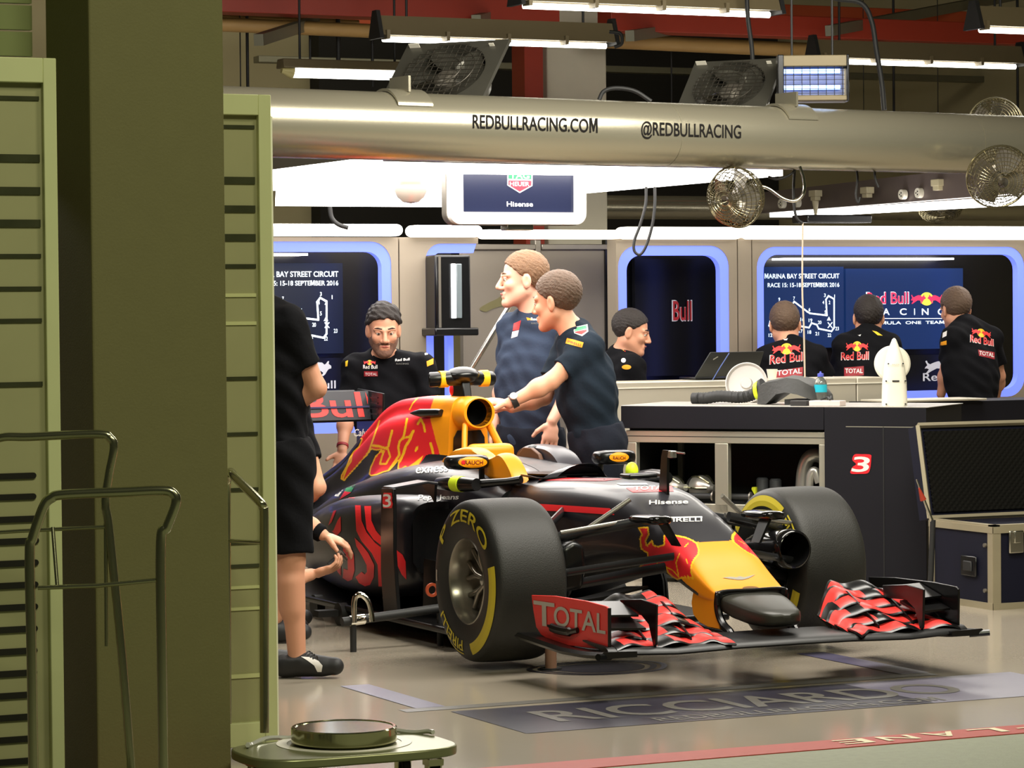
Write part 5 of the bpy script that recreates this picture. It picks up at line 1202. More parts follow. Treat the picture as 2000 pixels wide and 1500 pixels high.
# things on the shelves
def shelf_at(px, py, d=.25):
    u, z = ub(px, py); return BX(u, d, z)
m_glass = M('clear_plastic', srgb(200, 205, 195), .06, 0, trans=.85, var=0)
m_alum2 = M('duct_silver', srgb(186, 184, 176), .3, .7, var=.05)
for px, py, r, lb in [(1284, 905, .056, 'left silver cage lamp on the bench shelf'), (1342, 907, .062, 'right silver cage lamp with nozzle on the bench shelf')]:
    c = shelf_at(px, py, .2); c[2] = zs+.075+(.0 if r < .065 else 0); o = thing('cage_lamp', lb, 'lamp', (c[0], c[1], zs))
    ax_ = nrm(bx*.75-bn*.4); 
    MB().lathe(c, ax_, [(-.03, .001), (-.03, r), (.0, r*1.05), (.03, r*.95), (.065, r*.6), (.09, .02), (.12, .018), (.12, .001)], 32).obj('body', m_alum2, o)
    for k in range(6):
        a = k*pi/3; s_ = np.cross(ax_, V(0, 0, 1)); MB().tube(smooth_path([c-ax_*.035+(s_*cos(a)+V(0, 0, 1)*sin(a))*r*1.05, c+ax_*.02+(s_*cos(a)+V(0, 0, 1)*sin(a))*r*1.12, c+ax_*.085+(s_*cos(a)+V(0, 0, 1)*sin(a))*r*.5]), .005, 6).obj('cage_wire', m_tub, o)
    MB().lathe(c-ax_*.045, ax_, [(-.01, .001), (-.01, r*.95), (.01, r*.95), (.01, .001)], 32).obj('rear_ring', m_blk, o)
    MB().box((c[0], c[1], zs+.006), (.08, .06, .012)).obj('base', m_blk, o)
for px, lb, r in [(1345, 'small black jack handle with round end on the bench shelf', .03), (1418, 'second small black handle on the bench shelf', .028)]:
    c = shelf_at(px+20, 940, .07); c[2] = zs+.035; o = thing('jack_handle', lb, 'tool', (c[0], c[1], zs))
    MB().cyl(c-bx*.10, c+bx*.05, .018).obj('bar', m_blk, o); MB().cyl(c+bx*.05, c+bx*.058, r, n=24).obj('end_plate', m_frame, o)
for px, lb, hgt in [(1457, 'left grey canister on the bench shelf', .13), (1483, 'right grey canister on the bench shelf', .125)]:
    c = shelf_at(px, 930, .25); o = MB().lathe((c[0], c[1], zs), (0, 0, 1), [(0, .001), (0, .033), (hgt-.01, .033), (hgt, .025), (hgt, .001)], 28).obj('canister', M('canister_grey', srgb(80, 82, 84), .4, .4)); tag(o, lb, 'canister')
c = shelf_at(1443, 915, .2); o = MB().prism([c+V(0, 0, 0), c+bx*.02, c+bx*.02-V(0, 0, .05), c-V(0, 0, .01)-bx*.004], tuple(bn*.03)).obj('yellow_tag', M('neon_tag', srgb(214, 220, 40), .5)); o.location.z = zs+.03; tag(o, 'small yellow tag standing on the bench shelf', 'tag')
c = shelf_at(1510, 935, .15); o = MB().tube(smooth_path([V(c[0], c[1], zs+.012)-bx*.22+bn*.02, V(c[0], c[1], zs+.014)-bx*.1, V(c[0], c[1], zs+.012), V(c[0], c[1], zs+.012)+bx*.05-bn*.03]), .010, 8).obj('hose', m_blk); tag(o, 'thin black hose lying along the bench shelf', 'hose')
# curved silver ducts
def dpath(pts, d): return smooth_path([BX(*[ub(x, y)[0], d+dd, ub(x, y)[1]]) for x, y, dd in pts], 8)
o = MB().tube(dpath([(1540, 960, 0), (1543, 925, 0), (1552, 900, 0), (1570, 893, .0), (1590, 908, .04), (1598, 935, .08)], .22), .038, 24).obj('duct_pipe', m_alum2); tag(o, 'large bent silver duct pipe on the bench shelf', 'duct')
o = MB().tube(dpath([(1600, 960, 0), (1604, 925, 0), (1607, 897, .05), (1606, 890, .1)], .14), .030, 24).obj('duct_pipe', m_alum2); tag(o, 'shorter silver duct pipe beside the bench post', 'duct')
o = MB().tube(dpath([(1568, 958, 0), (1571, 930, 0), (1580, 922, 0), (1588, 945, 0)], .1), .022, 20).obj('duct_pipe', m_alum2); tag(o, 'small silver bent pipe between the two larger ducts', 'duct')
# ---- silver counter behind the bench
SYC = 15.35
m_ctr = M('counter_silver', srgb(190, 182, 164), .4, .25, var=.04)
def counter(x0, x1, ytop, label, z1=None):
    a = onY(x0, ytop, SYC); b = onY(x1, ytop, SYC); z = z1 or a[2]; o = thing('counter', label, 'counter', ((a[0]+b[0])/2, SYC+.15, 0))
    MB().box(((a[0]+b[0])/2, SYC+.15, z/2), (b[0]-a[0], .3, z)).obj('body', m_ctr, o, bevel=.006)
    MB().box(((a[0]+b[0])/2, SYC+.145, z-.035), (b[0]-a[0]+.004, .30, .006)).obj('edge_line', M('white_plastic', srgb(225, 220, 205), .4), o)
    return z
cz = counter(1150, 1672, 748, 'long silver counter behind the dark bench'); counter(1674, 1725, 741, 'short silver counter end beside the white pointed device', cz)
# black counter further right
a = onY(1728, 784, 14.9); b = onY(2090, 784, 14.9); o = thing('counter', 'dark counter with pale front edge under the rightmost man', 'counter', ((a[0]+b[0])/2, 15.1, 0))
MB().box(((a[0]+b[0])/2, 15.1, a[2]/2-.005), (b[0]-a[0], .4, a[2]-.01)).obj('body', m_bench, o, bevel=.004)
MB().box((a[0]+.33, 15.0, a[2]), (.68, .3, .012)).obj('top_strip', m_ctr, o, bevel=.003)
# ---- laptop, papers, bottle, hose duct, white pointed unit
def ctr(px, py=745, d=.12): p = onY(px, py, SYC+d); p[2] = cz; return p
p = ctr(1420); o = thing('laptop', 'open black laptop with its lid back towards us on the silver counter', 'laptop', p)
q0, q1 = onY(1358, 738, SYC+.1), onY(1478, 738, SYC+.1); W_ = q1[0]-q0[0]; qt = onY(1378, 688, SYC+.03)
MB().add([(q0[0], SYC+.1, cz+.016), (q1[0], SYC+.1, cz+.016), (q1[0]+.005, SYC+.02, qt[2]), (q0[0]+.06, SYC+.02, qt[2]), (q0[0], SYC+.112, cz+.016), (q1[0], SYC+.112, cz+.016), (q1[0]+.005, SYC+.032, qt[2]), (q0[0]+.06, SYC+.032, qt[2])], [(0, 1, 2, 3), (7, 6, 5, 4), (0, 4, 5, 1), (1, 5, 6, 2), (2, 6, 7, 3), (3, 7, 4, 0)]).obj('lid', M('laptop_black', srgb(44, 46, 44), .5), o, bevel=.003)
MB().box(((q0[0]+q1[0])/2, SYC+.2, cz+.008), (W_, .2, .015)).obj('base', m_black, o, bevel=.003)
MB().box((q0[0]+.09, SYC+.018, qt[2]-.035), (.035, .004, .006), ax=(1, 0, .5)).obj('badge', m_alu, o)
o = MB().tube(smooth_path([onY(1392, 742, SYC-.02), onY(1405, 720, SYC-.02), onY(1424, 690, SYC+.0)]), .003, 6).obj('cable', M('cable_blue', srgb(70, 90, 150), .5)); tag(o, 'thin blue cable running over the laptop lid', 'cable')
bo = at(1603, 788, 15.95); bo[2] = BH+.004; o = thing('water_bottle', 'clear water bottle with blue cap and cyan label on the bench', 'bottle', bo)
MB().lathe(bo, (0, 0, 1), [(0, .001), (.0, .030), (.004, .033), (.06, .032), (.08, .033), (.115, .033), (.135, .026), (.148, .014), (.156, .013)], 32).obj('body', m_glass, o)
MB().lathe(bo, (0, 0, 1), [(.068, .0335), (.108, .0338)], 32).obj('label', M('label_cyan', srgb(20, 168, 190), .5), o)
MB().lathe(bo, (0, 0, 1), [(.150, .001), (.150, .0165), (.166, .0165), (.168, .006), (.178, .004), (.178, .001)], 24).obj('cap', M('cap_blue', srgb(80, 90, 190), .4), o)
# pale boxes beside the bottle
c = shelf_at(1610, 790, .08); c[2] = BH+.004
o = MB().box(c+V(0, 0, .014)-bx*.01, (.17, .10, .028), ax=bx).obj('box', M('box_pale', srgb(206, 190, 186), .5), bevel=.003); tag(o, 'flat pale box beside the bottle on the bench', 'box')
c2 = c-bx*.155; o = MB().box(c2+V(0, 0, .014), (.09, .09, .028), ax=bx).obj('box', M('box_black', srgb(40, 38, 38), .5), bevel=.003); tag(o, 'small black and white printed box left of the pale box', 'box')
o = MB().tube(smooth_path([c+V(0, 0, .034)-bx*.03-bn*.05, c+V(0, 0, .046)-bn*.03, c+V(0, 0, .034)+bx*.02-bn*.05, c+V(0, 0, .05)+bx*.01, c+V(0, 0, .034)-bx*.01+bn*.02]), .005, 6).obj('cable', m_blk); tag(o, 'coiled dark cable on the flat pale box', 'cable')
# black cooling hose with flat duct hood
def bt(px, py, d=.28): u, z = ub(px, py); return BX(u, d, max(z-.0, BH+.01))
o = thing('cooling_hose', 'black ribbed cooling hose with neon band and hood lying on the bench', 'hose', bt(1430, 790))
hp = smooth_path([bt(1315, 783), bt(1335, 782), bt(1370, 777), bt(1405, 779), bt(1428, 776), bt(1448, 766)], 12); n = len(hp)
hp = [V(p[0], p[1], max(p[2], BH+.034)) for p in hp]
MB().tube(hp, [(.031 if i > 5 else .030)+(.0022*sin(i*2.6) if 5 < i < n-8 else 0) for i in range(n)], 20).obj('ribbed_hose', m_blk, o, smooth=50)
MB().tube([hp[-1]-bx*.03+V(0, 0, -.008), hp[-1]+V(0, 0, 0), hp[-1]+bx*.03+V(0, 0, .012)], [.034, .052, .058], 22).obj('adapter', m_blk, o, smooth=60)
MB().tube([hp[-1]-bx*.022+V(0, 0, -.004), hp[-1]+bx*.004], [.045, .057], 24, flat=1.0).obj('neon_band', M('neon_band', srgb(216, 236, 30), .5), o)
sec = []
for px, yt, yb, dd in [(1452, 752, 792, .07), (1470, 745, 792, .08), (1495, 740, 772, .12), (1515, 735, 768, .14), (1540, 738, 772, .15), (1565, 752, 782, .14), (1583, 770, 792, .10)]:
    u, zt = ub(px, yt); zb = max(ub(px, yb)[1], BH+.006); sec.append([BX(u, .28-dd, zb), BX(u, .28-dd*.8, zt-.012), BX(u, .28, zt), BX(u, .28+dd*.8, zt-.012), BX(u, .28+dd, zb)])
MB().loft(sec).obj('hood', M('hood_black', srgb(46, 46, 44), .6, bump=.2, bscale=60), o, smooth=50)
MB().box(BX(ub(1545, 790)[0], .28, BH+.018), (.2, .2, .03), ax=bx).obj('grille', m_blk, o)
# white round lids lying behind the hose
for px, py, r, lb in [(1458, 765, .115, 'round white lid standing behind the black hose'), ]:
    p = at(px, py, 16.45); p[2] = BH+.004+r*.92; o = thing('fan_cover', lb, 'cover', (p[0], p[1], BH))
    MB().lathe(p, tuple(nrm(-AWAY*.9-RIGHT*.2+UP*.25)), [(-.03, .001), (-.03, r*.7), (-.01, r), (.01, r), (.012, r*.95), (-.002, r*.86), (-.004, r*.3), (.01, r*.25), (.01, .001)], 40).obj('dish', M('lid_grey_white', srgb(196, 190, 184), .45), o)
    MB().box((p[0], p[1]+.0, BH+.012), (.10, .06, .016)).obj('stand', M('white_plastic', srgb(225, 220, 205), .4), o)
pw = at(1747, 788, 15.75); pw[2] = BH+.004; R1 = nrm(RIGHT); A1 = nrm(AWAY)
m_wp = M('cream_white', srgb(236, 230, 212), .4)
o = thing('cooling_unit', 'white pointed cooling unit with round disc behind it on the bench', 'unit', pw)
sec = []
for z, w_, d_ in [(0, .064, .06), (.02, .065, .06), (.12, .062, .058), (.2, .054, .05), (.26, .040, .04), (.31, .024, .026), (.345, .010, .014), (.352, .003, .005)]:
    sec.append([pw+R1*w_*np.sign(cos(t))*abs(cos(t))**.6+A1*d_*np.sign(sin(t))*abs(sin(t))**.6+UP*z for t in np.linspace(0, 2*pi, 32, endpoint=False)])
MB().loft(sec).obj('shell', m_wp, o, smooth=50)
MB().lathe(pw+UP*.218+A1*.075, tuple(-A1), [(-.03, .001), (-.03, .085), (-.02, .094), (.01, .094), (.02, .085), (.02, .001)], 48).obj('disc', m_wp, o)
for sx, z in ((-.05, .01), (.05, .01), (-.05, .13), (.05, .13), (-.038, .22), (.038, .22)): MB().cyl(pw+R1*sx-A1*.052+UP*z, pw+R1*sx-A1*.066+UP*z, .004, n=10).obj('screw', m_blk, o)
MB().box(pw-A1*.059+UP*.13, (.036, .01, .007), ax=R1).obj('slot', m_blk, o)
mb = MB(); plane_text(mb, 'RAUCH', pw-A1*.056-R1*.018+UP*.212, R1, UP, .036, .007, off=.004); mb.obj('lettering', M('pale_red', srgb(220, 150, 130), .5), o, smooth=0)
# ---- flight case with open lid
m_case = M('case_navy', srgb(15, 16, 32), .6, var=.08, spec=.2); m_edge = M('case_edge', srgb(170, 160, 134), .4, .5, var=.08)
fc = onz(1940, 1192); CX0, CY0 = fc[0], fc[1]; CW, CD, CHh = .72, .56, .40
cs_o = thing('flight_case', 'dark blue flight case with aluminium edges and its foam lined lid standing open', 'case', (CX0+CW/2, CY0+CD/2, 0))
MB().box((CX0+CW/2, CY0+CD/2, CHh/2), (CW-.01, CD-.01, CHh-.008)).obj('box', m_case, cs_o)
for x in (CX0, CX0+CW):
    for y in (CY0, CY0+CD): MB().box((x+(.022 if x == CX0 else -.022), y+(.001 if y == CY0 else -.001), CHh/2), (.044, .006, CHh)).box((x+(.001 if x == CX0 else -.001), y+(.022 if y == CY0 else -.022), CHh/2), (.006, .044, CHh)).obj('corner_edge', m_edge, cs_o)
for z in (.016, CHh-.014):
    MB().box((CX0+CW/2, CY0, z), (CW, .008, .032)).obj('edge', m_edge, cs_o); MB().box((CX0, CY0+CD/2, z), (.008, CD, .032)).obj('edge', m_edge, cs_o)
MB().box((CX0+CW/2, CY0+.02, CHh), (CW, .04, .02)).box((CX0+.02, CY0+CD/2, CHh), (.04, CD, .02)).obj('rim', m_edge, cs_o)
la = MB().box((CX0+.13, CY0-.006, CHh-.075), (.085, .012, .11)).obj('latch', m_steel, cs_o, bevel=.012); MB().box((CX0+.13, CY0-.016, CHh-.05), (.04, .014, .06)).obj('catch', m_steel, la, bevel=.004)
ha = MB().box((CX0-.006, CY0+.20, .2), (.012, .13, .10)).obj('handle_plate', m_black, cs_o, bevel=.01); MB().box((CX0-.014, CY0+.20, .2), (.01, .07, .05)).obj('grip', m_blk, ha, bevel=.006)
for z in (.09, .31): MB().cyl((CX0-.012, CY0+.06, z), (CX0, CY0+.06, z), .01).obj('rivet', m_frame, cs_o)
LH = .47; hinge = V(CX0, CY0+CD, CHh+.01); lu = nrm(V(0, .22, 1)); ld = V(0, 1, -.22); ld = nrm(ld)
foam = M('egg_foam', srgb(20, 19, 16), .95, spec=.1)
lid = MB().box(hinge+V(CW/2, 0, 0)+lu*LH/2+ld*.05, (CW, .08, LH), ax=(1, 0, 0), az=lu).obj('lid', m_case, cs_o)
mb = MB(); N1, N2 = 78, 52
for i in range(N2+1):
    for j in range(N1+1):
        u = .03+(CW-.06)*j/N1; v = .03+(LH-.06)*i/N2; b = .010*sin(j*pi/2)*sin(i*pi/2+(j % 2)*0)+.010*((i+j) % 2)
        mb.v.append(tuple(hinge+V(u, 0, 0)+lu*v-ld*(b-.004)))
for i in range(N2):
    for j in range(N1): mb.f.append((i*(N1+1)+j, i*(N1+1)+j+1, (i+1)*(N1+1)+j+1, (i+1)*(N1+1)+j)); mb.mi.append(0)
mb.obj('foam', foam, lid, smooth=60)
for a, b in (((.0, 0), (0, LH)), ((0, LH), (CW, LH)), ((CW, LH), (CW, 0)), ((0, 0), (CW, 0))):
    A_1 = hinge+V(a[0], 0, 0)+lu*a[1]-ld*.004; B_1 = hinge+V(b[0], 0, 0)+lu*b[1]-ld*.004; MB().tube([A_1, B_1], .014, 4).obj('lid_edge', m_edge, lid, smooth=0)
MB().tube([V(CX0-.0, CY0+CD, CHh+.03), V(CX0-.0, CY0+CD+.06, CHh+.3)], .006, 8).obj('stay', m_steel, lid)
o = thing('stand_leg', 'slim grey jack stand with red tip between bench and flight case', 'stand', V(CX0-.14, CY0+.34, 0))
sp_ = V(CX0-.14, CY0+.34, 0); MB().box(sp_+V(0, 0, .012), (.14, .14, .024)).obj('foot', m_frame, o, bevel=.005)
MB().cyl(sp_+V(0, 0, .02), sp_+V(.02, 0, .42), .014).obj('post', m_blk, o); MB().cyl(sp_+V(.0, 0, .10), sp_+V(.0, -.05, .10), .02).obj('knob', m_blk, o)
MB().cyl(sp_+V(.02, 0, .40), sp_+V(-.06, .02, .62), .010, .004).obj('arm', m_steel, o); MB().cyl(sp_+V(-.035, .0, .52), sp_+V(-.06, -.0, .58), .016, .004).obj('red_tip', m_red, o)
# ---- car jack and dolly under the car
o = thing('car_stand', 'black low car stand under the floor of the racing car', 'stand', car(-1.9, 0, 0))
MB().box(car(-1.9, 0, .035), (.9, 1.4, .03)).obj('frame', m_blk, o, bevel=.005)
MB().box(car(-1.9, 0, .06), (.5, 1.2, .022)).obj('pad', m_blk, o)
for px, py in ((620, 1205), (668, 1222)):
    p = onz(px, py); MB().cyl((p[0]-.02, p[1], .055), (p[0]+.02, p[1], .055), .053, n=24).obj('castor', m_blk, o)
MB().box(car(-1.9, -.6, .06), (.4, .06, .03)).obj('outrigger', m_blk, o)
jk = thing('jack_bar', 'long black bar with bright chrome handle lying beside the car', 'jack', onz(700, 1230))
a = at(668, 1215, 13.0); b = at(880, 1185, 13.25); MB().cyl(a, b, .020, n=20).obj('bar', m_blk, jk); MB().cyl(a+(b-a)*.07, a+(b-a)*.2, .0225, n=20).obj('sleeve', m_chrome, jk)
MB().tube(smooth_path([at(692, 1216, 13.0), at(692, 1180, 13.0), at(696, 1165, 13.0), at(706, 1162, 13.0), at(718, 1172, 13.0), at(724, 1190, 13.0), at(727, 1214, 13.0)], 8), .0125, 14).obj('handle', m_chrome, jk, smooth=60)
for t in (.1, .9): p = a+(b-a)*t; MB().cyl((p[0], p[1], 0), (p[0], p[1], p[2]), .014).obj('leg', m_blk, jk)
p = at(843, 1152, 12.9); o = MB().lathe(p, (0, -1, 0), [(0, .03), (.01, .03), (.01, .018), (0, .018)], 24, closed=True).obj('orange_ring', m_orange, None)
tag(o, 'small orange ring behind the near front tyre', 'ring')
# the pale leg seen below the end plate is a grey floor stand
p = onz(1076, 1308); o = thing('floor_stand', 'thin brown post under the red end plate of the front wing', 'stand', (p[0], p[1], 0)); MB().cyl((p[0], p[1], 0), (p[0], p[1], .09), .024).obj('post', M('post_brown', srgb(140, 104, 84), .6), o); MB().cyl((p[0], p[1], 0), (p[0], p[1], .008), .045).obj('foot', m_blk, o); MB().cyl((p[0], p[1], .085), (p[0], p[1], .145), .012).obj('pin', m_blk, o)
# ---- hanging monitor
MZ = 14.6; mo = thing('hanging_monitor', 'white framed monitor with watch maker logo hanging under the gantry tube', 'monitor', at(1010, 440, MZ))
TLm, BRm = at(876, 308, MZ), at(1141, 438, MZ); yc = (TLm[1]+BRm[1])/2
Ym = float(at(1008, 380, MZ)[1]); om = lambda x, y, d=0: onY(x, y, Ym+d)
a, b = om(876, 438), om(1141, 308)
mb = MB(); frame_solid(mb, rr(a[0], b[0], a[2], b[2], .055), rr(om(902, 416)[0], om(1121, 416)[0], om(902, 414)[2], om(1000, 300)[2]-.0, .004), Ym-.02, Ym+.02); mb.obj('frame', M('monitor_frame', srgb(238, 236, 230), .35), mo, smooth=40)
mb = MB(); mb.prism([(p[0], Ym+.02, p[1]) for p in rr(a[0]-.004, b[0]+.004, a[2]-.004, b[2], .058)], (0, .05, 0)); mb.obj('housing', m_frame, mo, smooth=40)
c0, c1 = om(900, 417), om(1123, 300); m_scrn = M('monitor_screen', srgb(30, 34, 56), .25, emit=srgb(52, 58, 88), es=.55)
sc = MB().box(((c0[0]+c1[0])/2, Ym+.008, (c0[2]+c1[2])/2), (c1[0]-c0[0], .01, c1[2]-c0[2])).obj('display', m_scrn, mo, smooth=0)
def mpoly(pts, mt, name, d): mb = MB(); v, f = tri_poly([pts]); mb.add([onY(x, y, Ym+d) for x, y in [(p[0], p[1]) for p in v]], f); mb.obj(name, mt, sc, smooth=0)
def mtext(t, x, y, w_, h_, mt, d):
    mb = MB(); o_, e_, u_ = onY(x, y, Ym+d), onY(x+w_, y, Ym+d), onY(x, y-h_, Ym+d); plane_text(mb, t, o_, (1, 0, 0), (0, 0, 1), e_[0]-o_[0], u_[2]-o_[2], off=.0); mb.obj('lettering', mt, sc, smooth=0)
mw = M('lit_white', (1, 1, 1), .5, emit=srgb(226, 226, 226), es=.9); mg_ = M('lit_green', srgb(30, 120, 80), .5, emit=srgb(60, 138, 92), es=.8); mr_ = M('lit_red', srgb(200, 40, 60), .5, emit=srgb(206, 62, 72), es=.8)
mpoly([(991, 333), (1040, 334), (1040, 363), (1015, 377), (991, 362)], mw, 'shield', .001); mpoly([(993, 335), (1038, 336), (1038, 350), (993, 349)], mg_, 'shield_top', -.0005); mpoly([(993, 352), (1038, 353), (1038, 362), (1015, 374.5), (993, 361)], mr_, 'shield_base', -.0005)
mtext('TAG', 996, 348, 38, 10.5, mw, -.002); mtext('HEUER', 996, 363, 38, 8.5, mw, -.002); mtext('Hisense', 990, 403, 51, 10, mw, -.002)
MB().box(om(1010, 444, .03)+V(0, 0, .0), (.14, .08, .03)).obj('foot_bracket', m_steel, mo, bevel=.004)
p = om(1010, 312, .06); MB().box((p[0], p[1]+.02, 2.20), (.12, .03, .34)).obj('hanger', m_frame, mo)
# ---- batten lamps
m_tube = M('lamp_tube', (1, 1, 1), .5, emit=(1, .97, .86), es=9); m_hood = M('lamp_hood', srgb(112, 100, 74), .5, .2, var=.05)
def batten(x0, y0, x1, y1, z, label, hood=.13, dif=False):
    a = onz(x0, y0, z); b = onz(x1, y1, z); yy = (a[1]+b[1])/2; b = onY(x1, y1, yy); a = onY(x0, y0, yy); b[2] = a[2] = z
    o = thing('batten_lamp', label, 'lamp', (a+b)/2, 'ceiling batten lamps'); L = b[0]-a[0]; c = (a+b)/2; del o['group']
    tb_ = MB().cyl(a+V(.03, 0, 0), b-V(.03, 0, 0), .016 if not dif else .035, n=20).obj('tube', m_tube, o)
    if dif:
        MB().loft([[V(x, yy+d, z+h) for d, h in ((-.07, .02), (-.05, .075), (.05, .075), (.07, .02))] for x in (a[0]-.03, b[0]+.03)]).obj('hood', m_hood, o, bevel=.006)
        MB().cyl(a-V(.02, 0, -.01), a+V(.05, 0, 0), .02, .045).obj('end_cap', M('cap_cream', srgb(190, 180, 120), .4), o)
    else:
        MB().loft([[V(x, yy+d, z+h) for d, h in ((-.075, .018), (-.03, hood), (.03, hood), (.075, .018), (.05, .018), (.02, hood-.02), (-.02, hood-.02), (-.05, .018))] for x in (a[0], b[0])]).obj('hood', m_hood, o, smooth=0)
        for x in (a[0]-.01, b[0]+.01): MB().prism([(x-.012, yy-.09, z), (x-.012, yy+.09, z), (x-.012, yy+.03, z+hood+.03), (x-.012, yy-.03, z+hood+.03)], (.024, 0, 0)).obj('end_plate', m_blk, o)
        for t in (.02, .27, .53, .78): MB().box((a[0]+L*t, yy-.05, z+.02), (.02, .08, .05)).obj('clip', m_hood, o)
    for t in (.12, .88): MB().cyl((a[0]+L*t, yy, z+.07), (a[0]+L*t, yy, 4.32), .008, n=8).obj('hanger', m_blk, o)
batten(738, 70, 1192, 96, 3.0, 'long batten lamp in front of the pipes above the first box fan')
batten(1012, 8, 1512, 32, 3.0, 'long batten lamp at the top centre of the ceiling')
batten(1590, 112, 1990, 137, 3.0, 'long batten lamp right of the insect lamp')
batten(1905, 54, 2300, 76, 3.0, 'batten lamp cut by the right edge')
batten(556, 136, 800, 150, 2.9, 'lit lamp with diffuser left of the first box fan', dif=True)
# ---- box fans standing on the gantry tube
m_shiny = M('shiny_sheet', srgb(84, 82, 74), .3, .5, var=.3, scale=4)
def box_fan(cx_, cy_, Z, w_, tilt, label, lean):
    c = at(cx_, cy_, Z); o = thing('box_fan', label, 'fan', c-V(0, 0, .2), None); ax_ = nrm(RIGHT*.9-AWAY*.44); nz = nrm(RIGHT*.35+AWAY*.72+UP*.8); n = nrm(np.cross(ax_, nz)); nz = np.cross(n, ax_); h = w_*.5
    n = -n if n@AWAY > 0 else n
    q = lambda u, v, d=0: c+ax_*u+nz*v+n*d
    N = 40; out = []; inn = []
    for t in np.linspace(0, 2*pi, N, endpoint=False):
        k = min(1/max(abs(cos(t)), 1e-6), 1/max(abs(sin(t)), 1e-6)); out.append((h*k*cos(t), h*.82*k*sin(t))); inn.append((h*.78*cos(t), h*.74*sin(t)))
    mb = MB(); mb.loft([[q(*p) for p in out], [q(*p, -.02) for p in out], [q(*p, -.02) for p in inn], [q(*p) for p in inn], [q(*p) for p in out]], False); mb.obj('plate', m_shiny, o, smooth=35)
    mb = MB(); mb.loft([[q(*p) for p in inn], [q(p[0]*.92, p[1]*.92, -.14) for p in inn]], False); mb.obj('shroud', m_shiny, o, smooth=60)
    MB().lathe(q(0, 0, -.06), tuple(n), [(-.08, .001), (-.08, .07), (.03, .06), (.05, .03), (.05, .001)], 24).obj('motor', m_frame, o)
    for k in range(5):
        a = k*2*pi/5+.3; d1 = ax_*cos(a)+nz*sin(a); d2 = -ax_*sin(a)+nz*cos(a)
        secs = []
        for r, wd in ((.05, .05), (h*.4, .11), (h*.68, .13)): secs.append([q(0, 0, -.05)+d1*r+d2*wd*s_+n*(.04*s_) for s_ in (-1, -.3, .3, 1)]+[q(0, 0, -.054)+d1*r+d2*wd*s_+n*(.04*s_) for s_ in (1, .3, -.3, -1)])
        MB().loft(secs).obj('blade', m_shiny, o, smooth=60)
    mb = MB()
    for k in range(-6, 7):
        u = k*h*.78/6.5; e = sqrt(max(0, (h*.78)**2-u*u)); mb.tube([q(u, -e*.95, .012), q(u, e*.95, .012)], .0022, 5); mb.tube([q(-e, u*.95, .014), q(e, u*.95, .014)], .0022, 5)
    mb.obj('wire_guard', M('wire_dark', srgb(70, 66, 58), .4, .6), o)
    for r in (.35, .6): MB().tube([q(h*r*cos(t), h*r*.95*sin(t), .016) for t in np.linspace(0, 2*pi, 40)], .0024, 5).obj('guard_ring', M('wire_dark', srgb(70, 66, 58), .4, .6), o)
    MB().box(q(-h*.82, h*.72, .002), (.055, .045, .003), ax=ax_, az=nz, ay=n).obj('sticker', M('white_plastic', srgb(225, 220, 205), .4), o)
    MB().box(q(h*.72, h*.66, .002), (.025, .03, .003), ax=ax_, az=nz, ay=n).obj('sticker', M('white_plastic', srgb(225, 220, 205), .4), o)
    MB().box(q(-h*.5, -h*.82, -.05), (.2, .10, .03), ax=ax_).obj('foot', m_frame, o)
box_fan(866, 142, 14.2, .54, .40, 'square silver box fan on the left of the gantry tube', .1)
box_fan(1424, 168, 15.1, .48, .45, 'square silver box fan right of the white column beside the insect lamp', .1)
# ---- insect lamp
iz = 14.9; ic = at(1588, 154, iz); o = thing('insect_lamp', 'insect killer lamp with two blue glowing tubes above the gantry', 'insect lamp', ic-V(0, 0, .1))
iR, iU, iN = nrm(RIGHT), UP, -nrm(AWAY); q = lambda u, v, d=0: ic+iR*u+iU*v+iN*d
MB().box(q(0, 0, -.05), (.34, .12, .225), ax=iR).obj('case', m_frame, o, bevel=.006)
for sx in (-1, 1): MB().box(q(sx*.165, 0, .02), (.03 if sx < 0 else .012, .10, .23), ax=iR).obj('side', m_black, o, bevel=.004)
MB().box(q(0, .085, .03), (.33, .06, .055), ax=iR).obj('top_hood', m_hood, o, bevel=.004); MB().box(q(0, -.098, .03), (.33, .06, .025), ax=iR).obj('bottom_rail', m_hood, o, bevel=.004)
MB().box(q(0, -.01, .012), (.30, .004, .14), ax=iR).obj('backplate', M('back_blue', srgb(90, 100, 140), .3, .3), o)
for v in (.035, -.045): MB().cyl(q(-.145, v, .028), q(.13, v, .028), .011, n=16).obj('uv_tube', M('uv_glow', (.4, .6, 1), .5, emit=(.35, .55, 1), es=3.2), o)
mb = MB()
for k in range(8): mb.tube([q(-.14+k*.04, -.085, .052), q(-.14+k*.04, .06, .052)], .0018, 5)
for k in range(7): mb.tube([q(-.15, -.075+k*.022, .054), q(.15, -.075+k*.022, .054)], .0014, 5)
mb.obj('grille', M('wire_dark', srgb(70, 66, 58), .4, .6), o)
MB().cyl(q(-.1, .11, -.04), V(*q(-.1, 0, -.04)[:2], 4.32), .006, n=8).obj('hanger', m_blk, o); MB().cyl(q(.1, .11, -.04), V(*q(.1, 0, -.04)[:2], 4.32), .006, n=8).obj('hanger', m_blk, o)
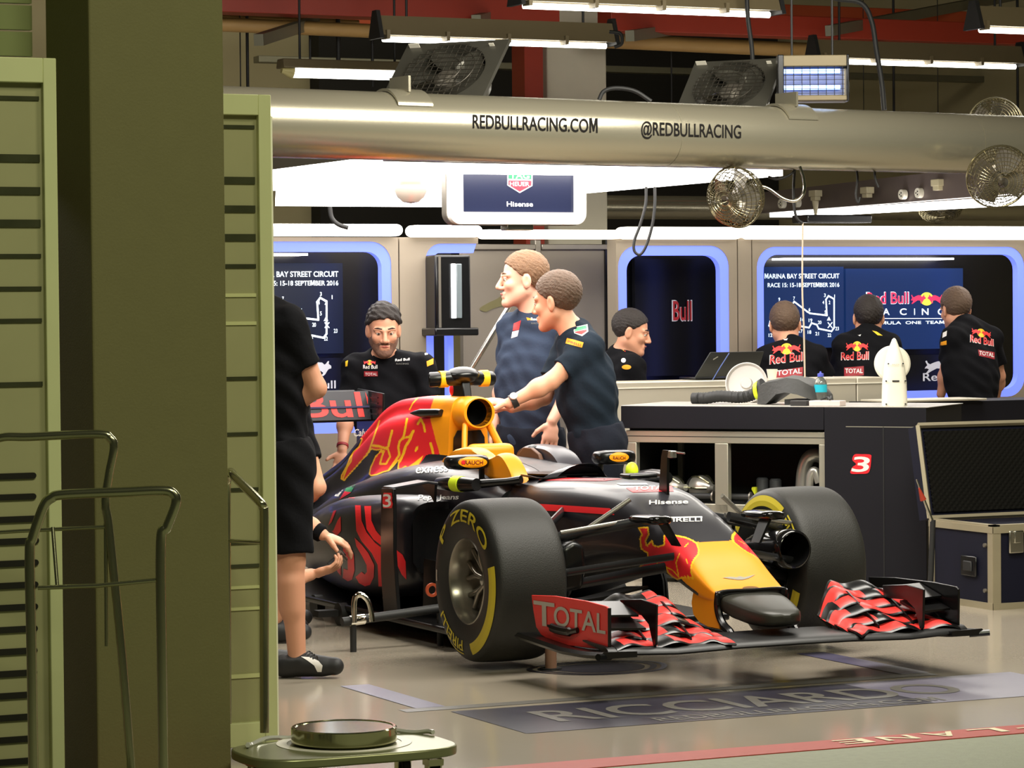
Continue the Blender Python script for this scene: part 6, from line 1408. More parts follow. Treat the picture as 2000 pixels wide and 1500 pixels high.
# ---- round cage fans
m_wire = M('chrome_wire', srgb(140, 132, 104), .25, .9, var=.05)
def cage_fan(px, py, Z, r, dirv, label, arm=None):
    c = at(px, py, Z); o = thing('cage_fan', label, 'fan', c, None); d = nrm(dirv); u = nrm(np.cross(d, UP)); v = np.cross(u, d)
    for s_ in (1, -1):
        mb = MB()
        for k in range(44):
            a = 2*pi*k/44; e = u*cos(a)+v*sin(a); mb.tube([c+d*s_*.092+e*r*.18, c+d*s_*.09+e*r*.55, c+d*s_*.055+e*r*.88, c+d*s_*.004+e*r], .0015, 5)
        for rr_, h in ((.18, .092), (.32, .096), (.45, .094), (.55, .09), (.66, .082), (.77, .072), (.88, .055), (.95, .03)): mb.tube([c+d*s_*h+(u*cos(t)+v*sin(t))*r*rr_ for t in np.linspace(0, 2*pi, 40)], .002, 5)
        mb.obj('cage', m_wire, o, smooth=60)
    MB().tube([c+(u*cos(t)+v*sin(t))*r*1.005 for t in np.linspace(0, 2*pi, 48)], .005, 6).obj('rim_ring', m_wire, o)
    MB().lathe(c, tuple(d), [(-.14, .001), (-.14, .04), (-.04, .05), (-.02, .02), (.05, .02), (.06, .001)], 20).obj('motor', m_frame, o)
    for k in range(4):
        a = k*pi/2+.4; e = u*cos(a)+v*sin(a); t = -u*sin(a)+v*cos(a)
        MB().loft([[c+e*rr_*r+t*w_*s_+d*.025*s_ for s_ in (-1, 0, 1)]+[c+e*rr_*r+t*w_*s_+d*(.025*s_-.003) for s_ in (1, 0, -1)] for rr_, w_ in ((.15, .02), (.5, .05), (.85, .055))]).obj('blade', m_frame, o, smooth=60)
    if arm: MB().tube(smooth_path(arm), .008, 10).obj('bracket', m_chrome, o, smooth=60)
    return o
A_ = lambda pts, Z: [at(x, y, Z) for x, y in pts]
cage_fan(1437, 385, 14.35, .145, -AWAY*.75-RIGHT*.62-UP*.2, 'round wire cage fan hanging under the tube right of the monitor', A_([(1475, 362), (1500, 368), (1530, 388), (1555, 392), (1570, 376), (1570, 350), (1562, 325)], 14.45))
cage_fan(1950, 345, 14.95, .16, -AWAY*.9+RIGHT*.1-UP*.35, 'round wire cage fan hanging at the right edge under the tube', A_([(1955, 330), (1962, 310), (1962, 290)], 15.1))
cage_fan(1945, 243, 16.0, .145, -AWAY*.9+UP*.2, 'round wire cage fan standing above the right end of the tube', None)
cage_fan(1836, 402, 20.9, .16, -AWAY*.5-UP*.9, 'round wire cage fan far back, half hidden behind the right light strip', A_([(1836, 400), (1838, 370), (1840, 330)], 20.9))
# ---- hanging cables
def cable(pts, Z, r, label, mt=None):
    o = MB().tube(smooth_path([at(x, y, Z+(dz[0] if dz else 0)) for x, y, *dz in pts], 8), r, 8).obj('cable', mt or m_blk, smooth=60); tag(o, label, 'cable')
cable([(1262, 365), (1261, 400), (1250, 440), (1239, 470), (1239, 490), (1250, 497), (1262, 480), (1274, 440), (1279, 400), (1279, 365)], 15.6, .008, 'black looped cable hanging in front of the half logo window')
cable([(1552, 330), (1550, 370), (1552, 410), (1558, 428), (1568, 436)], 14.8, .007, 'black cable hanging from the gantry over the circuit map')
cable([(1568, 434), (1567, 560), (1570, 640), (1572, 737)], 14.8, .0045, 'thin pale cord hanging down to the silver counter', M('cord_pale', srgb(196, 180, 160), .6))
cable([(644, 404), (648, 425), (660, 438), (680, 445)], 15.2, .012, 'thick black cable end hanging under the left light panel')
cable([(1455, -190), (1458, -60), (1460, 25), (1468, 90), (1472, 150), (1474, 210)], 15.6, .012, 'thick black cable in front of the second box fan')
cable([(1590, -160), (1600, -80), (1620, -10), (1680, 5), (1702, 40), (1712, 100), (1722, 160), (1727, 215)], 16.0, .014, 'thick black cable right of the insect lamp')
cable([(1170, 195), (1180, 178), (1205, 172), (1240, 178), (1272, 198)], 14.2, .010, 'black cable arch on top of the gantry tube')
cable([(1190, 62), (1212, 66), (1214, 85), (1200, 92)], 16.6, .010, 'black cable loop at the right end of the first batten lamp')
cable([(1500, 345), (1520, 350), (1545, 340), (1556, 325)], 14.6, .006, 'thin black cable sagging between fan bracket and tube')
cable([(1672, 325), (1675, 350), (1672, 380), (1676, 396), (1680, 385)], 14.9, .006, 'thin black cable with plug loop by the sockets')
cable([(1708, 330), (1710, 350), (1716, 366)], 14.9, .006, 'short black cable into the middle socket')
o = MB().box(onY(1625, 428, 16.7), (.48, .2, .05)).obj('wall_speaker', m_black, bevel=.008); tag(o, 'flat black bar above the long right light strip', 'bar')

a, b = at(1003, 585, 16.4), at(668, 1131, 16.4); b[2] = 0.0
o = MB().cyl(a, b, .0155, n=16).obj('steel_pole', m_steel); tag(o, 'long slanting steel pole leaning behind the tall man', 'pole')

p = onY(1508, 742, SYC+.12); p[2] = cz; o = MB().lathe(p, (0, 0, 1), [(0, .001), (0, .024), (.055, .033), (.055, .030), (.01, .022), (.01, .001)], 24).obj('paper_cup', m_wp); tag(o, 'small white cup on the silver counter before the leftmost of the three men', 'cup')
# ================================================================== PEOPLE
m_skin = M('skin_fair', srgb(226, 172, 146), .55, var=.06, scale=9)
m_skin2 = M('skin_tan', srgb(212, 154, 122), .55, var=.06, scale=9)
m_skin3 = M('skin_warm', srgb(202, 144, 114), .55, var=.06, scale=9)
m_navyc = M('cloth_navy', srgb(28, 37, 47), .9, spec=.12, var=.12, scale=5, bump=.15, bscale=60)
m_navyl = M('cloth_navy_grey', srgb(50, 60, 78), .9, spec=.12, var=.12, scale=5, bump=.15, bscale=60)
m_blackc = M('cloth_black', srgb(15, 15, 18), .9, spec=.12, var=.2, scale=5, bump=.15, bscale=60)
m_trou = M('trousers_navy', srgb(28, 31, 40), .9, spec=.12, var=.1, scale=6, bump=.12, bscale=70)
m_hairb = M('hair_dark', srgb(34, 26, 22), .7, var=.3, scale=60, bump=.5, bscale=160)
m_hairm = M('hair_brown', srgb(88, 68, 52), .7, var=.3, scale=60, bump=.5, bscale=160)
m_hairl = M('hair_light_brown', srgb(116, 86, 60), .7, var=.3, scale=60, bump=.5, bscale=160)
m_eye = M('eye_white', srgb(215, 210, 200), .25); m_iris = M('iris', srgb(50, 36, 26), .2)
m_lip = M('lip', srgb(184, 106, 92), .5); m_shoe = M('shoe_black', srgb(26, 26, 28), .6)
m_watch = M('watch_strap', srgb(30, 28, 28), .5); m_dial = M('watch_dial', srgb(220, 216, 205), .2)
def hand_prims(S_, wr, d, nrm_, k=1.0, curl=.35, thumb=1, spread=.12, mirror=1):
    """palm, four unequal fingers and a thumb; d = direction of the fingers, nrm_ = palm normal (fingers curl towards it)"""
    d = nrm(d); n = nrm(nrm_-d*(nrm_@d)); s_ = np.cross(d, n)*mirror      # s_ points to the thumb side
    c = wr+d*.045*k
    S_.ell(c, (.042*k, .036*k, .016*k), d, s_, n, k=.012)
    S_.ell(wr+d*.075*k, (.022*k, .041*k, .013*k), d, s_, n, k=.01)
    for i, (o, L, r) in enumerate([(.030, .074, .0088), (.010, .082, .0092), (-.011, .076, .0088), (-.030, .060, .0080)]):
        p = wr+d*.084*k+s_*o*k; a = nrm(d+s_*(1.5-i)*spread*.5); q = p
        for j, fr in enumerate((.46, .31, .23)):
            th = curl*(j+.6)*(1+.12*i); v = nrm(a*cos(th)+n*sin(th)); q2 = q+v*L*fr*k
            S_.caps(q, q2, r*k*(1-.07*j), r*k*(.93-.07*j), k=.004); q = q2
    p = wr+d*.028*k+s_*.030*k; a = nrm(d*.62+s_*.72*thumb+n*.25); q = p+a*.040*k
    S_.caps(p, q, .0135*k, .011*k, k=.010); v = nrm(a*.75+d*.5+n*.35); S_.caps(q, q+v*.030*k, .0105*k, .0085*k, k=.005)
def head_prims(S_, c, R, Fw, U, k=1.0, jaw=1.0):
    X = lambda x, y, z: c+(R*x+Fw*y+U*z)*k
    S_.ell(X(0, -.012, .042), (.077*k, .098*k, .084*k), R, Fw, U, k=.02)
    S_.ell(X(0, .030, -.028), (.061*k*jaw, .060*k, .082*k), R, Fw, U, k=.03)
    for s_ in (-1, 1):
        S_.caps(X(s_*.050*jaw, -.002, -.048), X(s_*.018, .068, -.096), .022*k, .020*k, k=.03)
        S_.ell(X(s_*.038, .066, -.020), (.024*k, .020*k, .022*k), R, Fw, U, k=.02)
        S_.caps(X(s_*.048, .074, .024), X(s_*.012, .089, .022), .010*k, .011*k, k=.012)
        S_.ell(X(s_*.031, .100, .006), (.017*k, .016*k, .011*k), R, Fw, U, k=.010, sub=True)
        S_.ell(X(s_*.014, .098, -.034), (.010*k, .012*k, .009*k), R, Fw, U, k=.006)
        S_.ell(X(s_*.079, -.006, -.004), (.010*k, .021*k, .034*k), nrm(R+Fw*s_*.35), nrm(Fw-R*s_*.35), U, k=.006)
        S_.ell(X(s_*.089, .0, .0), (.006*k, .011*k, .020*k), R, Fw, U, k=.004, sub=True)
    S_.ell(X(0, .078, -.100), (.024*k, .018*k, .018*k), R, Fw, U, k=.02)
    S_.caps(X(0, .090, .016), X(0, .112, -.028), .009*k, .013*k, k=.008)
    S_.caps(X(-.020, .089, -.058), X(.020, .089, -.058), .007*k, k=.008)
    S_.caps(X(-.017, .088, -.071), X(.017, .088, -.071), .0085*k, k=.008)
    S_.caps(X(-.022, .099, -.064), X(.022, .099, -.064), .0035*k, k=.004, sub=True)
    return X
def person(label, mats, J, Z, look, res=.0065, k=1.0, hk=1.06, hair=None, hairline=(.006, .85), beard=None, head_up=(0, 0, 1), shirt='short', legs='trousers', hands=None, nohand=(), face=True, collar=True, hvol=.009, hnoise=(.0018, 130), shoes=True, fat=1.0, group=None):
    skin, cloth, trou = mats
    P = {}
    for q, v in J.items(): P[q] = at(v[0], v[1], Z+(v[2] if len(v) > 2 else 0))
    for sd in 'LR':
        P['an'+sd][2] = .088; P['to'+sd][2] = .032; v = P['to'+sd]-P['an'+sd]; v[2] = 0; P['to'+sd] = P['an'+sd]+nrm(v)*.15-V(0, 0, .05)
    R = nrm(P['shR']-P['shL']); U = nrm(P['neck']-P['hip']); R = nrm(R-U*(R@U)); Fw = np.cross(U, R)
    hU = nrm(head_up); hF = nrm(V(*look)-hU*(V(*look)@hU)); hR = np.cross(hF, hU)
    hF2 = hF
    tl = np.linalg.norm(P['neck']-P['hip'])
    hw = .085*k
    hipL = P['hip']-R*hw; hipR = P['hip']+R*hw
    def torso(S_, e=0., kk=.05):
        S_.ell(P['neck']-U*.215*tl/.5, (.185*k+e, .118*k*fat+e, .19*tl/.5+e), R, Fw, U, k=kk)
        S_.ell(P['hip']+U*.19*tl/.5+Fw*.015*fat, (.158*k*fat+e, .112*k*fat+e, .18*tl/.5+e), R, Fw, U, k=kk)
        S_.ell(P['hip']+U*.0, (.168*k+e, .125*k+e, .135+e), R, Fw, U, k=kk)
        for sh in ('shL', 'shR'):
            S_.caps(P['neck']-U*.045, P[sh], .062*k+e, .060*k+e, k=kk)
            S_.caps(P['neck']-U*.0+(-Fw)*.01, P['neck']*.45+P[sh]*.55, .052*k+e*.5, .048*k+e, k=.03)
    S_ = SDF(.03); torso(S_)
    S_.caps(P['neck']-U*.06, P['head']-hU*.05*hk-hF*.012, .063*k, .057*k, k=.03)
    X = head_prims(S_, P['head'], hR, hF, hU, hk)
    for sd in 'LR':
        sh, el, wr = P['sh'+sd], P['el'+sd], P['wr'+sd]
        S_.caps(sh, el, .053*k, .041*k, k=.03); S_.ell(sh*.5+el*.5, (.052*k,)*3, k=.03)
        f = nrm(wr-el); S_.caps(el, wr, .041*k, .0275*k, k=.02); S_.ell(el+f*.07, (.046*k, .046*k, .046*k), k=.03)
        if sd not in nohand:
            hd = (hands or {}).get(sd, {}); d = V(*hd.get('d', f)); n = V(*hd.get('n', np.cross(R, f) if abs(R@f) < .9 else U))
            hand_prims(S_, wr, d, n, k*hd.get('k', 1.05), hd.get('curl', .3), mirror=hd.get('m', 1), spread=hd.get('spread', .12))
    for sd, hj in (('L', hipL), ('R', hipR)):
        kn, an = P['kn'+sd], P['an'+sd]
        S_.caps(hj, kn, .088*k, .058*k, k=.04); S_.caps(kn, an, .054*k, .036*k, k=.02)
        f = nrm(an-kn); b = nrm(-Fw-f*(-Fw@f)); S_.caps(kn+f*.09+b*.018, kn+f*.19+b*.016, .050*k, .044*k, k=.03)
        toe = P['to'+sd]; S_.caps(an-V(0, 0, .03), toe, .036, .028, k=.02)
    body = sdf_obj('person', S_, res, skin); tag(body, label, 'person', group)
    kids_ = {}
    # shirt
    T = SDF(.04); torso(T, .013, .06)
    for sd in 'LR':
        sh, el = P['sh'+sd], P['el'+sd]; f = nrm(el-sh); L = np.linalg.norm(el-sh)
        if shirt == 'short':
            c = sh+f*L*.66; T.caps(sh, sh+f*L*.75, .066*k, .064*k, k=.035, cut=[(c, f)])
        else: T.caps(sh, el, .066*k, .055*k, k=.035); T.caps(el, P['wr'+sd], .055*k, .042*k, k=.03, cut=[(P['wr'+sd]-nrm(P['wr'+sd]-el)*.03, nrm(P['wr'+sd]-el))])
    nd = nrm(P['head']-hU*.05-P['neck'])
    T.caps(P['neck']-U*.02+Fw*.012, P['neck']+nd*.3, .066*k, .075*k, k=.012, sub=True)
    T.plane(P['hip']-U*.03, -U); T.noise = (.0045, 26)
    sh_o = sdf_obj('shirt', T, max(res, .0065), cloth, body); kids_['shirt'] = sh_o
    if collar:
        mb = MB(); n = 40; lo = []; mid = []; hi = []
        for t in np.linspace(0, 2*pi, n, endpoint=False):
            dv = R*cos(t)+Fw*sin(t); fr = .5+.5*sin(t)
            lo.append(P['neck']-U*(.028+.045*max(0, sin(t))**3)+dv*(.086*k)+Fw*.012); hi.append(P['neck']+nd*(.032-.03*fr**4)+dv*.069*k+Fw*.012); mid.append(P['neck']+nd*(.022-.03*fr**4)+dv*.079*k+Fw*.012)
        mb.loft([lo, mid, hi, [p-nd*.004-(p-P['neck'])*.05 for p in hi]], False); mb.obj('collar', cloth, body, smooth=70)
    # legs
    G = SDF(.04); e = .014
    G.ell(P['hip'], (.168*k+e, .125*k+e, .135+e), R, Fw, U, k=.05); G.ell(P['hip']+U*.08, (.15*k*fat+e, .105*k*fat+e, .12), R, Fw, U, k=.05)
    for sd, hj in (('L', hipL), ('R', hipR)):
        kn, an = P['kn'+sd], P['an'+sd]; f = nrm(kn-hj); f2 = nrm(an-kn)
        if legs == 'shorts':
            G.caps(hj, kn, .105*k, .088*k, k=.04, cut=[(kn-f*.03, f)])
        else:
            G.caps(hj, kn, .105*k, .074*k, k=.04); G.caps(kn, an, .074*k, .058*k, k=.03, cut=[(an-f2*.02, f2)])
    G.plane(P['hip']+U*.09, U); G.noise = (.004, 22)
    kids_['legs'] = sdf_obj('shorts' if legs == 'shorts' else 'trousers', G, max(res, .0075), trou, body)
    if shoes:
        for sd in 'LR':
            an, to = P['an'+sd], P['to'+sd]; W = SDF(.02); f = nrm(to-an); f = nrm(f-V(0, 0, f[2])); zf = an[2]-.085
            b = V(an[0], an[1], zf+.045); hl = b-f*.045; tp = b+f*.155
            W.caps(hl, tp, .047, .036, k=.02); W.caps(hl+V(0, 0, .01), an+V(0, 0, .0), .045, .048, k=.03, cut=[(an+V(0, 0, -.012), V(0, 0, 1))]); W.caps(b+f*.03+V(0, 0, .012), b+f*.10, .042, .036, k=.02)
            W.plane(V(0, 0, max(zf, .004)), V(0, 0, -1)); so = sdf_obj('shoe', W, .006, m_shoe, body)
            mb = MB(); mb.tube([hl-f*.03+V(0, 0, -.038), hl+V(0, 0, -.038), tp+V(0, 0, -.038), tp+f*.03+V(0, 0, -.036)], [.035, .045, .042, .02], 14, flat=.18); kids_['shoe'+sd] = so
    # head details
    if hair is not None:
        Hh = SDF(.01); vol = hvol
        Hh.ell(X(0, -.014, .044), (.080*hk+vol*.6, .101*hk+vol*.6, .087*hk+vol), hR, hF, hU, k=.02)
        nn = nrm(-hU+hF*hairline[1]); Hh.plane(X(0, 0, hairline[0]), nn)
        for s_ in (-1, 1): 
            Hh.ell(X(s_*.085, .0, -.005), (.016*hk, .030*hk, .040*hk), hR, hF, hU, k=.008, sub=True)
        Hh.noise = hnoise; kids_['hair'] = sdf_obj('hair', Hh, max(.0045, res*.7), hair, body)
    if face:
        for s_ in (-1, 1):
            eb = MB().ell(X(s_*.031, .0790, .006), .0118*hk).obj('eye', m_eye, body, smooth=80)
            MB().ell(X(s_*.031, .0893, .004), (.0058*hk, .0030*hk, .0058*hk), ax=hR, az=hU).obj('iris', m_iris, eb, smooth=80)
            MB().tube([X(s_*.046, .0785, .0115), X(s_*.031, .0885, .0125), X(s_*.017, .083, .010)], .0050*hk, 8).obj('eyelid', skin, body)
            MB().tube([X(s_*.052, .079, .029), X(s_*.036, .0905, .034), X(s_*.014, .0955, .029)], [.0020*hk, .0034*hk, .0030*hk], 8).obj('eyebrow', hair or m_hairb, body)
        MB().tube([X(-.021, .0935, -.0615), X(-.008, .0985, -.0585), X(0, .0985, -.060), X(.008, .0985, -.0585), X(.021, .0935, -.0615)], [.002*hk, .0042*hk, .0042*hk, .0042*hk, .002*hk], 8).obj('lips', m_lip, body)
    if beard is not None:
        B_ = SDF(.01); e = .0022
        B_.ell(X(0, .030, -.028), (.061*hk+e, .060*hk+e, .082*hk+e), hR, hF, hU, k=.03)
        for s_ in (-1, 1): B_.caps(X(s_*.050, -.002, -.048), X(s_*.018, .068, -.096), .022*hk+e, .020*hk+e, k=.03)
        B_.ell(X(0, .078, -.100), (.024*hk+e, .018*hk+e, .018*hk+e), hR, hF, hU, k=.02); B_.caps(X(-.018, .087, -.048), X(.018, .087, -.048), .008*hk, k=.01)
        B_.ell(X(0, .100, -.064), (.026*hk, .03*hk, .011*hk), hR, hF, hU, k=.006, sub=True); B_.ell(X(0, .095, .012), (.058*hk, .06*hk, .055*hk), hR, hF, hU, k=.012, sub=True)
        B_.plane(X(0, 0, -.012), hU*.9+hF*.1); B_.noise = (.001, 160); sdf_obj('beard', B_, .0045, beard, body)
    return body, kids_, P, X
def badge_text(o, bv, body, x, y, w_, h_, mat, dx=(1, 0), slant=0, name='lettering', off=.003):
    mb = MB(); wrap_text(mb, body, x, y, w_, h_, bv, dx=dx, slant=slant, off=off); mb.obj(name, mat, o, smooth=0)
def badge_poly(o, bv, pts, mat, name='patch', off=.002, h=4):
    mb = MB(); wrap_poly(mb, [pts], bv, h, off); mb.obj(name, mat, o, smooth=0)
def team_emblem(o, bv, cx_, cy_, w_, h_, tilt=0):
    L, Rr, sun = emblem(None, cx_, cy_, w_, h_)
    tl = lambda q: [(x, y+tilt*(x-cx_)) for x, y in q]
    badge_poly(o, bv, tl(sun), m_pyel, 'sun', .002); badge_poly(o, bv, tl(L), m_pred, 'bull', .0035); badge_poly(o, bv, tl(Rr), m_pred, 'bull', .0035)
m_pred = M('print_red', srgb(222, 44, 44), .6); m_pyel = M('print_yellow', srgb(244, 196, 40), .6); m_pwht = M('print_white', srgb(232, 228, 224), .6); m_pdred = M('print_dark_red', srgb(150, 24, 36), .6); m_por = M('print_orange', srgb(240, 160, 30), .6)
m_pgrey = M('print_grey', srgb(96, 96, 92), .7); m_pgrn = M('print_green', srgb(60, 150, 96), .6)
FACE_L = tuple(-RIGHT); TOCAM = tuple(-AWAY)
mix = lambda a, b, c=0: tuple(RIGHT*a+AWAY*b+UP*c)
# ---- E: tall man in grey-navy polo looking left
E_, Ek, EP, EX = person('tall man in grey navy polo looking left behind the car cockpit', (m_skin, m_navyl, m_trou),
    dict(head=(1022, 548, 0), neck=(1046, 612, .02), shL=(1112, 648, -.06), shR=(1000, 640, .14), elL=(1118, 752, -.06), wrL=(1078, 822, -.16), elR=(985, 745, .2), wrR=(966, 830, .12), hip=(1035, 865, .06), knL=(1075, 1050, .0), knR=(1000, 1050, .05), anL=(1078, 1185, .1), anR=(1000, 1185, .15), toL=(1050, 1205, -.05), toR=(970, 1205, 0)),
    15.95, mix(-1, -.12, -.12), res=.0055, k=1.04, hk=1.19, hair=m_hairl, hairline=(.008, .86), fat=1.12, hands=dict(L=dict(d=mix(-.12, -.1, -1), n=mix(-.3, 1, 0), curl=.28, m=-1, k=1.12), R=dict(d=mix(-.2, -.1, -1), n=mix(1, 0, 0), curl=.4, m=1)))
bv = bvh_of(Ek['shirt'])
badge_text(Ek['shirt'], bv, 'Red Bull', 1037, 626, 26, 5.5, m_pwht, dx=(1, .02)); badge_text(Ek['shirt'], bv, 'RACING', 1038, 633, 22, 3, m_pgrey)
badge_poly(Ek['shirt'], bv, [(1004, 632), (1018, 626), (1014, 644), (1002, 646)], m_pred, 'emblem'); badge_poly(Ek['shirt'], bv, [(1001, 648), (1014, 645), (1011, 657), (999, 661)], m_pwht, 'patch')
MB().prism([EP['neck']+V(*mix(-.05, -.09, -.02)), EP['neck']+V(*mix(-.01, -.10, -.03)), EP['neck']+V(*mix(-.03, -.10, -.07))], mix(0, .01, 0)).obj('collar_lining', m_por, E_)
# ---- F: man reaching for the airbox
F_, Fk, FP, FX = person('man in dark navy polo reaching his left arm to the yellow air intake', (m_skin2, m_navyc, m_trou),
    dict(head=(1088, 590, 0), neck=(1125, 648, .0), shL=(1148, 680, -.13), shR=(1112, 668, .16), elL=(1076, 745, -.16), wrL=(994, 788, -.18), elR=(1062, 775, .1), wrR=(1000, 796, .0), hip=(1168, 868, 0), knL=(1180, 1030, -.05), knR=(1150, 1030, .1), anL=(1188, 1160, 0), anR=(1150, 1160, .15), toL=(1150, 1185, -.05), toR=(1115, 1180, .1)),
    15.25, mix(-.86, .42, -.25), res=.0055, k=1.03, hk=1.18, hair=m_hairm, hairline=(.004, .9), fat=1.08, head_up=mix(-.12, 0, 1), hands=dict(L=dict(d=mix(-1, .1, .12), n=mix(0, .3, -1), curl=.32, m=1, k=1.08, spread=.3), R=dict(d=mix(-1, 0, 0), n=mix(0, 0, -1), curl=.3, m=-1)))
bv = bvh_of(Fk['shirt'])
sh = [(1119, 640), (1147, 634), (1149, 648), (1137, 657), (1122, 651)]
badge_poly(Fk['shirt'], bv, sh, m_pwht, 'shield'); badge_poly(Fk['shirt'], bv, [(1121, 641.5), (1145, 636), (1146, 643), (1122, 648)], m_pgrn, 'shield_top', .0035); badge_poly(Fk['shirt'], bv, [(1123, 649), (1146, 644.5), (1146, 648), (1136, 654), (1124, 650.5)], m_pred, 'shield_base', .0035)
badge_poly(Fk['shirt'], bv, [(1108, 660), (1140, 669), (1137, 679), (1105, 671)], m_por, 'patch'); badge_text(Fk['shirt'], bv, 'PIRELLI', 1110, 670, 26, 5, m_pred, dx=(26, 7), off=.0035)
w0, w1 = FP['wrL'], FP['elL']; d = nrm(w1-w0)
wt = MB().tube([w0+d*.012, w0+d*.042], .0365, 24).obj('watch', m_watch, F_)
MB().cyl(w0+d*.027+V(*mix(.0, -.030, .022)), w0+d*.027+V(*mix(.0, -.038, .028)), .019, n=24).obj('watch_dial', m_dial, wt)
# ---- D: bearded man behind the rear wing
D_, Dk, DP, DX = person('dark haired bearded man in black team polo leaning behind the rear wing', (m_skin3, m_blackc, m_trou),
    dict(head=(749, 646, -.06), neck=(751, 697, .02), shL=(826, 715, 0), shR=(693, 718, 0), elL=(846, 808, -.04), wrL=(838, 892, -.12), elR=(676, 810, -.02), wrR=(668, 880, -.15), hip=(757, 905, .12), knL=(790, 1050, .1), knR=(725, 1050, .1), anL=(795, 1112, .15), anR=(720, 1112, .15), toL=(800, 1130, -.02), toR=(715, 1130, -.02)),
    17.0, mix(.12, -1, -.22), res=.0055, hk=1.12, hair=m_hairb, hvol=.019, hnoise=(.0045, 62), hairline=(.024, .70), beard=M('beard_stubble', srgb(104, 72, 56), .8, var=.3, scale=80), head_up=mix(.03, -.22, 1), hands=dict(L=dict(curl=.5), R=dict(curl=.5)))
bv = bvh_of(Dk['shirt'])
team_emblem(Dk['shirt'], bv, 722, 708, 24, 10); badge_text(Dk['shirt'], bv, 'Red Bull', 709, 720, 28, 7.5, m_pwht)
badge_poly(Dk['shirt'], bv, [(711, 725), (738, 725), (738, 735), (711, 735)], m_pdred); badge_text(Dk['shirt'], bv, 'TOTAL', 713, 733, 24, 5.5, m_pwht, off=.004)
badge_text(Dk['shirt'], bv, 'Red Bull', 772, 706, 28, 5, m_pwht, dx=(28, -2)); badge_text(Dk['shirt'], bv, 'RACING', 774, 712, 24, 3, m_pgrey)
badge_poly(Dk['shirt'], bv, [(700, 680), (712, 668), (722, 668), (718, 684), (706, 690), (697, 686)], m_pred, 'bull'); badge_poly(Dk['shirt'], bv, [(716, 664), (722, 664), (720, 676), (715, 674)], m_pyel, 'bull_trim', .003)
badge_poly(Dk['shirt'], bv, [(833, 706), (846, 700), (846, 711), (834, 716)], m_por); badge_poly(Dk['shirt'], bv, [(828, 684), (838, 680), (839, 692), (830, 694)], m_pwht, 'shield')
badge_poly(Dk['shirt'], bv, [(790, 677), (793, 672), (797, 667), (796, 674), (795, 680), (792, 676)], m_pwht, 'cat_logo', h=3); badge_poly(Dk['shirt'], bv, [(675, 706), (680, 704), (679, 715), (675, 716)], m_pyel)
MB().tube([DP['wrR']+(DP['elR']-DP['wrR'])*.1, DP['wrR']+(DP['elR']-DP['wrR'])*.16], .034, 20).obj('bracelet', m_pdred, D_)
# ---- A: standing man at the left
A_, Ak, AP, AX_ = person('man in black polo and shorts standing with folded arms beside the glass screen', (m_skin3, m_blackc, m_blackc),
    dict(head=(478, 520, .1), neck=(500, 588, .1), shL=(480, 632, .22), shR=(562, 632, -.02), elL=(560, 775, .28), wrL=(560, 800, .05), elR=(617, 758, .02), wrR=(540, 795, .10), hip=(540, 905, .1), knL=(505, 1095, .14), knR=(568, 1095, .03), anL=(500, 1268, .2), anR=(580, 1280, .03), toL=(540, 1300, .24), toR=(618, 1308, .02)),
    12.1, mix(.8, .5, -.1), res=.007, hk=1.05, hair=m_hairb, legs='shorts', face=False, nohand=('L', 'R'))
bv = bvh_of(Ak['shoeR']); badge_poly(Ak['shoeR'], bv, [(588, 1283), (606, 1284), (622, 1291), (630, 1300), (628, 1312), (620, 1312), (614, 1300), (600, 1290)], m_pwht, 'stripe', h=3)
mb = MB()
for i in range(4): mb.tube(smooth_path([at(596+i*5, 1278+i*3, 11.93), at(603+i*5, 1272+i*3, 11.95), at(608+i*4, 1276+i*4, 12.0)]), .003, 6)
mb.obj('laces', m_shoe, Ak['shoeR'])
# ---- C: man bending behind him
C_, Ck, CP, CX_ = person('man in dark shirt behind the standing man, one bare arm hanging down', (m_skin2, m_blackc, m_blackc),
    dict(head=(560, 728, 0), neck=(556, 775, .12), shL=(540, 800, .3), shR=(574, 792, -.08), elL=(575, 880, .2), wrL=(610, 960, .1), elR=(619, 952, -.16), wrR=(575, 985, .0), hip=(520, 925, .25), knL=(540, 1060, .15), knR=(560, 1060, -.05), anL=(510, 1165, .3), anR=(530, 1168, .1), toL=(545, 1180, .3), toR=(565, 1185, .1)),
    13.95, mix(.9, .2, -.5), res=.0075, k=.96, hair=m_hairb, legs='shorts', face=False, head_up=mix(.4, 0, 1), nohand=('L', 'R'))
# ---- B: crouching mechanic with both hands at the sidepod
B_, Bk, BP, BX = person('mechanic crouching beside the sidepod holding a small black tool in both hands', (m_skin2, m_blackc, m_blackc),
    dict(head=(520, 960, 0), neck=(512, 1005, .05), shL=(520, 1025, .22), shR=(545, 1020, -.1), elL=(582, 1015, .30), wrL=(630, 1044, .26), elR=(555, 1135, -.02), wrR=(607, 1122, .12), hip=(470, 1170, .1), knL=(560, 1150, .2), knR=(552, 1170, -.08), anL=(520, 1220, .2), anR=(525, 1238, -.05), toL=(560, 1238, .2), toR=(568, 1250, -.05)),
    13.45, mix(1, .3, -.1), res=.0055, hair=m_hairb, legs='shorts', face=False, hands=dict(L=dict(d=mix(.85, .1, -.35), n=mix(-.2, .2, -1), curl=.42, m=-1, k=1.1), R=dict(d=mix(1, .1, .25), n=mix(0, .4, 1), curl=.5, m=-1, k=1.1)))
d = nrm(BP['wrL']-BP['elL']); wb = MB().tube([BP['wrL']-d*.055, BP['wrL']-d*.05, BP['wrL']-d*.005, BP['wrL']], [.036, .041, .040, .034], 20).obj('wristband', m_blackc, B_, smooth=60)
tl_ = thing('hand_tool', 'small black torque tool held by the crouching mechanic', 'tool', at(656, 1095, 13.62))
MB().tube([at(642, 1104, 13.62), at(672, 1080, 13.64)], .014, 12).obj('body', m_blk, tl_)
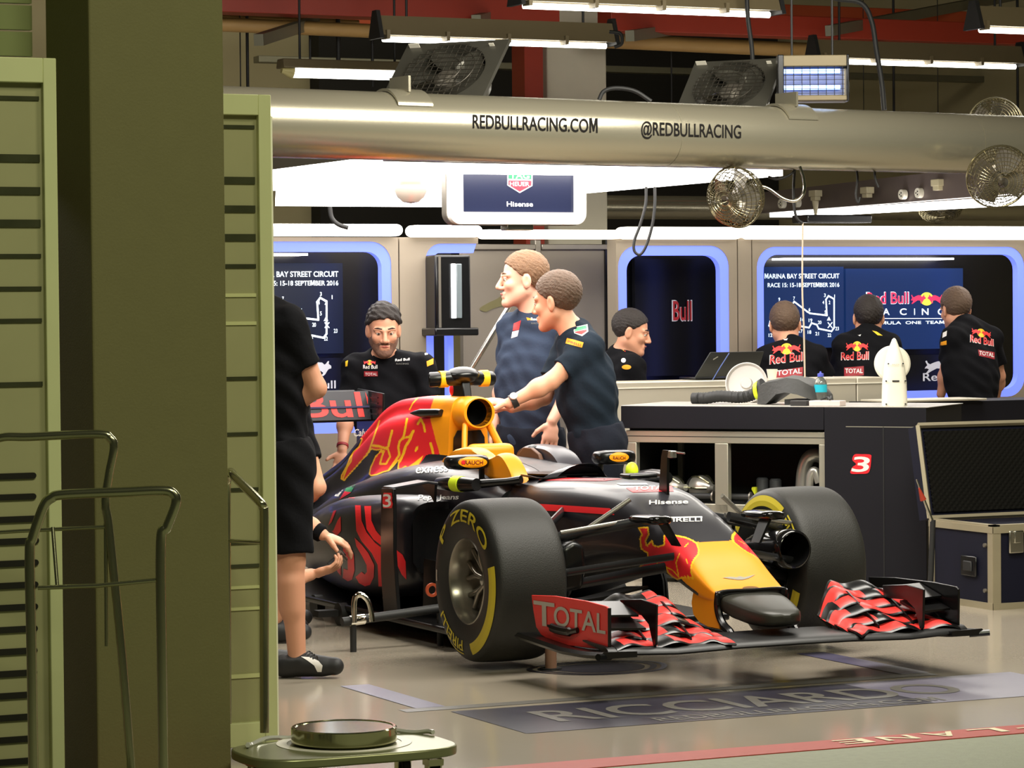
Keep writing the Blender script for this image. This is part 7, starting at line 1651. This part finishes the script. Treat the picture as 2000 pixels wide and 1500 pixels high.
MB().cyl(at(663, 1078, 13.6), at(676, 1092, 13.66), .009).obj('head', m_frame, tl_)
# ---- G: man at the desk by the window
G_, Gk, GP, GX = person('dark haired man in team shirt looking down at the desk by the half logo window', (m_skin3, m_blackc, m_trou),
    dict(head=(1232, 650, 0), neck=(1214, 692, .05), shL=(1186, 712, .22), shR=(1236, 716, -.1), elL=(1230, 775, .25), wrL=(1290, 770, .1), elR=(1248, 790, -.1), wrR=(1300, 775, -.02), hip=(1190, 880, .05), knL=(1215, 985, .2), knR=(1225, 985, -.1), anL=(1195, 1075, .2), anR=(1205, 1078, -.1), toL=(1225, 1092, .2), toR=(1235, 1095, -.1)),
    18.05, mix(.95, -.12, -.35), res=.007, k=1.03, hair=m_hairb, hairline=(.004, .9), head_up=mix(.22, 0, 1), nohand=('L', 'R'))
bv = bvh_of(Gk['shirt'])
badge_poly(Gk['shirt'], bv, [(1206, 670), (1216, 672), (1219, 686), (1210, 680), (1200, 672)], m_pyel); badge_poly(Gk['shirt'], bv, [(1212, 676), (1220, 683), (1222, 688), (1214, 684)], m_pred, off=.0035)
badge_poly(Gk['shirt'], bv, [(1224+9*cos(t), 717+4.5*sin(t)) for t in np.linspace(0, 2*pi, 18, endpoint=False)], m_por, 'oval'); badge_poly(Gk['shirt'], bv, [(1218+4.5*cos(t), 704+4.5*sin(t)) for t in np.linspace(0, 2*pi, 16, endpoint=False)], m_pwht, 'disc', h=3)
# ---- H, I, J: three men with their backs to us at the screens
def back_man(label, hx, hy, sx0, sx1, sy, dx, hair, Z, extra=None, **kw):
    cxm = (sx0+sx1)/2; J = dict(head=(hx, hy, .1), neck=(cxm, sy-14, .05), shL=(sx0, sy+8, dx), shR=(sx1, sy+8, -dx), elL=(sx0-14, sy+88, .1), wrL=(sx0+5, sy+125, .35), elR=(sx1+14, sy+88, .1), wrR=(sx1-5, sy+125, .35), hip=(cxm, sy+175, -.12), knL=(cxm-30, sy+310, -.1), knR=(cxm+30, sy+310, -.1), anL=(cxm-32, sy+410, -.12), anR=(cxm+32, sy+410, -.12), toL=(cxm-34, sy+405, .05), toR=(cxm+34, sy+405, .05))
    J.update(extra or {}); return person(label, (m_skin3, m_blackc, m_trou), J, Z, kw.pop('look', mix(0, 1, -.25)), res=.007, k=1.04, hk=1.1, hair=hair, hairline=(-.004, .85), face=False, nohand=('L', 'R'), **kw)
H_, Hk, HP, HX = back_man('man with shaved fair head seen from behind at the circuit map screen', 1533, 636, 1500, 1592, 690, 0, m_hairm, 18.5, dict(elR=(1622, 752, .1), wrR=(1618, 790, .25)), head_up=mix(-.05, .15, 1))
bv = bvh_of(Hk['shirt'])
team_emblem(Hk['shirt'], bv, 1536, 681, 56, 22, -.05); badge_text(Hk['shirt'], bv, 'Red Bull', 1503, 712, 69, 19, m_pwht, dx=(69, -7)); badge_text(Hk['shirt'], bv, 'Red Bull', 1504.2, 711, 67, 17, m_pred, dx=(67, -7), off=.0045)
badge_poly(Hk['shirt'], bv, [(1503, 726), (1568, 717), (1568, 734), (1503, 742)], m_pdred); badge_text(Hk['shirt'], bv, 'TOTAL', 1518, 734, 48, 10, m_pwht, dx=(48, -5), off=.004)
badge_poly(Hk['shirt'], bv, [(1529, 661), (1533, 663), (1539, 661), (1537, 665), (1532, 665)], m_pwht, 'cat_logo', h=2)
I_, Ik, IP, IX = back_man('dark haired man seen from behind in the middle at the team logo screen', 1696, 622, 1650, 1738, 668, 0, m_hairb, 18.74)
bv = bvh_of(Ik['shirt'])
team_emblem(Ik['shirt'], bv, 1674, 676, 44, 20); badge_text(Ik['shirt'], bv, 'Red Bull', 1643, 704, 54, 17, m_pwht, dx=(54, -1)); badge_text(Ik['shirt'], bv, 'Red Bull', 1644, 703, 52, 15.5, m_pred, dx=(52, -1), off=.0045)
badge_poly(Ik['shirt'], bv, [(1649, 718), (1687, 715), (1687, 733), (1649, 735)], m_pdred); badge_text(Ik['shirt'], bv, 'TOTAL', 1651, 729, 34, 9, m_pwht, off=.004)
badge_poly(Ik['shirt'], bv, [(1703, 646), (1712, 648), (1724, 656), (1714, 655)], m_pyel); badge_poly(Ik['shirt'], bv, [(1674, 654), (1677, 655), (1682, 653), (1680, 657)], m_pwht, 'cat_logo', h=2)
J_, Jk, JP, JX = back_man('brown haired man leaning at the right end of the big window seen from behind', 1867, 606, 1862, 1935, 652, -.09, m_hairm, 19.0, dict(elL=(1851, 716, .06), wrL=(1838, 770, .1), elR=(1950, 735, .2), wrR=(1945, 775, .35), neck=(1884, 634, .04), hip=(1910, 822, -.1)), look=mix(-.35, .9, -.25), head_up=mix(-.1, .1, 1))
bv = bvh_of(Jk['shirt'])
team_emblem(Jk['shirt'], bv, 1916, 650, 38, 17, .2); badge_text(Jk['shirt'], bv, 'Red Bull', 1894, 668, 47, 15, m_pwht, dx=(47, 9)); badge_text(Jk['shirt'], bv, 'Red Bull', 1895, 667, 45, 13.5, m_pred, dx=(45, 9), off=.0045)
badge_poly(Jk['shirt'], bv, [(1910, 683), (1942, 688), (1942, 702), (1912, 695)], m_pdred); badge_text(Jk['shirt'], bv, 'TOTAL', 1912, 693, 29, 8, m_pwht, dx=(29, 5), off=.004)
badge_poly(Jk['shirt'], bv, [(1838, 668), (1849, 665), (1849, 673), (1837, 675)], m_por); badge_poly(Jk['shirt'], bv, [(1842, 650), (1850, 646), (1849, 656), (1841, 660)], m_pwht, 'shield', h=3)
